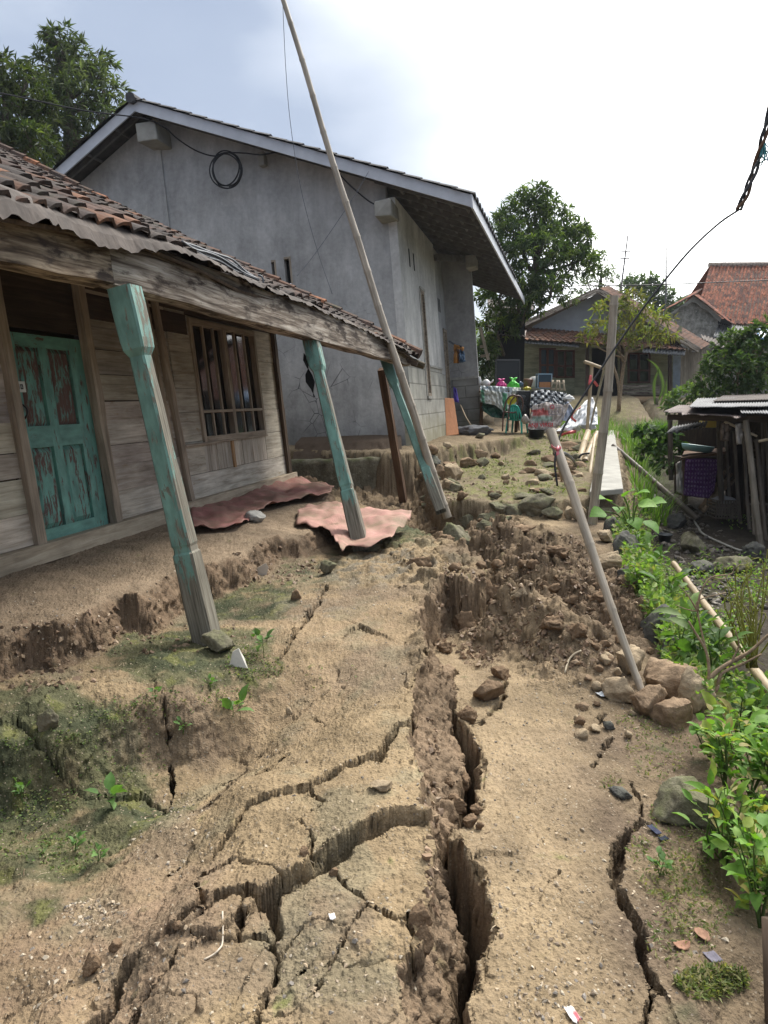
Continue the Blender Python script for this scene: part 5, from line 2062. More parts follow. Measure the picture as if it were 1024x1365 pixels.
while x < 943:
    w = rng.uniform(2.0, 3.2)
    y0 = 466 + rng.uniform(-3, 4)
    fquad(mb, x, y0, x + w - .4, 524, 34 + rng.uniform(-.03, .03), .05, (rng.uniform(.4, .6),) * 3, horiz=False)
    x += w
tag(mb.build('bamboo_fence', M['bamboo'], None), 'upright split bamboo fence right of the green house corner', 'fence')
# ------------------------------------------------------------------ red roofed house and mouldy gable house
red = thing('red_roof_house', 'house with a broad bright red tiled roof on the far right', 'house', PY(1000, 470, 50))
slab_roof(PY(925, 429, 45), PY(1180, 438, 45), PY(1180, 352, 50), PY(947, 354, 50), PALR, 'tiled_roof', red, 50, 21, 'redtile', .07, .9)
mb = MB()
a, b = PY(960, 440, 48), PY(1160, 440, 48)
for p, q in (((a[0], 47.5), (b[0], 47.5)), ((a[0], 47.6), (a[0], 54)), ((b[0], 47.6), (b[0], 54)), ((a[0], 54), (b[0], 54))):
    w = [V(*p, 1.0), V(*q, 1.0), V(*q, 6.2), V(*p, 6.2)]
    mb.quadslab(w, np.cross(w[1] - w[0], w[3] - w[0]), .1)
mb.build('wall', M['mould'], red)
mb = MB()
mb.tube([PY(945, 353, 50), PY(1190, 351, 50)], .16, 8, (.42, .36, .3))
mb.build('ridge_cap', M['browntile'], red)
mb = MB()
slab = [PY(946, 354, 50), PY(1180, 352, 50), PY(1180, 352, 50) + V(0, 6, -3), PY(946, 354, 50) + V(0, 6, -3)]
mb.quadslab(slab, (0, .4, 1), .06, (.3, .1, .06))
mb.build('back_slope', M['redtile'], red)
mg = thing('mouldy_gable_house', 'small house with a black stained plaster gable under red verge tiles', 'house', PY(922, 450, 42))
mb = MB()
mb.poly([PY(888, 470, 42), PY(958, 470, 42), PY(957, 424, 42), PY(940, 408, 42), PY(924, 399, 42), PY(906, 408, 42), PY(888, 422, 42)], (0, -1, 0), .2)
mb.build('gable_wall', M['mould'], mg)
mb = MB()
p = [(883, 424), (905, 410), (926, 394), (945, 409), (962, 424)]
lo = [(883, 430), (893, 419), (900, 417), (908, 409), (915, 407), (923, 402), (929, 404), (936, 411), (942, 412), (950, 420), (960, 429)]
mb.poly([PY(x, y, 41.7) for x, y in p] + [PY(x, y, 41.7) for x, y in lo[::-1]], (0, -1, 0), .06)
mb.build('bargeboard', M['concrete'], mg)
slab_roof(PY(876, 418, 41.4), PY(886, 413, 46), PY(936, 384, 46), PY(926, 392, 41.4), PALR, 'left_roof', mg, 10, 12, 'redtile')
slab_roof(PY(976, 431, 41.4), PY(977, 431, 45), PY(929, 391, 45), PY(926, 393, 41.4), PALR, 'right_roof', mg, 10, 12, 'redtile')
mb = MB()
corrug(mb, PY(950, 450, 40), PY(1011, 452, 40), PY(1011, 437, 43), PY(958, 432, 43), 18, .05)
mb.build('zinc_lean_to', M['zinc'], mg, smooth=True, solid=.01)
mb = MB()
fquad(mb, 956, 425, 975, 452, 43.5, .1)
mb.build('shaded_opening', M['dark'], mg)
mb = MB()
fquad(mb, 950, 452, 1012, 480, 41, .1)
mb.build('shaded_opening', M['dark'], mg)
for x in (953, 1008):
    mb = MB()
    mb.beam(PY(x, 500, 40.2), PY(x, 450, 40.2), .12, .12, (0, 1, 0))
    mb.build('lean_to_post', M['darkwood'], mg)
drape('tarp', 'bright blue tarp at the edge of the far zinc lean-to', [(1009, 438), (1045, 440)], [(1009, 452), (1045, 454)], (.10, .28, .55), 'plastic', 8, 6, Y=(41, 40), wr=.1)
mb = MB()
corrug(mb, PY(936, 452, 36), PY(975, 470, 36), PY(990, 462, 40), PY(934, 446, 40), 12, .04)
tag(mb.build('zinc_sheet', M['tin'], None, smooth=True, solid=.01), 'dark zinc eave sheet beside the mouldy gable', 'roof sheet')
mb = MB()
wb = PY(690, 430, 42)
fquad(mb, 660, 405, 700, 520, 42, 4)
wh = thing('white_house', 'patch of white walled house half hidden behind the mango tree', 'house', wb)
mb.build('wall', M['whiteconc'], wh)
mb = MB()
mb.quadslab([PY(650, 408, 41.2), PY(712, 413, 41.2), PY(712, 402, 47), PY(650, 398, 47)], (0, -.3, 1), .1, (.1, .09, .085))
mb.build('roof', M['browntile'], wh)
fquad(mb := MB(), 703, 398, 706, 426, 40, .2)
mb.build('post', M['darkwood'], wh)
# hill
mb = MB()
G = []
for i, x in enumerate(np.linspace(300, 1900, 90)):
    hgt = np.interp(x, [300, 700, 880, 905, 925, 945, 1000, 1200, 1500, 1900], [438, 432, 408, 398, 388, 381, 372, 366, 390, 420]) + 3 * fbm(x * .04, 0, 4, 3)
    t = PY(x, hgt, 620)
    G.append([V(t[0] * .8, 470, -2), V(t[0] * .9, 540, t[2] * .5), t, V(t[0] * 1.15, 800, t[2] * .8), V(t[0] * 1.3, 1000, -2)])
mb.grid(G)
hl = mb.build('distant_hill', M['hill'], None, smooth=True)
tag(hl, 'forested hill far beyond the roofs', 'hill', kind='structure')
# ------------------------------------------------------------------ shed in the gully
shed = thing('shed', 'dark lean-to shed with rusty corrugated roof sheets standing in the gully', 'shed', PZ(985, 700, -.8))
sh_ = [((884, 549, 11.9), (992, 556, 11.6), (1010, 541, 13.4), (905, 540, 13.6), 'rust', 34, .22), ((918, 543, 11.8), (1100, 541, 11.6), (1100, 527, 14.6), (930, 531, 14.6), 'zinc', 50, .05),
       ((988, 551, 11.3), (1100, 551, 11.0), (1100, 539, 12.4), (985, 541, 12.6), 'zinc', 30, .05), ((950, 535, 12.8), (1100, 531, 12.8), (1100, 522, 16), (965, 527, 16), 'tin', 40, .0)]
for a, b, c, d, m, n, rg in sh_:
    mb = MB()
    corrug(mb, PY(*a), PY(*b), PY(*c), PY(*d), n, .009, 8, rag=rg)
    mb.build('roof_sheet', M[m], shed, smooth=True, solid=.004)
for p, q, w, m in (((1014, 728, 11.5), (994, 560, 11.6), .052, 'bamboo'), ((895, 640, 15), (893, 555, 15), .05, 'bamboo_dark'), ((962, 668, 13.2), (958, 556, 13.2), .05, 'bamboo_dark'), ((1040, 735, 11.3), (1038, 556, 11.3), .06, 'bamboo_dark'), ((1100, 700, 13), (1100, 545, 13), .06, 'bamboo_dark')):
    bamboo('shed_post', '', PY(*p), PY(*q), w, w * .9, m, .5, part=shed, col=(.3, .3, .3))
mb = MB()
for p, q in (((890, 551, 12.1), (1100, 556, 11.6)), ((905, 543, 13.4), (1100, 541, 13.2))):
    mb.beam(PY(*p) - V(0, 0, .06), PY(*q) - V(0, 0, .06), .07, .09)
mb.build('roof_beam', M['darkwood'], shed)
mb = MB()
x = 968
while x < 1130:
    w = rng.uniform(5, 9)
    fquad(mb, x, 548 + rng.uniform(-2, 2), x + w - .7, 690 + rng.uniform(-6, 4), 14.6 + rng.uniform(-.04, .04), .04, (rng.uniform(.25, .55),) * 3, horiz=False)
    x += w
fquad(mb, 905, 548, 968, 640, 15.6, .05, (.3, .3, .3), horiz=False)
mb.build('back_wall', M['darkwood'], shed)
mb = MB()
for k in range(9):
    z = 640 - k * 10
    fquad(mb, 1000 + rng.uniform(-4, 4), 575 + k * 12, 1100, 577.5 + k * 12, 14.4, .03)
mb.build('wall_batten', M['bamboo_dark'], shed)
mb = MB()
fquad(mb, 1130, 545, 1136, 700, 11.5, 3.2, (.3, .3, .3))
mb.build('side_wall', M['darkwood'], shed)
for i, (x0, y0, x1, y1, Y, r) in enumerate([(975, 690, 966, 565, 13.6, .03), (987, 700, 978, 575, 13.4, .035), (1000, 712, 990, 575, 13.0, .032), (1006, 722, 1001, 590, 12.6, .03), (1022, 730, 1008, 585, 12.0, .035), (1019, 700, 1016, 560, 13.2, .03), (1030, 715, 1020, 560, 12.6, .032)]):
    bamboo('bamboo_pole', 'one of the dark bamboo poles propped upright inside the shed', PY(x0, y0, Y), PY(x1, y1, Y + .3), r, r * .85, 'bamboo_dark', .4, group='bamboo poles stored in the shed', col=(rng.uniform(.4, .9),) * 3)
hutch = thing('hutch', 'low wooden hutch with a plank top under the left end of the shed', 'hutch', PY(936, 668, 14))
mb = MB()
mb.quadslab([PY(908, 610, 13.6), PY(968, 602, 13.6), PY(972, 596, 14.8), (PY(912, 601, 14.8))], (0, -.3, 1), .05, (.5, .5, .5))
mb.build('plank_top', M['brownprop'], hutch, bevel=.01)
mb = MB()
fquad(mb, 912, 610, 962, 662, 14.4, .5, (.3, .3, .3))
mb.build('body', M['darkwood'], hutch)
for x in (913, 960):
    mb = MB()
    mb.beam(PY(x, 672, 13.75), PY(x, 606, 13.75), .08, .08, (0, 1, 0))
    mb.build('leg', M['darkwood'], hutch)


def purple(i, j):
    a, b = (i * 11) % 1, (j * 9) % 1
    q = math.hypot(a - .5, b - .5)
    return (.24, .15, .28) if q < .3 else (.075, .028, .10) if q < .42 else (.125, .052, .165)


drape('patterned_cloth', 'purple cloth with pale scalloped pattern hanging on the front of the hutch', [(914, 612), (940, 611), (958, 612)], [(911, 660), (930, 663), (945, 664), (952, 655)], (0, 0, 0), 'cloth', 60, 52, Y=(13.6, 13.5), wr=.05, cat='cloth', stripes=purple)
drape('grey_sack', 'limp pale grey sack hanging at the left end of the hutch', [(902, 618), (908, 614)], [(903, 655), (910, 659)], (.36, .34, .31), 'cloth', 10, 16, Y=(13.5, 13.4), wr=.1, cat='sack', solid=.03)
mb = MB()
b0 = PY(929, 602, 14.0)
mb.lathe([(.20, 0), (.27, .04), (.30, .12), (.29, .125), (.26, .05), (.19, .02)], b0, (.12, 0, 1), 20, (.16, .30, .31))
tag(mb.build('basin', M['plastic'], None, smooth=True), 'teal plastic basin resting on top of the hutch', 'basin')
mb = MB()
fquad(mb, 939, 560, 956, 570, 13.8, .25, (.55, .40, .07))
tag(mb.build('jerrycan', M['plastic'], None, bevel=.02), 'yellow plastic container tucked under the shed roof above the hutch', 'container')
mb = MB()
corrug(mb, PY(888, 578, 12.6), PY(941, 568, 12.6), PY(944, 561, 13.6), PY(898, 569, 13.6), 12, .02, rag=.3)
tag(mb.build('zinc_sheet', M['zinc'], None, smooth=True, solid=.004), 'loose pale zinc sheet hanging below the shed roof at its left end', 'roof sheet')
for i, (a, b, c, d, r) in enumerate([(934, 678, 972, 622, .05), (940, 676, 966, 630, .045), (945, 672, 978, 640, .055), (950, 665, 975, 632, .05), (938, 681, 957, 655, .04), (948, 668, 949, 620, .03)]):
    bb, tt = PY(a, b, 13.7 - .05 * i), PY(c, d, 14.2 - .03 * i)
    pts = [bb + (tt - bb) * k + V(.04 * pn(k * 3, i * 7.0), .03 * pn(k * 3, i * 5.0 + 2), .05 * pn(k * 2, i)) for k in np.linspace(0, 1, 9)]
    mb = MB()
    mb.tube(pts, np.linspace(r, r * .6, 9), 9)
    tag(mb.build('firewood_stick', M['paletwig'], None, smooth=True), 'crooked brown stick in the firewood heap beside the purple cloth', 'firewood', 'firewood sticks beside the hutch')
bas = thing('crate', 'open bamboo lattice crate filled with white stuff, in front of the shed posts', 'crate', PY(969, 692, 13.2))
c0, cw, ch_, cdp = PY(954, 692, 13.2), 30 * 13.2 / F, 26 * 13.2 / F, .38
mb = MB()
for k in range(6):
    z = c0[2] + .02 + ch_ * k / 5.5
    for yy in (0, cdp):
        mb.beam(V(c0[0], c0[1] + yy, z), V(c0[0] + cw, c0[1] + yy, z), .012, .022)
    for xx in (0, cw):
        mb.beam(V(c0[0] + xx, c0[1] + .015, z), V(c0[0] + xx, c0[1] + cdp - .015, z), .012, .022)
for k in range(9):
    x = c0[0] + cw * k / 8
    for yy in (-.012, cdp + .012):
        mb.beam(V(x, c0[1] + yy, c0[2]), V(x, c0[1] + yy, c0[2] + ch_), .022, .012, (0, 1, 0))
mb.build('lattice', M['bamboo_dark'], bas)
p, f = rock_shape(4, 0, .3)
mb = MB()
mb.add(p * V(cw * .46, cdp * .42, .07) + V(c0[0] + cw / 2, c0[1] + cdp / 2, c0[2] + ch_ - .02), f, None, (.3, .295, .29))
mb.build('contents', M['cloth'], bas, smooth=True)
drape('hanging_bag', 'limp brown bag hanging from the stick under the shed roof', [(963, 564), (974, 566)], [(961, 587), (970, 588)], (.16, .12, .09), 'cloth', 8, 10, Y=(11.9, 11.9), wr=.1, cat='bag', solid=.05)
drape('hanging_cloth', 'pale cloth tied in a bunch on the stick under the shed roof', [(981, 566), (991, 564)], [(983, 592), (988, 592)], (.42, .38, .34), 'cloth', 8, 10, Y=(11.7, 11.7), wr=.12, cat='cloth', solid=.03)
for p, q, lab in (((966, 562, 11.9), (1009, 582, 11.6), 'thin tan stick poking out under the shed roof, carrying the bag'), ((1012, 588, 11.4), (1060, 580, 11.6), 'stick end poking in at the right border below the shed roof')):
    bamboo('stick', lab, PY(*p), PY(*q), .022, .018, 'bamboo_tan', .5, cat='stick', hollow=False)


def bucket(px, py, Y, r, h, label, col, name='bucket', lean=(0, 0, 1)):
    b = PY(px, py, Y)
    mb = MB()
    mb.lathe([(r * .8, 0), (r, h), (r * 1.08, h), (r * 1.08, h - .02), (r * .96, h - .025), (r * .76, .02)], b, lean, 22, col)
    tag(mb.build(name, M['plastic'], None, smooth=True), label, name)


g1 = on(886, 722, -.8)
bucket(886, 722, g1[1], .11, .13, 'small black bucket on the gully floor', (.05, .055, .06))
g1 = on(871, 681, -.8)
bucket(871, 681, g1[1], .11, .12, 'pale teal tub with a white rag on it in the gully', (.28, .36, .34), 'tub')
p, f = rock_shape(3, 2, .35)
mb = MB()
mb.add(p * V(.06, .05, .12) + g1 + V(.02, 0, .2), f, None, (.55, .53, .51))
tag(mb.build('rag', M['cloth'], None, smooth=True), 'crumpled white rag lying on the tub in the gully', 'rag')
hp = [on(x, y, -.8) + V(0, 0, .03) for x, y in ((922, 684), (928, 690), (926, 697), (931, 705), (936, 713), (950, 721), (970, 730), (985, 736), (998, 739))]
cable('white_hose', 'thin white hose snaking across the gully floor to the grey bundle', hp, .018, 'whiteconc', 'hose')
stone(1010, 742, 34, 22, 'rock_grey', 'grey plastic wrapped bundle at the end of the white hose', 'bundle', 'bundle', facets=3, rough=.3)

# ------------------------------------------------------------------ stall with household goods
YS = 18.0


def gz(px, Y):
    x = (px - 512) / F * Y * 1.0
    return Hs(x, Y)


table = thing('table', 'table of household goods under white and green printed cloth at the house corner', 'table', PY(665, 570, 18.6))
mb = MB()
mb.quadslab([PY(639, 521, 18.2), PY(692, 521, 18.2), PY(694, 517, 19.2), PY(640, 517, 19.2)], (0, 0, 1), .04)
mb.build('tabletop', M['brownprop'], table)
for x, y in ((642, 18.3), (689, 18.3), (643, 19.0), (690, 19.0)):
    mb = MB()
    mb.beam(PY(x, 522, y), V(PY(x, 522, y)[0], y, .6), .06, .06, (0, 1, 0))
    mb.build('leg', M['brownprop'], table)


def stallcloth(i, j):
    if j < .25 and i < .8:
        return (.55, .60, .62)
    if .55 < i < .66 and j > .1:
        return (.13, .33, .2)
    if .02 < i < .1:
        return (.13, .3, .2)
    if math.hypot(i - .82, (j - .55) * .8) < .16:
        return (.62, .55, .08)
    return (.62, .63, .58)


drape('printed_cloth', 'white printed cloth with green stripes and yellow spot hanging off the table', [(640, 514), (665, 515), (694, 517)], [(641, 536), (660, 540), (676, 552), (693, 540)], (0, 0, 0), 'cloth', 50, 24, Y=(18.2, 18.0), wr=.12, cat='cloth', stripes=stallcloth)
drape('green_tarp', 'dark green tarp sagging below the printed cloth', [(640, 534), (660, 538), (676, 548)], [(644, 548), (656, 556), (672, 558), (686, 553)], (.045, .13, .09), 'plastic', 20, 12, Y=(18.35, 18.1), wr=.2)


def bag(px, py, w, h, Y, col, label, ears=False):
    b = PY(px, py, Y)
    k = Y / F
    p, f = rock_shape(4, 0, .22)
    p = p / np.abs(p).max(0)
    z = (p[:, 2] + 1) / 2
    p[:, 0] *= 1 - .55 * sstep(.5, 1.0, z) + (.18 * sstep(.82, 1, z) if ears else 0)
    mb = MB()
    mb.add(p * V(w * k / 2, w * k / 2.4, h * k / 2) + b + V(0, 0, h * k / 2), f, None, col)
    if ears:
        t = b + V(0, 0, h * k * .93)
        for sx in (-1, 1):
            mb.tube([t, t + V(sx * w * k * .16, 0, h * k * .14), t + V(sx * w * k * .3, 0, h * k * .2)], [w * k * .12, w * k * .09, .01], 7, col)
    tag(mb.build('plastic_bag', M['plastic'], None, smooth=True), label, 'bag')


bag(668, 520, 15, 13, 18.5, (.75, .06, .30), 'knotted bright pink plastic bag on the table', True)
bag(684, 522, 17, 16, 18.4, (.10, .62, .06), 'knotted lime green plastic bag on the table beside the pink one', True)
bag(651, 519, 7, 5, 18.3, (.08, .3, .6), 'small blue plastic piece on the table edge')
bag(694, 517, 8, 9, 18.9, (.06, .12, .2), 'dark blue crumpled bag behind the lime green bag')
mb = MB()
k0 = PY(648, 514, 18.7)
mb.lathe([(.09, 0), (.11, .04), (.10, .10), (.05, .14), (.02, .16)], k0, n=14, col=(.7, .7, .68))
mb.tube([k0 + V(.09, 0, .05), k0 + V(.16, 0, .1), k0 + V(.18, 0, .15)], [.025, .02, .015], 7, (.7, .7, .68))
mb.lathe([(.05, 0), (.06, .1), (.03, .2), (.02, .22)], k0 + V(-.17, 0, 0), n=12, col=(.68, .68, .66))
tag(mb.build('kettle', M['plastic'], None, smooth=True), 'white kettle on the end of the table by the house corner', 'kettle')
spk = thing('speaker_box', 'black box standing between the table and the checkered cloth', 'box', PY(697, 560, 17.9))
mb = MB()
mb.box(PY(697, 541, 18.1), V(.15, 0, 0), V(0, .15, 0), V(0, 0, .36), (.02, .02, .022))
mb.build('body', M['plastic'], spk, bevel=.012)
mb = MB()
for y in (532, 545):
    mb.lathe([(.1, 0), (.09, .012), (.03, .006)], PY(697, y, 17.94), (0, -1, 0), 18, (.05, .05, .052))
mb.build('grille', M['plastic'], spk, smooth=True)
mb = MB()
mb.lathe([(.10, 0), (.13, .05), (.14, .22), (.12, .24), (.11, .1)], PY(705, 518, 18.6), n=16, col=(.13, .065, .04))
tag(mb.build('clay_pot', M['plastic'], None, smooth=True), 'dark brown pot among the goods behind the checkered cloth', 'pot')
mb = MB()
mb.lathe([(.16, 0), (.17, .02), (.05, .03), (.01, .03)], PY(712, 511, 18.5), (-.3, -1, .2), 20, (.5, .5, .48))
tag(mb.build('plate', M['plastic'], None, smooth=True), 'grey plate propped upright beside the brown pot', 'plate')
bag(703, 521, 12, 6, 18.3, (.55, .48, .06), 'yellow plastic piece in front of the brown pot')
tank = thing('glass_box', 'small glass box with blue rim standing on the pile', 'glass box', PY(725, 518, 18.3))
mb = MB()
fr = PY(717, 517, 18.2)
w_, d_, h_ = .33, .25, .33
for x in (0, w_):
    for y in (0, d_):
        mb.beam(fr + V(x, y, 0), fr + V(x, y, h_), .02, .02, (0, 1, 0), col=(.3, .4, .5))
for z in (0, h_):
    mb.beam(fr + V(0, 0, z), fr + V(w_, 0, z), .025, .025, col=(.25, .38, .5))
    mb.beam(fr + V(0, d_, z), fr + V(w_, d_, z), .025, .025, col=(.25, .38, .5))
    mb.beam(fr + V(0, 0, z), fr + V(0, d_, z), .024, .024, col=(.25, .38, .5))
    mb.beam(fr + V(w_, 0, z), fr + V(w_, d_, z), .024, .024, col=(.25, .38, .5))
mb.build('frame', M['plastic'], tank)
mb = MB()
mb.box(fr + V(w_ / 2, d_ / 2, h_ / 2), V(w_ / 2 - .005, 0, 0), V(0, d_ / 2 - .005, 0), V(0, 0, h_ / 2 - .005))
mb.build('glass', M['blueglass'], tank)
mb = MB()
mb.box(fr + V(w_ / 2, -.012, h_ * .22), V(w_ / 2 - .03, 0, 0), V(0, .006, 0), V(0, 0, h_ * .2), (.4, .2, .1))
mb.build('contents', M['cloth'], tank)
rack = thing('wooden_rack', 'small pale wooden rack with turned uprights on top of the pile', 'rack', PY(743, 520, 18.1))
for x0, x1 in ((734, 737), (741, 743), (747, 745), (753, 751)):
    mb = MB()
    mb.tube([PY(x0, 521, 18.1), PY((x0 + x1) / 2, 514, 18.1), PY(x1, 507, 18.15)], [.028, .018, .028], 8)
    mb.build('upright', M['sill'], rack, smooth=True)
for y in (510, 518):
    mb = MB()
    mb.beam(PY(735, y, 18.12), PY(753, y + 1, 18.12), .04, .035)
    mb.build('rail', M['sill'], rack)


def checks(i, j):
    k = (int(i * 11) + int(j * 5)) % 2
    return (.55, .57, .58) if k else (.045, .05, .06)


heap = thing('goods_heap', 'heap of salvaged household goods hidden under banner and checkered cloth', 'heap', PY(728, 575, 17.8))
p, f = rock_shape(4, 3, .15)
mb = MB()
p = p / np.abs(p).max(0)
mb.add(p * V(.42, .4, .48) + PY(728, 552, 18.25), f, None, (.25, .22, .2))
mb.build('load', M['cloth'], heap, smooth=True)
drape('checkered_cloth', 'black and white checkered cloth thrown over the heap', [(708, 522), (725, 519), (755, 524)], [(706, 545), (722, 540), (738, 538), (752, 543), (757, 531)], (0, 0, 0), 'cloth', 56, 26, Y=(17.85, 17.55), wr=.10, cat='cloth', stripes=checks)


def bancol(i, j):
    n = pn(i * 6, j * 5, 5)
    if .18 < j < .26 and i < .35:
        return (.45, .10, .10)
    if .26 < j < .42 and .05 < i < .5:
        return (.50, .16, .15)
    if .46 < j < .62 and .08 < i < .62:
        return (.32, .42, .36)
    return (.50 + .05 * n, .45 + .05 * n, .42 + .05 * n)


ban = drape('banner', 'dirty white banner with red capital letters wrapped round the heap below the checkered cloth', [(710, 541), (728, 536), (752, 540), (760, 536)], [(703, 573), (715, 577), (733, 576), (748, 566)], (0, 0, 0), 'cloth', 46, 26, Y=(17.5, 17.4), wr=.08, cat='banner', stripes=bancol)


def letters(txt, px, py, Y, size, col, parent, name='lettering', rot=0.0):
    cu = bpy.data.curves.new(name, 'FONT')
    cu.body = txt
    cu.size = size
    cu.extrude = .004
    cu.offset = size * .012
    ob = bpy.data.objects.new(name, cu)
    me = bpy.data.meshes.new_from_object(ob)
    v = np.array([q.co[:] for q in me.vertices])
    f = [tuple(q.vertices) for q in me.polygons]
    bpy.data.objects.remove(ob)
    bpy.data.meshes.remove(me)
    bpy.data.curves.remove(cu)
    o = PY(px, py, Y)
    ca, sa = math.cos(rot), math.sin(rot)
    w = np.stack([v[:, 0] * ca - v[:, 1] * sa, v[:, 0] * .05 - v[:, 2], v[:, 0] * sa + v[:, 1] * ca], 1)
    w[:, 1] += .04 * np.sin(w[:, 0] * 6)
    mb = MB()
    mb.add(w + o, f, None, col)
    return mb.build(name, M['cloth'], parent)


letters('ANJI VIRGI', 704, 569.5, 17.24, .125, (.58, .06, .07), ban, rot=.03)
letters('OTO', 714, 547, 17.30, .07, (.25, .24, .24), ban, rot=.02)
letters('B  E.NA', 731, 551, 17.28, .075, (.22, .2, .22), ban, rot=.08)
mb = MB()                                              # round emblem on the banner
c = PY(736, 542.5, 17.28)
mb.lathe([(.03, 0), (.055, .002), (.055, .006), (.03, .008)], c, (0, -1, 0), 16, (.45, .12, .15), cap=False)
mb.build('emblem', M['cloth'], ban)
mb = MB()                                              # ruled box on the banner
for a, b in (((731, 544), (750, 543)), ((731, 552.5), (750, 552)), ((731, 544), (731, 552.5)), ((750, 543), (750, 552))):
    mb.beam(PY(*a, 17.29), PY(*b, 17.29), .006, .012, (0, .3, 1), col=(.2, .2, .22))
mb.build('ruled_box', M['cloth'], ban)
drape('white_tarp', 'dirty white sheet pitched like a tent beside the heap', [(765, 553), (780, 535), (790, 529), (796, 545)], [(741, 575), (760, 574), (775, 567), (797, 566)], (.74, .75, .76), 'cloth', 30, 20, Y=(17.3, 16.7), wr=.14, solid=.006)
drape('white_tarp', 'pale blue and white plastic sheet bulging at the right of the banner', [(748, 538), (757, 534), (764, 545)], [(748, 560), (756, 562), (766, 556)], (.45, .50, .62), 'plastic', 14, 12, Y=(17.7, 17.5), wr=.14)
for px_, py_, w_, h_, col_, lab_ in ((763, 577, 26, 12, (.62, .62, .60), 'white cloth bundle slumped in front of the pitched white sheet'), (784, 574, 22, 12, (.50, .53, .58), 'pale blue cloth bundle at the right foot of the pitched sheet'), (745, 579, 18, 9, (.42, .36, .30), 'tan sack lying at the right foot of the banner'),
                                     (700, 566, 12, 14, (.30, .27, .25), 'grey brown sack standing between the black box and the banner'), (758, 536, 16, 10, (.58, .58, .57), 'white bundle lying on the heap at the end of the checkered cloth')):
    bag(px_, py_, w_, h_, 16.9 if py_ > 560 else 17.6, col_, lab_)
bucket(715, 583, 17.0, .19, .19, 'black tub standing on the ground below the banner', (.018, .019, .022), 'tub')


def chair(label, C0, col, w=.36, h=.66, sh=.33, yaw=.5):
    t = thing('plastic_chair', label, 'chair', C0)
    ca, sa = math.cos(yaw), math.sin(yaw)

    def q(x, y, z):
        return C0 + V(x * ca - y * sa, x * sa + y * ca, z)
    mb = MB()
    mb.grid([[q(x * w / 2 * (1 - .0 * y), y * w / 2, sh - .025 * math.cos(x * 1.2) * math.cos(y)) for y in np.linspace(-1, 1, 7)] for x in np.linspace(-1, 1, 7)], col)
    mb.build('seat', M['plastic'], t, smooth=True, solid=.03)
    mb = MB()
    arc = [(x, sh + (h - sh) * (1 - abs(x) ** 3.2)) for x in np.linspace(-1, 1, 15)]
    mb.tube([q(x * w / 2, w / 2 + .05 * (z - sh) / (h - sh), z) for x, z in arc], .02, 8, col)
    for x in (-.5, -.17, .17, .5):
        z1 = sh + (h - sh) * (1 - abs(x) ** 3.2) - .01
        mb.beam(q(x * w / 2, w / 2, sh), q(x * w / 2, w / 2 + .05, z1), .055, .012, q(0, 1, 0) - C0, col=col)
    mb.build('backrest', M['plastic'], t, smooth=True)
    for sx in (-1, 1):
        for sy in (-1, 1):
            mb = MB()
            mb.beam(q(sx * w / 2 * .92, sy * w / 2 * .92, sh), q(sx * w / 2 * 1.12, sy * w / 2 * 1.1, 0), .05, .05, (.3, 1, 0), .035, .035, col)
            mb.build('leg', M['plastic'], t)
    return t


cz = PY(691, 578, 17.6)
chair('turquoise plastic chair with slatted back in front of the banner', V(cz[0], 17.8, max(cz[2], .66)), (.03, .36, .27), yaw=2.6)
mc = thing('metal_chair', 'rusty brown bent metal chair frame in front of the printed cloth', 'chair', PY(681, 573, 17.6))
for pts in ([(670, 575), (671, 555), (674, 538), (679, 529), (687, 527), (690, 535), (688, 548)], [(677, 575), (678, 552), (681, 536), (688, 528), (695, 530), (697, 540), (694, 552)], [(673, 549), (684, 550), (690, 548)], [(688, 548), (691, 560), (692, 574)]):
    mb = MB()
    mb.tube(spline([PY(x, y, 17.6 + .01 * i) for i, (x, y) in enumerate(pts)], 5), .018, 8, (.10, .045, .035))
    mb.build('frame_tube', M['plastic'], mc, smooth=True)
mb = MB()
mb.box(PY(677, 497, 21.5), V(.32, 0, 0), V(0, .04, 0), V(0, 0, .36), (.018, .02, .022))
sc_ = thing('dark_board', 'dark upright board leaning behind the table of goods', 'board', PY(677, 513, 21.5))
mb.build('panel', M['plastic'], sc_)
mb = MB()
for a, b in (((661, 480), (693, 480)), ((661, 514), (693, 514)), ((661, 480), (661, 514)), ((693, 480), (693, 514))):
    mb.beam(PY(*a, 21.44), PY(*b, 21.44), .03, .04, (0, .3, 1), col=(.06, .06, .06))
mb.build('rim', M['plastic'], sc_)
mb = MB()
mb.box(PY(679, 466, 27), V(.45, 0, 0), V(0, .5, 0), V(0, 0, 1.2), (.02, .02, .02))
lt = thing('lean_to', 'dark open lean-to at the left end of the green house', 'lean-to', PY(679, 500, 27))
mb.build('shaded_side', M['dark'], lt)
mb = MB()
corrug(mb, PY(662, 446, 26), PY(700, 449, 26), PY(702, 440, 29), PY(664, 436, 29), 8, .03)
mb.build('roof', M['rust'], lt, smooth=True, solid=.01)
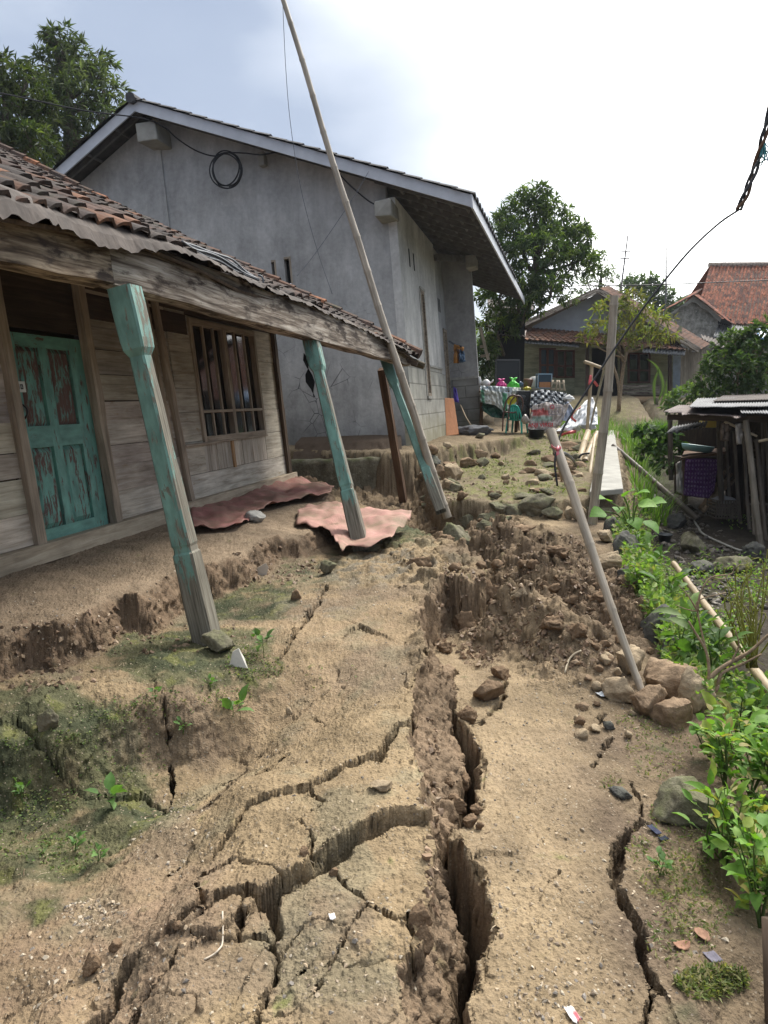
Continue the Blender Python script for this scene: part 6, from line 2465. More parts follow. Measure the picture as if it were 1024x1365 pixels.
# things at the grey house front
drape('hanging_clothes', 'brown and blue clothes hanging from a rod on the grey house front', [(606, 459), (617, 463)], [(606, 484), (620, 482)], (0, 0, 0), 'cloth', 16, 12, Y=(17.3, 17.2), wr=.18, cat='clothes', solid=.05,
      stripes=lambda i, j: (.40, .2, .07) if (i < .25 or j < .2) else (.06, .1, .16) if i > .5 else (.14, .08, .05))
cable('clothes_rod', 'grey rod sticking out of the grey house front with clothes on it', [PY(599, 455, 17.6), PY(606, 459, 17.4), PY(616, 462, 17.2)], .025, 'wire', 'rod')
drape('purple_cloth', 'violet cloth hanging beside the door bay of the grey house', [(605, 516), (608, 518)], [(605, 535), (612, 537)], (.14, .10, .42), 'cloth', 8, 10, Y=(18.1, 18.0), wr=.1, cat='cloth', solid=.02)
mb = MB()
q = [PY(595, 581, 17.0), PY(612, 579, 17.3), PY(605, 531, 17.75), PY(593, 530, 17.45)]
mb.quadslab(q, (-.1, -1, .2), .04, (.5, .22, .10))
tag(mb.build('door_leaf', M['attr'], None, bevel=.008), 'orange brown wooden door leaf leaning at the foot of the grey house', 'door leaf')
br = thing('broom', 'long handled broom leaning at the inner corner of the grey house', 'broom', PY(631, 573, 17.3))
mb = MB()
mb.tube([PY(614, 540, 18.2), PY(621, 556, 17.8), PY(628, 567, 17.4)], .016, 7)
mb.build('handle', M['bamboo_tan'], br, smooth=True)
mb = MB()
for i in range(16):
    mb.tube([PY(627.5, 566, 17.42), PY(630 + rng.uniform(-2, 2), 572 + rng.uniform(-1, 1), 17.3 + rng.uniform(-.1, .1))], .007, 5)
mb.build('bristles', M['darkwood'], br)
p, f = rock_shape(4, 2, .2)
mb = MB()
mb.add(p * V(.42, .35, .14) + PY(631, 574, 17.5), f, None, (.15, .155, .165))
tag(mb.build('mortar_heap', M['cloth'], None, smooth=True), 'grey heap of mortar at the foot of the grey house corner', 'heap')
hk = thing('wooden_bracket', 'tilted pale timber frame showing past the far corner of the grey house', 'timber frame', PY(646, 480, 22.5))
for p, q in (((640, 436, 22.5), (651, 480, 22.5)), ((641, 475, 22.6), (652, 473, 22.6)), ((640, 462, 22.55), (648, 462, 22.55))):
    mb = MB()
    mb.beam(PY(*p), PY(*q), .08, .1, (0, 1, 0))
    mb.build('timber', M['sill'], hk)

# ------------------------------------------------------------------ tarps, slab and wall by the porch
drape('red_tarp', 'dusty red tarp crumpled on the porch floor under the barred window', [(254, 672), (290, 652), (330, 641), (385, 637), (446, 650)], [(256, 707), (290, 707), (320, 703), (345, 682), (385, 668), (440, 659)], (.5, .5, .5), 'tarp', 50, 30, off=.03, wr=.045, plane=.39, fr=3.4)
drape('red_tarp', 'torn pinkish tarp sheet spread over the broken porch edge behind the middle post', [(398, 684), (412, 676), (440, 671), (470, 677), (500, 682), (549, 683)], [(394, 697), (425, 703), (440, 708), (456, 728), (466, 716), (490, 720), (520, 716), (546, 690)], (.5, .5, .5), 'tarp_top', 50, 28, off=.03, wr=.045, plane=.34, fr=3.0, lift=lambda i, j: -.05 * j ** 2 + .03 * np.sin(i * 9) * j)
mb = MB()
T4 = [(804, 575), (819, 573), (831, 651), (786, 655)]
P4 = [PZ(x, y, .60 if y < 600 else .42) for x, y in T4]
mb.quadslab([P4[0], P4[1], P4[2], P4[3]], (0, 0, 1), .07)
tag(mb.build('concrete_slab', M['whiteconc'], None, bevel=.012), 'long pale concrete slab lying along the terrace edge behind the grey post', 'slab')
mb = MB()
a = [PZ(385, 652, .06), PZ(470, 650, .1), PZ(535, 646, .12)]
G = []
for i in np.linspace(0, 1, 40):
    p = V(*[np.interp(i, [0, .55, 1], [q[k] for q in a]) for k in range(3)])
    h = .44 + .03 * fbm(i * 6, 1, 3, 4)
    row = [p + V(0, .03 * fbm(i * 14, z * 3, 4, 6) + .02 * z, z - .2) for z in np.linspace(0, h + .2, 12)]
    row += [row[-1] + V(0, .14, .015), row[-1] + V(0, .3, .01), row[-1] + V(0, .3, -.6)]
    G.append(row)
mb.grid(G)
tag(mb.build('retaining_wall', M['rock_moss'], None, smooth=True), 'low mossy masonry wall at the foot of the grey gable', 'wall')
mb = MB()
G = []
for i in np.linspace(0, 1, 50):
    p = V(*[np.interp(i, [0, .55, 1], [q[k] for q in a]) for k in range(3)])
    row = [p + V(.02, .35 + .5 * z + .05 * fbm(i * 20, z * 4, 4, 9), .40 + .28 * z) for z in np.linspace(0, 1, 10)]
    G.append(row + [row[-1] + V(0, .9, .05)])
mb.grid(G, (.075, .055, .04))
tag(mb.build('earth_ledge', M['cloth'], None, smooth=True), 'dark earth ledge between the mossy wall and the grey gable', 'ledge', kind='structure')

# ------------------------------------------------------------------ stones
ST = [
    (893, 932, 76, 54, 'rock_brown', 'largest brown boulder right of the leaning pole foot'), (938, 948, 60, 54, 'rock_tan', 'tan boulder leaning against the largest brown boulder on its right'),
    (908, 968, 66, 34, 'rock_brown', 'low brown stone wedged below the two big boulders'), (868, 956, 46, 40, 'rock_brown', 'slanting brown stone just below the leaning pole foot'),
    (832, 936, 46, 30, 'rock_tan', 'rounded tan stone left of the leaning pole foot'), (842, 902, 40, 42, 'rock_tan', 'upright tan stone half hidden behind the leaning pole'),
    (882, 852, 50, 42, 'rock_grey', 'dark grey boulder at the right end of the dug soil'), (897, 892, 36, 40, 'rock_grey', 'pale grey upright stone above the brown boulders'),
    (818, 760, 42, 28, 'rock_tan', 'pale tan stone right of the leaning pole at the soil heap top'), (808, 724, 26, 16, 'rock_tan', 'small tan stone at the foot of the grey post'),
    (836, 744, 36, 34, 'rock_grey', 'upper dark grey stone in the row below the big leafed plant'), (816, 714, 30, 24, 'rock_grey', 'dark grey stone directly under the big leafed plant'),
    (846, 772, 44, 26, 'rock_grey', 'lowest dark grey stone of the row below the big leafed plant'),
    (718, 690, 58, 34, 'rock_moss', 'broad mossy boulder at the front of the terrace'), (773, 694, 26, 26, 'rock_tan', 'squarish tan stone propping the terrace by the leaning pole'),
    (757, 692, 14, 20, 'rock_tan', 'narrow tan stone beside the squarish one at the terrace front'), (682, 684, 34, 24, 'rock_moss', 'mossy stone left of the broad terrace boulder'),
    (652, 680, 30, 16, 'rock_moss', 'flat mossy stone at the left end of the terrace front'), (699, 825, 36, 17, 'rock_tan', 'flat pale stone on top of the dug soil ridge'),
    (612, 738, 54, 42, 'rock_moss', 'tilted moss green block of masonry in front of the base of the far porch post'), (594, 698, 36, 17, 'rock_moss', 'mossy footing stone under the far porch post and tall pole'),
    (607, 640, 34, 22, 'rock_tan', 'largest tan rubble stone below the grey house corner'), (601, 655, 24, 16, 'rock_tan', 'round tan rubble stone below the largest one'),
    (624, 622, 30, 14, 'rock_brown', 'flat brown rubble stone high on the bank'), (586, 640, 22, 22, 'rock_brown', 'brown rubble stone close behind the tall pole'),
    (640, 606, 26, 14, 'rock_brown', 'brown stone embedded in the cut earth step'), (576, 622, 26, 18, 'rock_grey', 'grey rubble stone under the grey house corner'),
    (650, 566, 18, 14, 'rock_tan', 'tan stone on the ground beside the mortar heap'), (938, 1104, 100, 46, 'rock_moss', 'large flat mossy stone at the foot of the bushes'),
    (287, 872, 46, 32, 'rock_moss', 'mossy footing stone under the nearest porch post'), (62, 985, 26, 28, 'rock_moss', 'pale lichened stone sunk in the left moss bank'),
    (394, 801, 16, 16, 'rock_brown', 'round brown stone lying by the crack near the porch'), (508, 1058, 34, 13, 'rock_tan', 'flat cream stone alone in the middle of the cracked path'),
    (386, 952, 11, 9, 'rock_tan', 'small whitish pebble above the long curved crack'), (829, 1063, 28, 14, 'rock_grey', 'flat grey stone beside the right hand crack'),
    (490, 738, 34, 12, 'rock_moss', 'flat mossy footing stone under the middle porch post'),
    (341, 700, 34, 15, 'concrete', 'broken concrete block propping the red tarp'), (497, 696, 20, 17, 'rock_moss', 'squarish stone weighting the torn tarp beside the middle post'),
    (302, 668, 24, 16, 'rock_moss', 'round stone weighting the crumpled red tarp'), (150, 1117, 0, 0, '', ''),
    (438, 768, 26, 22, 'rock_moss', 'upright stone slab against the broken porch edge'), (812, 985, 18, 10, 'rock_grey', 'small grey stone on the right strip near the short cracks'),
    (1000, 1035, 0, 0, '', ''), (990, 760, 56, 26, 'rock_moss', 'mossy wall stone in the gully under the grey bundle'), (938, 760, 40, 22, 'rock_grey', 'grey stone on the gully floor'),
    (925, 735, 36, 26, 'rock_moss', 'rounded mossy stone below the lattice crate'), (905, 700, 28, 18, 'rock_grey', 'dim grey stone at the foot of the firewood'),
]
for x, y, w, h, m, lab in ST:
    if w:
        zz = on(x, y)
        k = 'block' if 'block' in lab else 'boulder' if 'boulder' in lab else 'stone'
        stone(x, y, w, h, m, lab, k, k, facets=14 if h > 20 else 8, sink=.12 if 'footing' in lab else .3, sub=4 if w > 20 else 3)
for x, y, w, h in ((604, 672, 30, 16), (626, 676, 28, 18), (664, 688, 26, 16), (738, 690, 26, 16), (790, 690, 26, 18), (700, 668, 24, 10), (730, 664, 22, 9), (660, 668, 20, 9), (806, 676, 24, 16), (648, 692, 24, 12), (672, 700, 22, 12), (620, 692, 22, 12)):
    stone(x, y, w * rng.uniform(.9, 1.3), h, 'rock_moss', 'mossy stone set in the front edge of the terrace', 'stone', 'stone', 'mossy stones along the terrace front', sub=4, facets=12, sink=.35)
for i in range(26):
    x, y = rng.uniform(560, 690), rng.uniform(595, 690)
    s = rng.uniform(7, 16)
    stone(x, y, s * 1.3, s * .8, rng.choice(['rock_brown', 'rock_tan', 'rock_moss', 'clod']), 'small rubble stone scattered below the grey house corner and terrace', 'rubble_stone', 'stone', 'rubble stones below the grey house', sub=3)
for i in range(22):
    x, y = rng.uniform(770, 880), rng.uniform(860, 985)
    s = rng.uniform(7, 15)
    stone(x, y, s * 1.3, s * .85, rng.choice(['rock_brown', 'rock_tan', 'clod']), 'small stone among the boulders by the leaning pole foot', 'rubble_stone', 'stone', 'small stones among the boulders', sub=3)
for x, y, s in ((616, 1052, 26), (632, 1062, 20), (622, 1078, 28), (610, 1090, 24), (636, 1086, 18), (604, 1072, 16), (628, 1100, 20), (612, 1108, 18), (641, 1104, 13), (600, 1048, 14), (622, 1040, 14), (634, 1046, 12)):
    stone(x, y, s, s * .8, 'clod', 'loose brown clod jammed in the wide fissure', 'earth_clod', 'clod', 'earth clods jammed in the fissure', facets=5, sub=4, rough=.3)
for x, y, w, h, lab in ((652, 938, 46, 26, 'big block of earth split off beside the upper fissure'), (668, 905, 30, 14, 'earth block above the split off one at the upper fissure'), (425, 1163, 18, 14, 'pale clod inside the curved crack of the path'), (445, 1168, 12, 10, 'smaller pale clod beside the one in the curved crack'),
                        (405, 1162, 14, 10, 'leftmost clod in the curved crack'), (121, 1300, 22, 22, 'clod fallen into the wide lower left crack'), (152, 1268, 16, 14, 'upper clod in the wide lower left crack'), (236, 1242, 14, 7, 'little clod at the fork of the lower left cracks'),
                        (560, 1232, 30, 22, 'loose slab of earth crumbling at the left fissure edge'), (566, 1262, 26, 34, 'lower loose slab crumbling at the left fissure edge'), (400, 668, 70, 34, 'dark cracked block of porch earth between the two tarps')):
    stone(x, y, w, h, 'clod', lab, 'earth_block', 'clod', facets=8, rough=.22, sink=.4)
for x, y, w, h, lab in ((652, 800, 50, 34, 'jagged earth chunk standing at the end of the cut face'), (600, 792, 44, 20, 'earth slab tipped over the top of the cut face'), (560, 758, 40, 16, 'flat crusted slab on the mossy path crest'), (640, 764, 40, 24, 'earth chunk on the near lip of the trench'),
                        (676, 796, 36, 22, 'dark chunk on the spoil ridge left of the pale stone'), (735, 842, 44, 24, 'dark chunk on the spoil ridge right of the pale stone'), (585, 735, 46, 20, 'cracked slab tilting into the trench below the far post'), (770, 862, 30, 20, 'earth chunk low on the spoil ridge by the straw'),
                        (620, 838, 34, 26, 'broken chunk at the foot of the cut face'), (595, 868, 26, 18, 'small chunk below the cut face at the head of the fissure'), (540, 712, 36, 14, 'thin grey green slab beside the torn tarp'), (700, 712, 40, 16, 'dark clod high on the far side of the trench'), (745, 745, 34, 16, 'dark clod in the middle of the far trench side'), (800, 800, 30, 16, 'dark clod at the right of the far trench side')):
    stone(x, y, w, h, 'clod', lab, 'earth_block', 'clod', facets=12, rough=.4, sink=.45)
for i in range(34):
    x, y = rng.uniform(690, 785), rng.uniform(598, 660)
    s = rng.uniform(8, 20)
    stone(x, y, s * 1.4, s * .5, rng.choice(['rock_brown', 'rock_tan', 'clod', 'rock_moss']), 'low cobble bedded in the mossy top of the terrace', 'cobble', 'stone', 'cobbles bedded in the terrace', sub=3, sink=.5)
for i in range(40):
    x = rng.uniform(560, 830)
    y = 690 + (x - 560) * .55 + rng.uniform(-20, 50)
    s = rng.uniform(7, 16)
    stone(x, y, s * 1.3, s * .85, 'clod', 'fist sized clod lying in the freshly dug soil', 'soil_clod', 'clod', 'clods in the dug soil', sub=3, facets=9, rough=.35)
# shards and litter
mb = MB()
c = on(318, 888, .05)
mb.poly([c + V(-.05, 0, .0), c + V(.055, -.03, .0), c + V(.03, .01, .045), c + V(.0, .02, .095), c + V(-.035, .02, .075)], (0.1, -1, .2), .012, (.5, .48, .43))
tag(mb.build('white_shard', M['attr'], None, bevel=.003), 'white broken shard leaning on the nearest post footing', 'shard')
mb = MB()
c = on(350, 764, .2)
mb.poly([c + V(-.05, 0, .0), c + V(.02, -.01, -.03), c + V(.05, 0, .06), c + V(.03, .0, .10), c + V(-.04, .0, .06)], (.4, -.8, .3), .015, (.48, .42, .35))
tag(mb.build('pale_shard', M['attr'], None, bevel=.003), 'pale shard sticking out of the broken porch edge', 'shard')


def litter(px, py, w, h, col, label, name='litter', stripes=None, curl=.35, cat='litter'):
    b = on(px, py)
    k = np.linalg.norm(b - CAM) / F
    a = rng.uniform(0, 6)
    G, cc = [], []
    for i in np.linspace(-1, 1, 9):
        r, c3 = [], []
        for j in np.linspace(-1, 1, 7):
            tp = math.sqrt(max(.02, 1 - abs(i) ** 2.2)) * (1 + .25 * pn(i * 3 + a, j * 0 + 1)) if cat == 'leaf' else (1 + .3 * pn(i * 4 + a, j * 2))
            x, y = i * w * k / 2 * (1 + .15 * pn(j * 3, a)), j * h * k * .8 * tp
            r.append(b + V(x * math.cos(a * .2) - y * .3, y + x * .2, .008 + curl * w * k * .5 * (i * i * .5 + .4 * abs(pn(i * 2 + a, j * 2)))))
            c3.append(stripes(i, j) if stripes else np.array(col) * rng.uniform(.85, 1.1))
        G.append(r)
        cc.append(c3)
    mb = MB()
    mb.grid(G, np.array(cc))
    tag(mb.build(name, M['plastic'] if stripes else M['cloth'], None, smooth=True, solid=.002), label, cat)


litter(763, 1353, 20, 12, (0, 0, 0), 'small shiny red and white wrapper at the bottom of the path', 'wrapper', lambda i, j: (.7, .68, .66) if i < .1 else (.45, .12, .14) if j < .3 else (.6, .55, .5), cat='wrapper')
litter(936, 1246, 20, 12, (.27, .16, .11), 'curled brown dead leaf right of the lower crack', 'dead_leaf', cat='leaf')
litter(909, 1258, 22, 8, (.28, .16, .11), 'rolled brown dead leaf beside the curled one', 'dead_leaf', curl=.6, cat='leaf')
litter(872, 1107, 9, 11, (.05, .055, .09), 'dark blue plastic scrap at the crack on the right', 'plastic_scrap')
litter(884, 1118, 14, 4, (.03, .035, .05), 'black plastic strip just below the dark blue scrap', 'plastic_scrap')
litter(950, 1274, 13, 9, (.16, .15, .18), 'greyish violet crumpled wrapper below the dead leaves', 'wrapper')
litter(801, 928, 16, 7, (.5, .53, .56), 'pale crumpled plastic scrap near the leaning pole foot', 'plastic_scrap')
litter(443, 1232, 10, 6, (.62, .6, .58), 'white crumpled scrap on the cracked path', 'plastic_scrap')
litter(722, 658, 14, 8, (.55, .2, .22), 'faded pink scrap on the terrace moss', 'plastic_scrap')
mb = MB()
pts = [on(x, y) + V(0, 0, .006) for x, y in ((272, 1281), (284, 1275), (292, 1268), (297, 1256), (298, 1250))]
mb.tube(spline(pts, 4), .0028, 6, (.45, .39, .31))
tag(mb.build('twig', M['attr'], None, smooth=True), 'small bleached twig on the cracked block at lower left', 'twig')
mb = MB()
pts = [on(x, y) + V(0, 0, .012) for x, y in ((753, 895), (758, 883), (766, 874), (775, 870))]
mb.tube(spline(pts, 4), .006, 6, (.5, .42, .3))
tag(mb.build('twig', M['attr'], None, smooth=True), 'dry straw stalk lying above the right path strip', 'twig')
# ------------------------------------------------------------------ vegetation
LANCE = (np.array([(0, 0, 0), (.5, .42, .10), (0, .45, 0), (-.5, .42, .10), (0, 1, -.18)]), [(0, 1, 4, 2), (0, 2, 4, 3)])
OVATE = (np.array([(0, 0, 0), (.36, .16, .07), (.5, .42, .10), (.33, .72, .05), (0, 1, -.16), (-.33, .72, .05), (-.5, .42, .10), (-.36, .16, .07), (0, .2, 0), (0, .45, .01), (0, .74, -.04)]),
         [(0, 1, 8), (1, 2, 9, 8), (2, 3, 10, 9), (3, 4, 10), (0, 8, 7), (8, 9, 6, 7), (9, 10, 5, 6), (10, 4, 5)])


def frames(d, up=None, roll=.5):
    """rows side, along, normal for unit directions d (N,3)"""
    n = len(d)
    up = np.tile(V(0, 0, 1), (n, 1)) if up is None else up
    up = up + rng.normal(0, roll, (n, 3))
    s = np.cross(d, up)
    s /= np.linalg.norm(s, axis=1)[:, None] + 1e-9
    k = np.cross(s, d)
    return np.stack([s, d, k], 1)


def unit(a):
    return a / (np.linalg.norm(a, axis=1)[:, None] + 1e-9)


def pal(n, cols, var=.18):
    c = np.array(cols)[rng.integers(len(cols), size=n)]
    return c * rng.uniform(1 - var, 1 + var, (n, 1))


def crown_leaves(mb, tips, outs, k, L, Wd, cols, droop=.5, tpl=LANCE, spread=.9, roll=.5, high=None):
    n = len(tips)
    N = n * k
    t = np.repeat(tips, k, 0)
    o = np.repeat(outs, k, 0)
    rnd = unit(rng.normal(size=(N, 3)))
    d = unit(o * .6 + rnd * spread + V(0, 0, -1) * droop * rng.uniform(.2, 1.2, (N, 1)))
    c = np.repeat(pal(n, cols), k, 0) * rng.uniform(.8, 1.2, (N, 1))
    if high is not None:
        fresh = np.repeat(rng.random(n) < high[0], k)
        c[fresh] = pal(int(fresh.sum()), high[1])
    s = rng.uniform(.7, 1.25, N)
    mb.many(tpl[0], tpl[1], t + d * L * .05, frames(d, None, roll), np.stack([s * Wd, s * L, s * L], 1), c)


def blob_tips(C0, r, n, flat=1.0, shell=.55):
    d = unit(rng.normal(size=(n, 3)))
    d[:, 2] = np.where(d[:, 2] < -.35, -d[:, 2], d[:, 2])
    lump = 1 + .22 * np.sin(d[:, 0] * 5 + C0[0]) * np.cos(d[:, 1] * 4 + C0[1]) + .15 * np.sin(d[:, 2] * 7)
    rr = r * (shell + (1 - shell) * rng.random(n) ** .6) * lump
    return C0 + d * rr[:, None] * V(1, 1, flat), d


def tree(label, name, base, trunk, blobs, Y, L, Wd, cols, k=9, dens=1.0, droop=.5, high=None, tr=.14, mat='bark', group=None, tpl=LANCE, flat=.9, cat='tree', spread=.9):
    """blobs (px, py, r px, depth offset); trunk = list of px points at depth Y"""
    t = thing(name, label, cat, base, group)
    T = [PY(x, y, Y) if not isinstance(x, np.ndarray) else x for x, y in trunk]
    T = spline([np.asarray(base)] + T, 4)
    mb = MB()
    mb.tube(T, np.linspace(tr, tr * .45, len(T)), 9)
    cr = MB()
    for b in blobs:
        px, py, r, dy = b[:4]
        c = PY(px, py, Y + dy)
        R = r * (Y + dy) / F
        j = np.argmin(np.linalg.norm(T - (c - V(0, 0, R)), axis=1))
        lim = spline([T[j], (T[j] + c) / 2 + V(0, 0, -.15 * R) + rng.normal(0, .06 * R, 3), c], 4)
        mb.tube(lim, np.linspace(tr * .4, tr * .12, len(lim)), 6)
        n = int(dens * 26 * (R / L / 2.2) ** 2) + 4
        tips, outs = blob_tips(c, R, n, flat)
        for q in range(min(n, 7)):
            mb.tube([c, (c + tips[q]) / 2 + rng.normal(0, .05 * R, 3), tips[q]], [tr * .12, tr * .08, tr * .03], 5)
        crown_leaves(cr, tips, outs, k, L, Wd, cols, droop, tpl, spread, high=high)
    mb.build('trunk', M[mat], t, smooth=True)
    cr.build('crown', M['leaf'], t)
    return t


DK = [(.055, .074, .044), (.068, .088, .052), (.046, .064, .042), (.082, .102, .062), (.10, .12, .075)]
MG = [(.048, .076, .034), (.065, .098, .043), (.08, .114, .05), (.055, .085, .04), (.105, .135, .06)]
LG = [(.17, .23, .06), (.13, .2, .045), (.2, .25, .075)]
# left tree group behind the grey house
tree('tall dark leafed tree rising behind the grey house peak', 'mango_tree', PY(95, 330, 24), [(92, 250), (92, 150), (84, 90)], [(82, 62, 24, 0), (78, 95, 34, 0), (112, 92, 34, .5), (100, 140, 46, -.5), (140, 128, 26, 0), (66, 140, 40, 1), (140, 160, 26, -.5), (96, 190, 44, -.5), (50, 200, 44, .5), (110, 225, 40, 0), (72, 55, 15, 0), (128, 105, 20, 0), (60, 235, 36, 0)], 24, .27, .065, DK, 8, 1.15, .55, (.06, [(.11, .14, .055)]), .25)
tree('lower dark tree at the left border behind the tiled roof', 'mango_tree', PY(5, 330, 21), [(5, 240), (8, 150)], [(5, 105, 30, 0), (30, 130, 30, 0), (-20, 130, 40, 0), (12, 165, 44, 0), (40, 195, 34, -.5), (-20, 200, 50, 0), (20, 215, 40, -.5), (40, 105, 16, .5), (55, 150, 22, .5)], 21, .25, .062, [(.034, .05, .022), (.045, .06, .026), (.06, .075, .034)], 8, 1.1, .55, (.05, [(.11, .14, .05)]), .2)
# mango between the houses
tree('bushy mango tree with fresh pale leaf tufts between the grey and green houses', 'mango_tree', PY(672, 545, 27), [(672, 500), (690, 440), (712, 380), (716, 320)],
     [(712, 268, 22, 0), (700, 285, 28, 0), (728, 290, 30, 0), (690, 320, 34, -.5), (742, 325, 38, 0), (768, 322, 24, 0), (716, 345, 44, -1), (760, 360, 36, -.5), (672, 345, 28, -1), (690, 390, 38, -1), (735, 395, 38, -1.5), (664, 400, 30, -1), (778, 345, 18, 0), (662, 440, 30, -1), (700, 415, 26, -1.5), (655, 465, 22, 0), (668, 300, 18, 0)], 27, .25, .06, MG, 9, 1.25, .6, (.16, LG), .24)
tree('feathery pale green tree top far behind the mango', 'distant_tree', PY(800, 440, 45), [(800, 400), (802, 360)], [(800, 345, 12, 0), (796, 365, 16, 0), (812, 372, 14, 0), (786, 385, 18, 0)], 45, .32, .08, [(.09, .13, .06), (.12, .16, .075)], 7, .8, .4)
for lab, pts in (('rounded grey green tree crown far behind the green house ridge', [(838, 388, 18), (852, 382, 20), (866, 392, 16), (845, 402, 20)]), ('far tree crown just left of the straight mast', [(882, 392, 13), (872, 408, 16), (892, 404, 14), (884, 415, 14)]),
                 ('pale far tree with a loose top near the straight mast', [(872, 376, 7), (880, 386, 8), (866, 386, 9)]), ('far tree crown low behind the mouldy gable house', [(905, 412, 12), (898, 420, 12)])):
    tree(lab, 'distant_tree', PY(pts[0][0], 440, 62), [(pts[0][0], 420), (pts[0][0], pts[0][1] + 6)], [(*q, 0) for q in pts], 62, .5, .16, [(.08, .12, .065), (.10, .14, .075), (.07, .105, .06)], 7, 1.0, .3, tr=.12)
# small twiggy tree before the green house
YL = [(.17, .165, .055), (.13, .135, .045), (.20, .18, .06), (.10, .11, .04), (.15, .13, .06), (.16, .19, .05)]
tree('small sparse yellowish tree with a double trunk before the green house', 'small_tree', PY(824, 562, 27.5), [(826, 530), (831, 490), (836, 470)],
     [(850, 415, 24, 0), (815, 420, 24, 0), (876, 432, 22, 0), (800, 445, 22, -.3), (840, 440, 26, 0), (866, 455, 22, 0), (826, 460, 20, -.3), (889, 450, 14, 0), (782, 455, 12, 0), (845, 395, 14, 0)], 27.5, .26, .075, YL, 5, .85, .7, (.12, [(.22, .27, .07)]), .09, 'paletwig', spread=.8)
mb = MB()
mb.tube(spline([PY(826, 545, 27.4), PY(824, 510, 27.4), PY(817, 485, 27.4), PY(815, 462, 27.4)], 5), .05, 7)
tag(mb.build('tree_stem', M['paletwig'], None, smooth=True), 'second thin stem beside the trunk of the sparse yellowish tree', 'stem')
tree('dark leafy shrub filling the gap between the grey house and the lean-to', 'bush', PY(655, 560, 25), [(655, 530)], [(650, 470, 20, 0), (656, 500, 20, 0), (648, 520, 18, 0), (660, 535, 16, 0), (640, 490, 18, .5)], 25, .22, .07, MG, 7, 1.3, .5, tr=.05, cat='bush')
# broad bush right of the bamboo fence
BG = [(.045, .075, .028), (.06, .095, .036), (.075, .115, .045), (.05, .085, .035)]
tree('broad dark green bush behind the shed roof at the right border', 'bush', PY(985, 590, 17), [(985, 560), (985, 520)], [(965, 480, 26, 0), (1000, 470, 28, 0), (985, 500, 32, -.5), (950, 505, 24, 0), (1020, 500, 30, 0), (960, 530, 26, -.5), (1000, 530, 28, -.5), (1010, 448, 18, 0), (980, 455, 18, 0), (1040, 470, 30, 0), (936, 525, 14, 0), (1030, 440, 20, 0)], 17, .15, .06, BG, 7, 1.0, .35, (.08, [(.12, .17, .06)]), .06, 'paletwig', cat='bush', tpl=LANCE)
tree('low light green shrub at the foot of the bamboo fence', 'bush', PY(905, 560, 24), [(906, 545)], [(900, 535, 14, 0), (915, 528, 16, 0), (925, 540, 14, 0), (906, 548, 12, 0), (890, 548, 10, 0)], 24, .2, .09, [(.10, .16, .05), (.14, .2, .07), (.08, .13, .045)], 6, .9, .3, tr=.03, cat='bush')
tree('dark leafy creeper bush between the gully grass and the shed', 'bush', PY(885, 625, 15.6), [(885, 605)], [(880, 585, 20, 0), (900, 600, 18, 0), (868, 605, 20, 0), (890, 622, 18, -.3), (912, 582, 14, .4), (860, 580, 14, 0)], 15.6, .15, .09, [(.05, .10, .03), (.07, .13, .04), (.04, .08, .025)], 6, 1.0, .4, (.1, [(.12, .2, .06)]), .03, cat='bush', tpl=OVATE)
# banana like strap leaf by the green house post
mb = MB()
for pts in ([(875, 540), (884, 515), (876, 490), (862, 478)], [(874, 545), (872, 512), (880, 488)], [(876, 548), (886, 528), (889, 505)]):
    S = spline([PY(x, y, 29) for x, y in pts], 6)
    d = np.gradient(S, axis=0)
    w = np.sin(np.linspace(.25, math.pi, len(S))) * .06
    G = [[p - nrm(np.cross(q, (0, 1, .2))) * a, p + V(0, .03, 0), p + nrm(np.cross(q, (0, 1, .2))) * a] for p, q, a in zip(S, d, w)]
    mb.grid(G, (.075, .115, .045))
mb.tube([PY(876, 560, 29), PY(876, 530, 29)], .06, 8, (.12, .11, .07))
tag(mb.build('strap_leaf_plant', M['leaf'], None, smooth=True), 'tall plant with arching strap leaves at the right end of the green house porch', 'plant')


def blades(mb, c, n, L, w, cols, spread=.5, r=.1):
    for i in range(n):
        a = rng.uniform(0, 6.28)
        o = c + V(math.cos(a), math.sin(a), 0) * r * rng.random()
        lean = rng.uniform(.1, 1) * spread
        l = L * rng.uniform(.6, 1.15)
        dirx = V(math.cos(a), math.sin(a), 0)
        sd = V(-math.sin(a), math.cos(a), 0)
        G = []
        for t in (0, .4, .75, 1):
            p = o + Z_ * l * t * (1 - .35 * lean * t) + dirx * l * lean * t * t
            ww = w * (1 - t * .92) / 2
            G.append([p - sd * ww, p + sd * ww])
        mb.grid(G, pal(1, cols)[0])


GC = [(.09, .17, .035), (.12, .21, .05), (.07, .14, .03), (.15, .24, .07)]
mb = MB()
for x, y in ((842, 604), (856, 612), (830, 592), (866, 622), (848, 588), (872, 606), (860, 640), (850, 630), (838, 618), (880, 632)):
    blades(mb, PZ(x, y, .1) * V(1, 1, 0) + V(0, 0, Hs(*PZ(x, y, .1)[:2])), 50, .8, .026, GC, .95, .35)
tag(mb.build('tall_grass', M['leaf'], None), 'thick clump of tall green grass right of the concrete slab', 'grass', kind='stuff')
mb = MB()
for i in range(60):
    x, y = rng.uniform(740, 890), rng.uniform(556, 580)
    c = PY(x, y, rng.uniform(18.5, 24))
    c[2] = Hs(c[0], c[1])
    blades(mb, c, 22, .42, .02, GC, .8, .4)
tag(mb.build('verge_grass', M['leaf'], None), 'fringe of grass along the yard edge behind the white tarp', 'grass', kind='stuff')


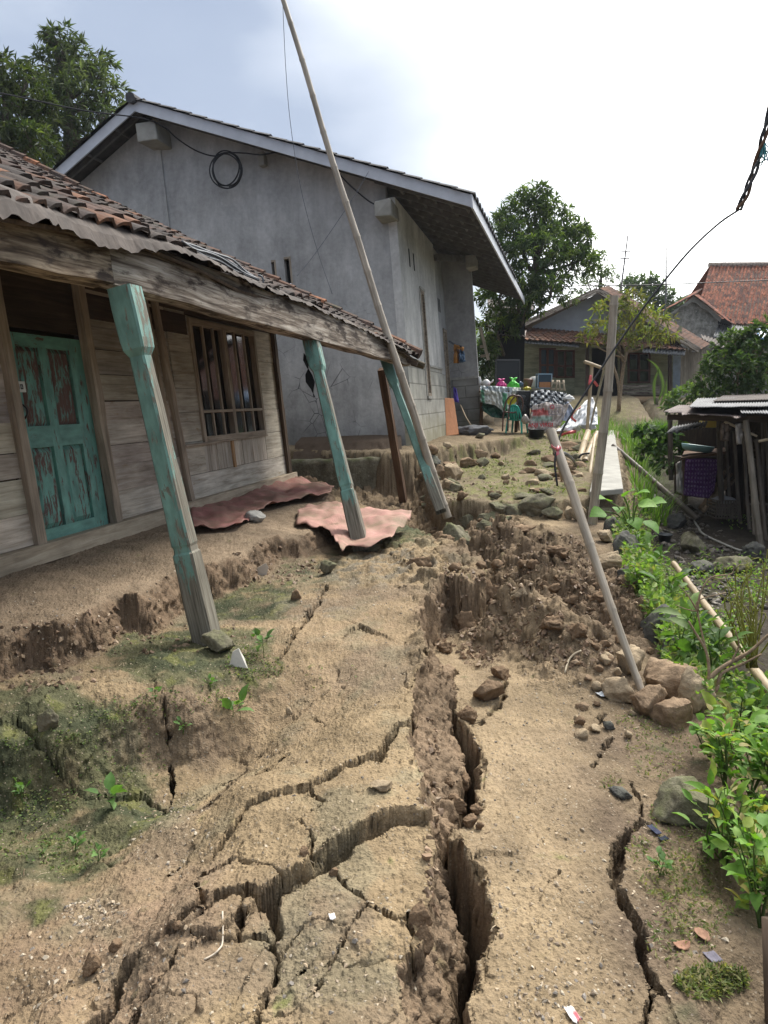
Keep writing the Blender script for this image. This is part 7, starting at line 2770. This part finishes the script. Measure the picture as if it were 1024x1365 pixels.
def leafy(label, name, base, h, n, L, Wd, cols, lean=(0, 0, 0), nst=3, group=None, tpl=OVATE, droop=.25, cat='plant', stem=.005, top=.35):
    """an upright herb: a few stems carrying alternate leaves"""
    t = thing(name, label, cat, base, group)
    st, lv = MB(), MB()
    tips, outs = [], []
    for s in range(nst):
        a = rng.uniform(0, 6.28)
        tip = base + V(math.cos(a), math.sin(a), 0) * h * .33 * rng.uniform(.2, 1) * (nst > 1) + V(*lean) * h + Z_ * h * rng.uniform(.75, 1.05)
        S = spline([base, base + (tip - base) * .5 + rng.normal(0, .05 * h, 3), tip], 5)
        st.tube(S, np.linspace(stem, stem * .35, len(S)), 6, (.10, .15, .05))
        m = max(2, n // nst)
        for q in range(m):
            k = top + (1 - top) * (q + .5) / m
            p = S[min(int(k * (len(S) - 1)), len(S) - 1)] * 1.0
            az = q * 2.4 + a
            o = nrm(V(math.cos(az), math.sin(az), .35 + .4 * k))
            tw = p + o * L * rng.uniform(.25, .9)
            st.tube([p, tw], stem * .3, 4, (.11, .17, .05))
            tips.append(tw)
            outs.append(o)
    tips, outs = np.array(tips), np.array(outs)
    for rep in range(2):
        Wd = Wd * (1 if rep == 0 else .8)
        L = L * (1 if rep == 0 else .7)
        N = len(tips)
        d = unit(outs + rng.normal(0, .35, (N, 3)) + V(0, 0, -1) * droop * rep)
        s = rng.uniform(.45, 1.2, N)
        lv.many(tpl[0], tpl[1], tips - (rep * .35 * L) * outs, frames(d, None, .3), np.stack([s * Wd, s * L, s * L], 1), pal(N, cols))
    st.build('stem', M['leaf'], t, smooth=True)
    lv.build('foliage', M['leaf'], t, smooth=True)
    return t


BR = [(.13, .26, .04), (.165, .305, .055), (.10, .205, .035), (.20, .32, .07), (.14, .26, .05), (.22, .28, .06), (.25, .22, .08)]
for x, y, Y, h, n, lab in ((972, 1120, 2.55, .36, 44, 'bright green leafy bush with the lowest leaves at the right border'), (1015, 1220, 2.2, .36, 44, 'bright green leafy bush hanging over the bottom right border'), (1018, 1090, 2.62, .40, 52, 'bright green leafy bush against the right border, middle of the row'),
                           (968, 1030, 2.95, .30, 40, 'bright green leafy bush above the flat mossy stone'), (1005, 1010, 3.0, .32, 44, 'bright green leafy bush behind the one above the mossy stone'), (948, 995, 3.2, .22, 30, 'bright green leafy bush closest to the tan boulder'),
                           (990, 975, 3.4, .26, 34, 'bright green leafy bush furthest up the row at the twiggy shrub'), (1040, 1030, 2.9, .45, 50, 'bright green leafy bush cut by the right border behind the row'), (1035, 1150, 2.4, .40, 44, 'bright green leafy bush cut by the right border beside the post'), (1030, 965, 3.5, .28, 34, 'bright green leafy bush cut by the right border above the row')):
    b = PY(x, y, Y)
    b[2] = max(Hs(b[0], b[1]), b[2] - .25)
    leafy(lab, 'leafy_bush', b, h * .95, int(n * rng.uniform(1.0, 1.5)), rng.uniform(.06, .10), rng.uniform(.034, .05), BR, (-.12, -.05, 0), 8, 'bright green bushes along the right edge', stem=.005, top=.3)
BL = [(.13, .26, .05), (.16, .30, .06), (.10, .22, .04), (.2, .33, .09)]
b = on(842, 716, 0)
t = thing('big_leaf_seedling', 'young plant with large heart shaped bright leaves beside the grey post', 'plant', b)
st, lv = MB(), MB()
tips, ds = [], []
for x, y, dx, dz in ((812, 668, -.6, .5), (825, 676, -.2, -.1), (850, 672, .7, .1), (832, 662, .1, .6), (866, 670, .8, .35), (842, 690, .1, -.5), (858, 694, .4, -.5), (806, 682, -.8, -.1), (820, 690, -.3, -.4), (846, 660, .4, .5), (834, 706, -.1, -.6), (852, 708, .3, -.5)):
    p = PY(x, y, 7.9 + rng.uniform(-.15, .15))
    S = spline([b + V(0, 0, .05), (b + p) / 2 + V(0, 0, .1), p], 4)
    st.tube(S, .008, 6, (.14, .2, .07))
    tips.append(p)
    ds.append(nrm(V(dx, -.55, dz * .6)))
n = len(tips)
lv.many(OVATE[0], OVATE[1], np.array(tips), frames(np.array(ds), np.tile(V(0, -.5, 1), (n, 1)), .15), np.stack([rng.uniform(.13, .19, n), rng.uniform(.17, .23, n), rng.uniform(.18, .22, n)], 1), pal(n, BL))
st.build('stem', M['leaf'], t, smooth=True)
lv.build('foliage', M['leaf'], t, smooth=True)
WD = [(.07, .14, .035), (.10, .18, .045), (.055, .11, .03), (.13, .2, .06)]
for x, y, Y, h, n, L, lab in ((872, 760, 6.5, .36, 14, .14, 'broad leafed weed on the bank behind the dark row of stones'), (890, 800, 5.6, .36, 14, .17, 'broad leafed weed with drooping blades beside the lying pole'), (852, 735, 7.0, .3, 12, .12, 'leafy weed just below the big leafed seedling'), (915, 850, 4.8, .34, 16, .12, 'leafy weed left of the twiggy shrub'),
                              (935, 900, 4.2, .5, 20, .15, 'leafy weed at the foot of the twiggy shrub'), (960, 905, 4.2, .5, 20, .14, 'leafy weed right of the twiggy shrub stem'), (905, 900, 4.3, .35, 14, .12, 'low weed beside the pale upright stone'), (1000, 900, 4.3, .5, 18, .14, 'leafy weed below the lying pole near the right border')):
    b = PY(x, y, Y)
    b[2] = Hs(b[0], b[1])
    h = h * .9
    leafy(lab, 'bank_weed', b, min(h, .8), n, L, L * .42, WD, (0, 0, 0), 3, 'leafy weeds on the bank', stem=.007)
# bare twiggy shrub
tw_ = thing('twiggy_shrub', 'nearly bare shrub with crooked brown twigs standing over the bank', 'shrub', on(935, 980))
mb = MB()
for pts, r in (([(930, 985), (938, 950), (945, 905), (942, 870), (928, 845), (918, 828)], .011), ([(945, 905), (958, 893), (975, 882), (1000, 868), (1020, 850), (1035, 838)], .014), ([(938, 950), (955, 920), (962, 898), (990, 885), (1015, 872)], .012), ([(942, 870), (935, 840), (930, 815), (932, 800), (968, 790)], .006),
               ([(930, 815), (918, 795), (905, 780)], .005), ([(975, 882), (985, 860), (980, 840)], .006), ([(930, 815), (934, 790), (948, 770), (975, 765), (978, 755)], .006), ([(948, 770), (962, 772), (970, 768)], .004), ([(930, 815), (915, 812), (900, 806)], .004)):
    S = spline([PY(x, y, 3.75 + .0006 * (1000 - y)) for x, y in pts], 5)
    mb.tube(S, np.linspace(r, r * .45, len(S)), 7)
mb.build('twigs', M['paletwig'], tw_, smooth=True)
yt = thing('thorn_shrub', 'leafless yellow green thorny shrub at the right border', 'shrub', on(1005, 905))
mb = MB()
for i in range(24):
    x, y = rng.uniform(960, 1030), rng.uniform(740, 830)
    a = PY(1003 + rng.uniform(-8, 8), 890, 4.6)
    p = PY(x, y, 4.6 + rng.uniform(-.3, .3))
    S = spline([a, (a + p) / 2 + rng.normal(0, .06, 3), p, p + V(rng.uniform(-.1, .1), 0, rng.uniform(.0, .1))], 4)
    mb.tube(S, np.linspace(.006, .002, len(S)), 5, (.26, .25, .08))
    for q in S[4::3]:
        mb.tube([q, q + rng.normal(0, .035, 3)], .0018, 4, (.26, .27, .09))
mb.build('twigs', M['leaf'], yt, smooth=True)
# seedlings on the moss bank
SD = [(.10, .19, .055), (.13, .23, .07), (.08, .15, .045)]
for x, y, h, n, L, lab in ((352, 876, .12, 8, .06, 'pale green seedling right of the nearest post footing'), (310, 950, .08, 6, .085, 'broad leafed seedling on the path below the nearest post'), (208, 936, .07, 9, .035, 'tiny tufted seedling at the top of the moss bank'), (148, 1068, .06, 5, .07, 'two leafed seedling on the lower moss bank'),
                           (30, 1066, .07, 10, .04, 'bright seedling at the far left of the moss bank'), (280, 917, .06, 5, .03, 'tiny seedling under the nearest post footing'), (245, 995, .06, 8, .035, 'tiny seedling beside the vertical crack'), (130, 1142, .05, 7, .035, 'small seedling at the foot of the moss bank'),
                           (100, 1130, .05, 8, .03, 'tuft of tiny leaves left of the moss bank foot'), (880, 1165, .06, 9, .04, 'small seedling below the flat mossy stone')):
    leafy(lab, 'seedling', on(x, y), h, n, L, L * .62, SD, (0, 0, 0), 1 if n < 7 else 2, stem=.0025, top=.5)


def sprinkle(mb, spots, tpl, L, Wd, cols, up=.5, z=0.0, lift=.01):
    px, py = [], []
    for x, y, rx, ry, n in spots:
        a, r = rng.uniform(0, 6.28, n), np.sqrt(rng.random(n))
        px.append(x + rx * r * np.cos(a))
        py.append(y + ry * r * np.sin(a))
    px, py = np.concatenate(px), np.concatenate(py)
    P = on_arr(px, py, z)
    N = len(P)
    d = unit(np.concatenate([rng.normal(size=(N, 2)), rng.uniform(.1, up * 2, (N, 1))], 1))
    s = rng.uniform(.5, 1.3, N)
    P[:, 2] += lift * rng.random(N)
    mb.many(tpl[0], tpl[1], P, frames(d, None, .5), np.stack([s * Wd, s * L, s * L], 1), pal(N, cols, .3))


mb = MB()
sprinkle(mb, [(340, 890, 40, 18, 500), (320, 870, 30, 10, 150), (300, 930, 40, 20, 160), (60, 1060, 45, 35, 260), (30, 1110, 40, 40, 200), (90, 1130, 40, 30, 300), (160, 1010, 70, 40, 200), (200, 960, 60, 25, 160), (430, 900, 50, 20, 30), (100, 1000, 80, 20, 160), (150, 950, 60, 20, 120), (20, 1000, 40, 20, 100)], LANCE, .014, .009, [(.10, .15, .05), (.14, .18, .06), (.08, .11, .04), (.2, .2, .09)], .5)
sprinkle(mb, [(880, 1000, 45, 40, 300), (860, 960, 40, 16, 160), (905, 1090, 40, 50, 260), (950, 1310, 50, 22, 900), (900, 1170, 50, 30, 320), (930, 1200, 50, 60, 320), (850, 1130, 16, 20, 60), (905, 1250, 50, 40, 150), (815, 1045, 14, 8, 40)], LANCE, .020, .007, [(.12, .15, .05), (.17, .18, .07), (.09, .12, .04), (.22, .2, .1)], .7)
sprinkle(mb, [(660, 625, 40, 12, 200), (745, 610, 50, 22, 350), (700, 652, 60, 10, 160), (790, 585, 10, 20, 100)], LANCE, .06, .02, [(.10, .13, .045), (.14, .16, .06)], .7, .3)
tag(mb.build('ground_weeds', M['leaf'], None), 'scattered tiny weeds and moss sprigs on the earth', 'weeds', kind='stuff')
mb = MB()
sprinkle(mb, [(838, 720, 24, 20, 416), (856, 760, 28, 36, 992), (885, 800, 34, 46, 1440), (905, 850, 32, 46, 1440), (920, 900, 36, 36, 1280), (950, 930, 40, 30, 800), (960, 860, 40, 40, 640), (1000, 780, 30, 40, 400), (945, 765, 30, 24, 224), (850, 690, 18, 30, 256), (870, 690, 10, 30, 96), (1000, 940, 30, 30, 480), (990, 700, 30, 10, 96)], OVATE, .055, .03, [(.13, .22, .05), (.18, .28, .07), (.10, .17, .045), (.23, .30, .10), (.2, .2, .09)], .8, -.3, .16)
px = [(rng.uniform(830, 940)) for _ in range(150)]
P = on_arr(px, [700 + (x - 830) * 2.0 + rng.uniform(-30, 30) for x in px], -.3)
for p in P:
    blades(mb, p, 8, .24, .009, GC, .8, .08)
tag(mb.build('bank_weeds', M['leaf'], None), 'tangle of small weeds and grass covering the bank into the gully', 'weeds', kind='stuff')
# ------------------------------------------------------------------ loose gravel and crumbs
def pebbles(name, label, spots, smin, smax, cols, mat='attr', z=0.0, sub=1, sq=.6):
    v, f = ico(sub)
    tv = v * (1 + .28 * np.sin(v[:, [0]] * 5 + v[:, [1]] * 3) + .22 * np.sin(v[:, [2]] * 7 + v[:, [0]] * 4))
    px, py = [], []
    for x, y, rx, ry, n in spots:
        a, r = rng.uniform(0, 6.28, n), np.sqrt(rng.random(n))
        px.append(x + rx * r * np.cos(a))
        py.append(y + ry * r * np.sin(a))
    P = on_arr(np.concatenate(px), np.concatenate(py), z)
    N = len(P)
    s = smin + (smax - smin) * rng.random(N) ** 3
    d = unit(rng.normal(size=(N, 3)) * V(1, 1, .25))
    P[:, 2] += s * .12
    mb = MB()
    mb.many(tv, f, P, frames(d, None, .35), np.stack([s * rng.uniform(.7, 1.1, N), s * rng.uniform(.9, 1.4, N), s * sq], 1), pal(N, cols, .2))
    tag(mb.build(name, M[mat], None, smooth=sub > 1), label, 'gravel', kind='stuff')


pebbles('gravel', 'loose pale gravel and pebbles strewn on the path', [(125, 1215, 44, 22, 300), (240, 1070, 40, 18, 150), (230, 1110, 60, 60, 200), (420, 900, 160, 60, 160), (430, 1080, 140, 110, 200), (250, 1300, 220, 70, 200), (470, 1270, 90, 90, 120), (715, 1150, 90, 220, 600), (720, 920, 90, 50, 260), (760, 1320, 90, 50, 200), (900, 1180, 80, 150, 320), (60, 830, 80, 40, 260), (180, 770, 100, 30, 220), (480, 800, 80, 30, 260), (80, 1290, 80, 60, 160), (850, 960, 50, 30, 120), (520, 760, 60, 12, 160)],
          .0018, .0085, [(.36, .29, .205), (.30, .235, .165), (.40, .345, .265), (.22, .17, .12), (.17, .15, .13), (.35, .27, .18)])
pebbles('soil_crumbs', 'loose crumbs and small clods on the dug soil and broken edges', [(700, 760, 110, 50, 1500), (790, 800, 70, 50, 800), (680, 830, 70, 30, 700), (620, 720, 50, 30, 400), (760, 870, 60, 20, 250), (640, 870, 30, 20, 200), (575, 1080, 10, 150, 120), (590, 830, 20, 30, 120), (170, 850, 170, 25, 300), (60, 900, 80, 20, 100), (370, 760, 60, 20, 260), (620, 640, 50, 30, 300), (560, 665, 40, 20, 200)],
        .004, .021, [(.16, .105, .065), (.12, .08, .05), (.21, .14, .088), (.25, .18, .115)], sub=1, sq=.75)
pebbles('gully_rubble', 'small dark stones littering the gully floor', [(930, 760, 60, 60, 420), (900, 700, 40, 30, 200), (980, 820, 40, 50, 120)], .012, .055, [(.10, .088, .072), (.15, .13, .105), (.07, .06, .052)], z=-.8, sub=2)
mb = MB()
for cx, cy, rx, ry, n in ((720, 1100, 100, 220, 40), (350, 1150, 200, 150, 40), (900, 1150, 80, 150, 60), (700, 780, 110, 60, 40), (120, 1250, 110, 90, 25), (450, 850, 120, 70, 40), (150, 860, 150, 60, 40), (580, 1080, 40, 200, 50)):
    P = on_arr(cx + rx * rng.uniform(-1, 1, n), cy + ry * rng.uniform(-1, 1, n))
    for p in P:
        a, l = rng.uniform(0, 6.28), rng.uniform(.01, .045)
        d = V(math.cos(a), math.sin(a), rng.uniform(-.1, .25))
        q = p + V(0, 0, .004)
        mb.tube([q, q + d * l * .5 + rng.normal(0, .004, 3), q + d * l], rng.uniform(.0006, .0014), 4, pal(1, [(.45, .36, .24), (.3, .22, .14), (.2, .14, .09)])[0])
tag(mb.build('straw_litter', M['attr'], None), 'bits of straw, root and twig strewn over the earth', 'straw', kind='stuff')
# dark post at the right border
bamboo('timber_post', 'dark brown timber post cut by the bottom right border', on(1030, 1375) + V(.02, 0, -.1), PY(1030, 1225, 1.9), .026, .024, 'darkwood', 9, cat='post', hollow=False)
# ------------------------------------------------------------------ the damp air
hz = bpy.data.materials.new('haze')
hz.use_nodes = True
hn, hlk = hz.node_tree.nodes, hz.node_tree.links
hn.clear()
ho = hn.new('ShaderNodeOutputMaterial')
hv = hn.new('ShaderNodeVolumePrincipled')
hv.inputs['Color'].default_value = (0.80, 0.88, 1.0, 1)
hv.inputs['Density'].default_value = 0.0004
hv.inputs['Anisotropy'].default_value = 0.2
hlk.new(hv.outputs[0], ho.inputs['Volume'])
mb = MB()
mb.box((0, 740, 72), (1700, 0, 0), (0, 770, 0), (0, 0, 75))
hb = mb.build('haze', hz)
tag(hb, 'thin damp air over the village', 'haze', kind='stuff')
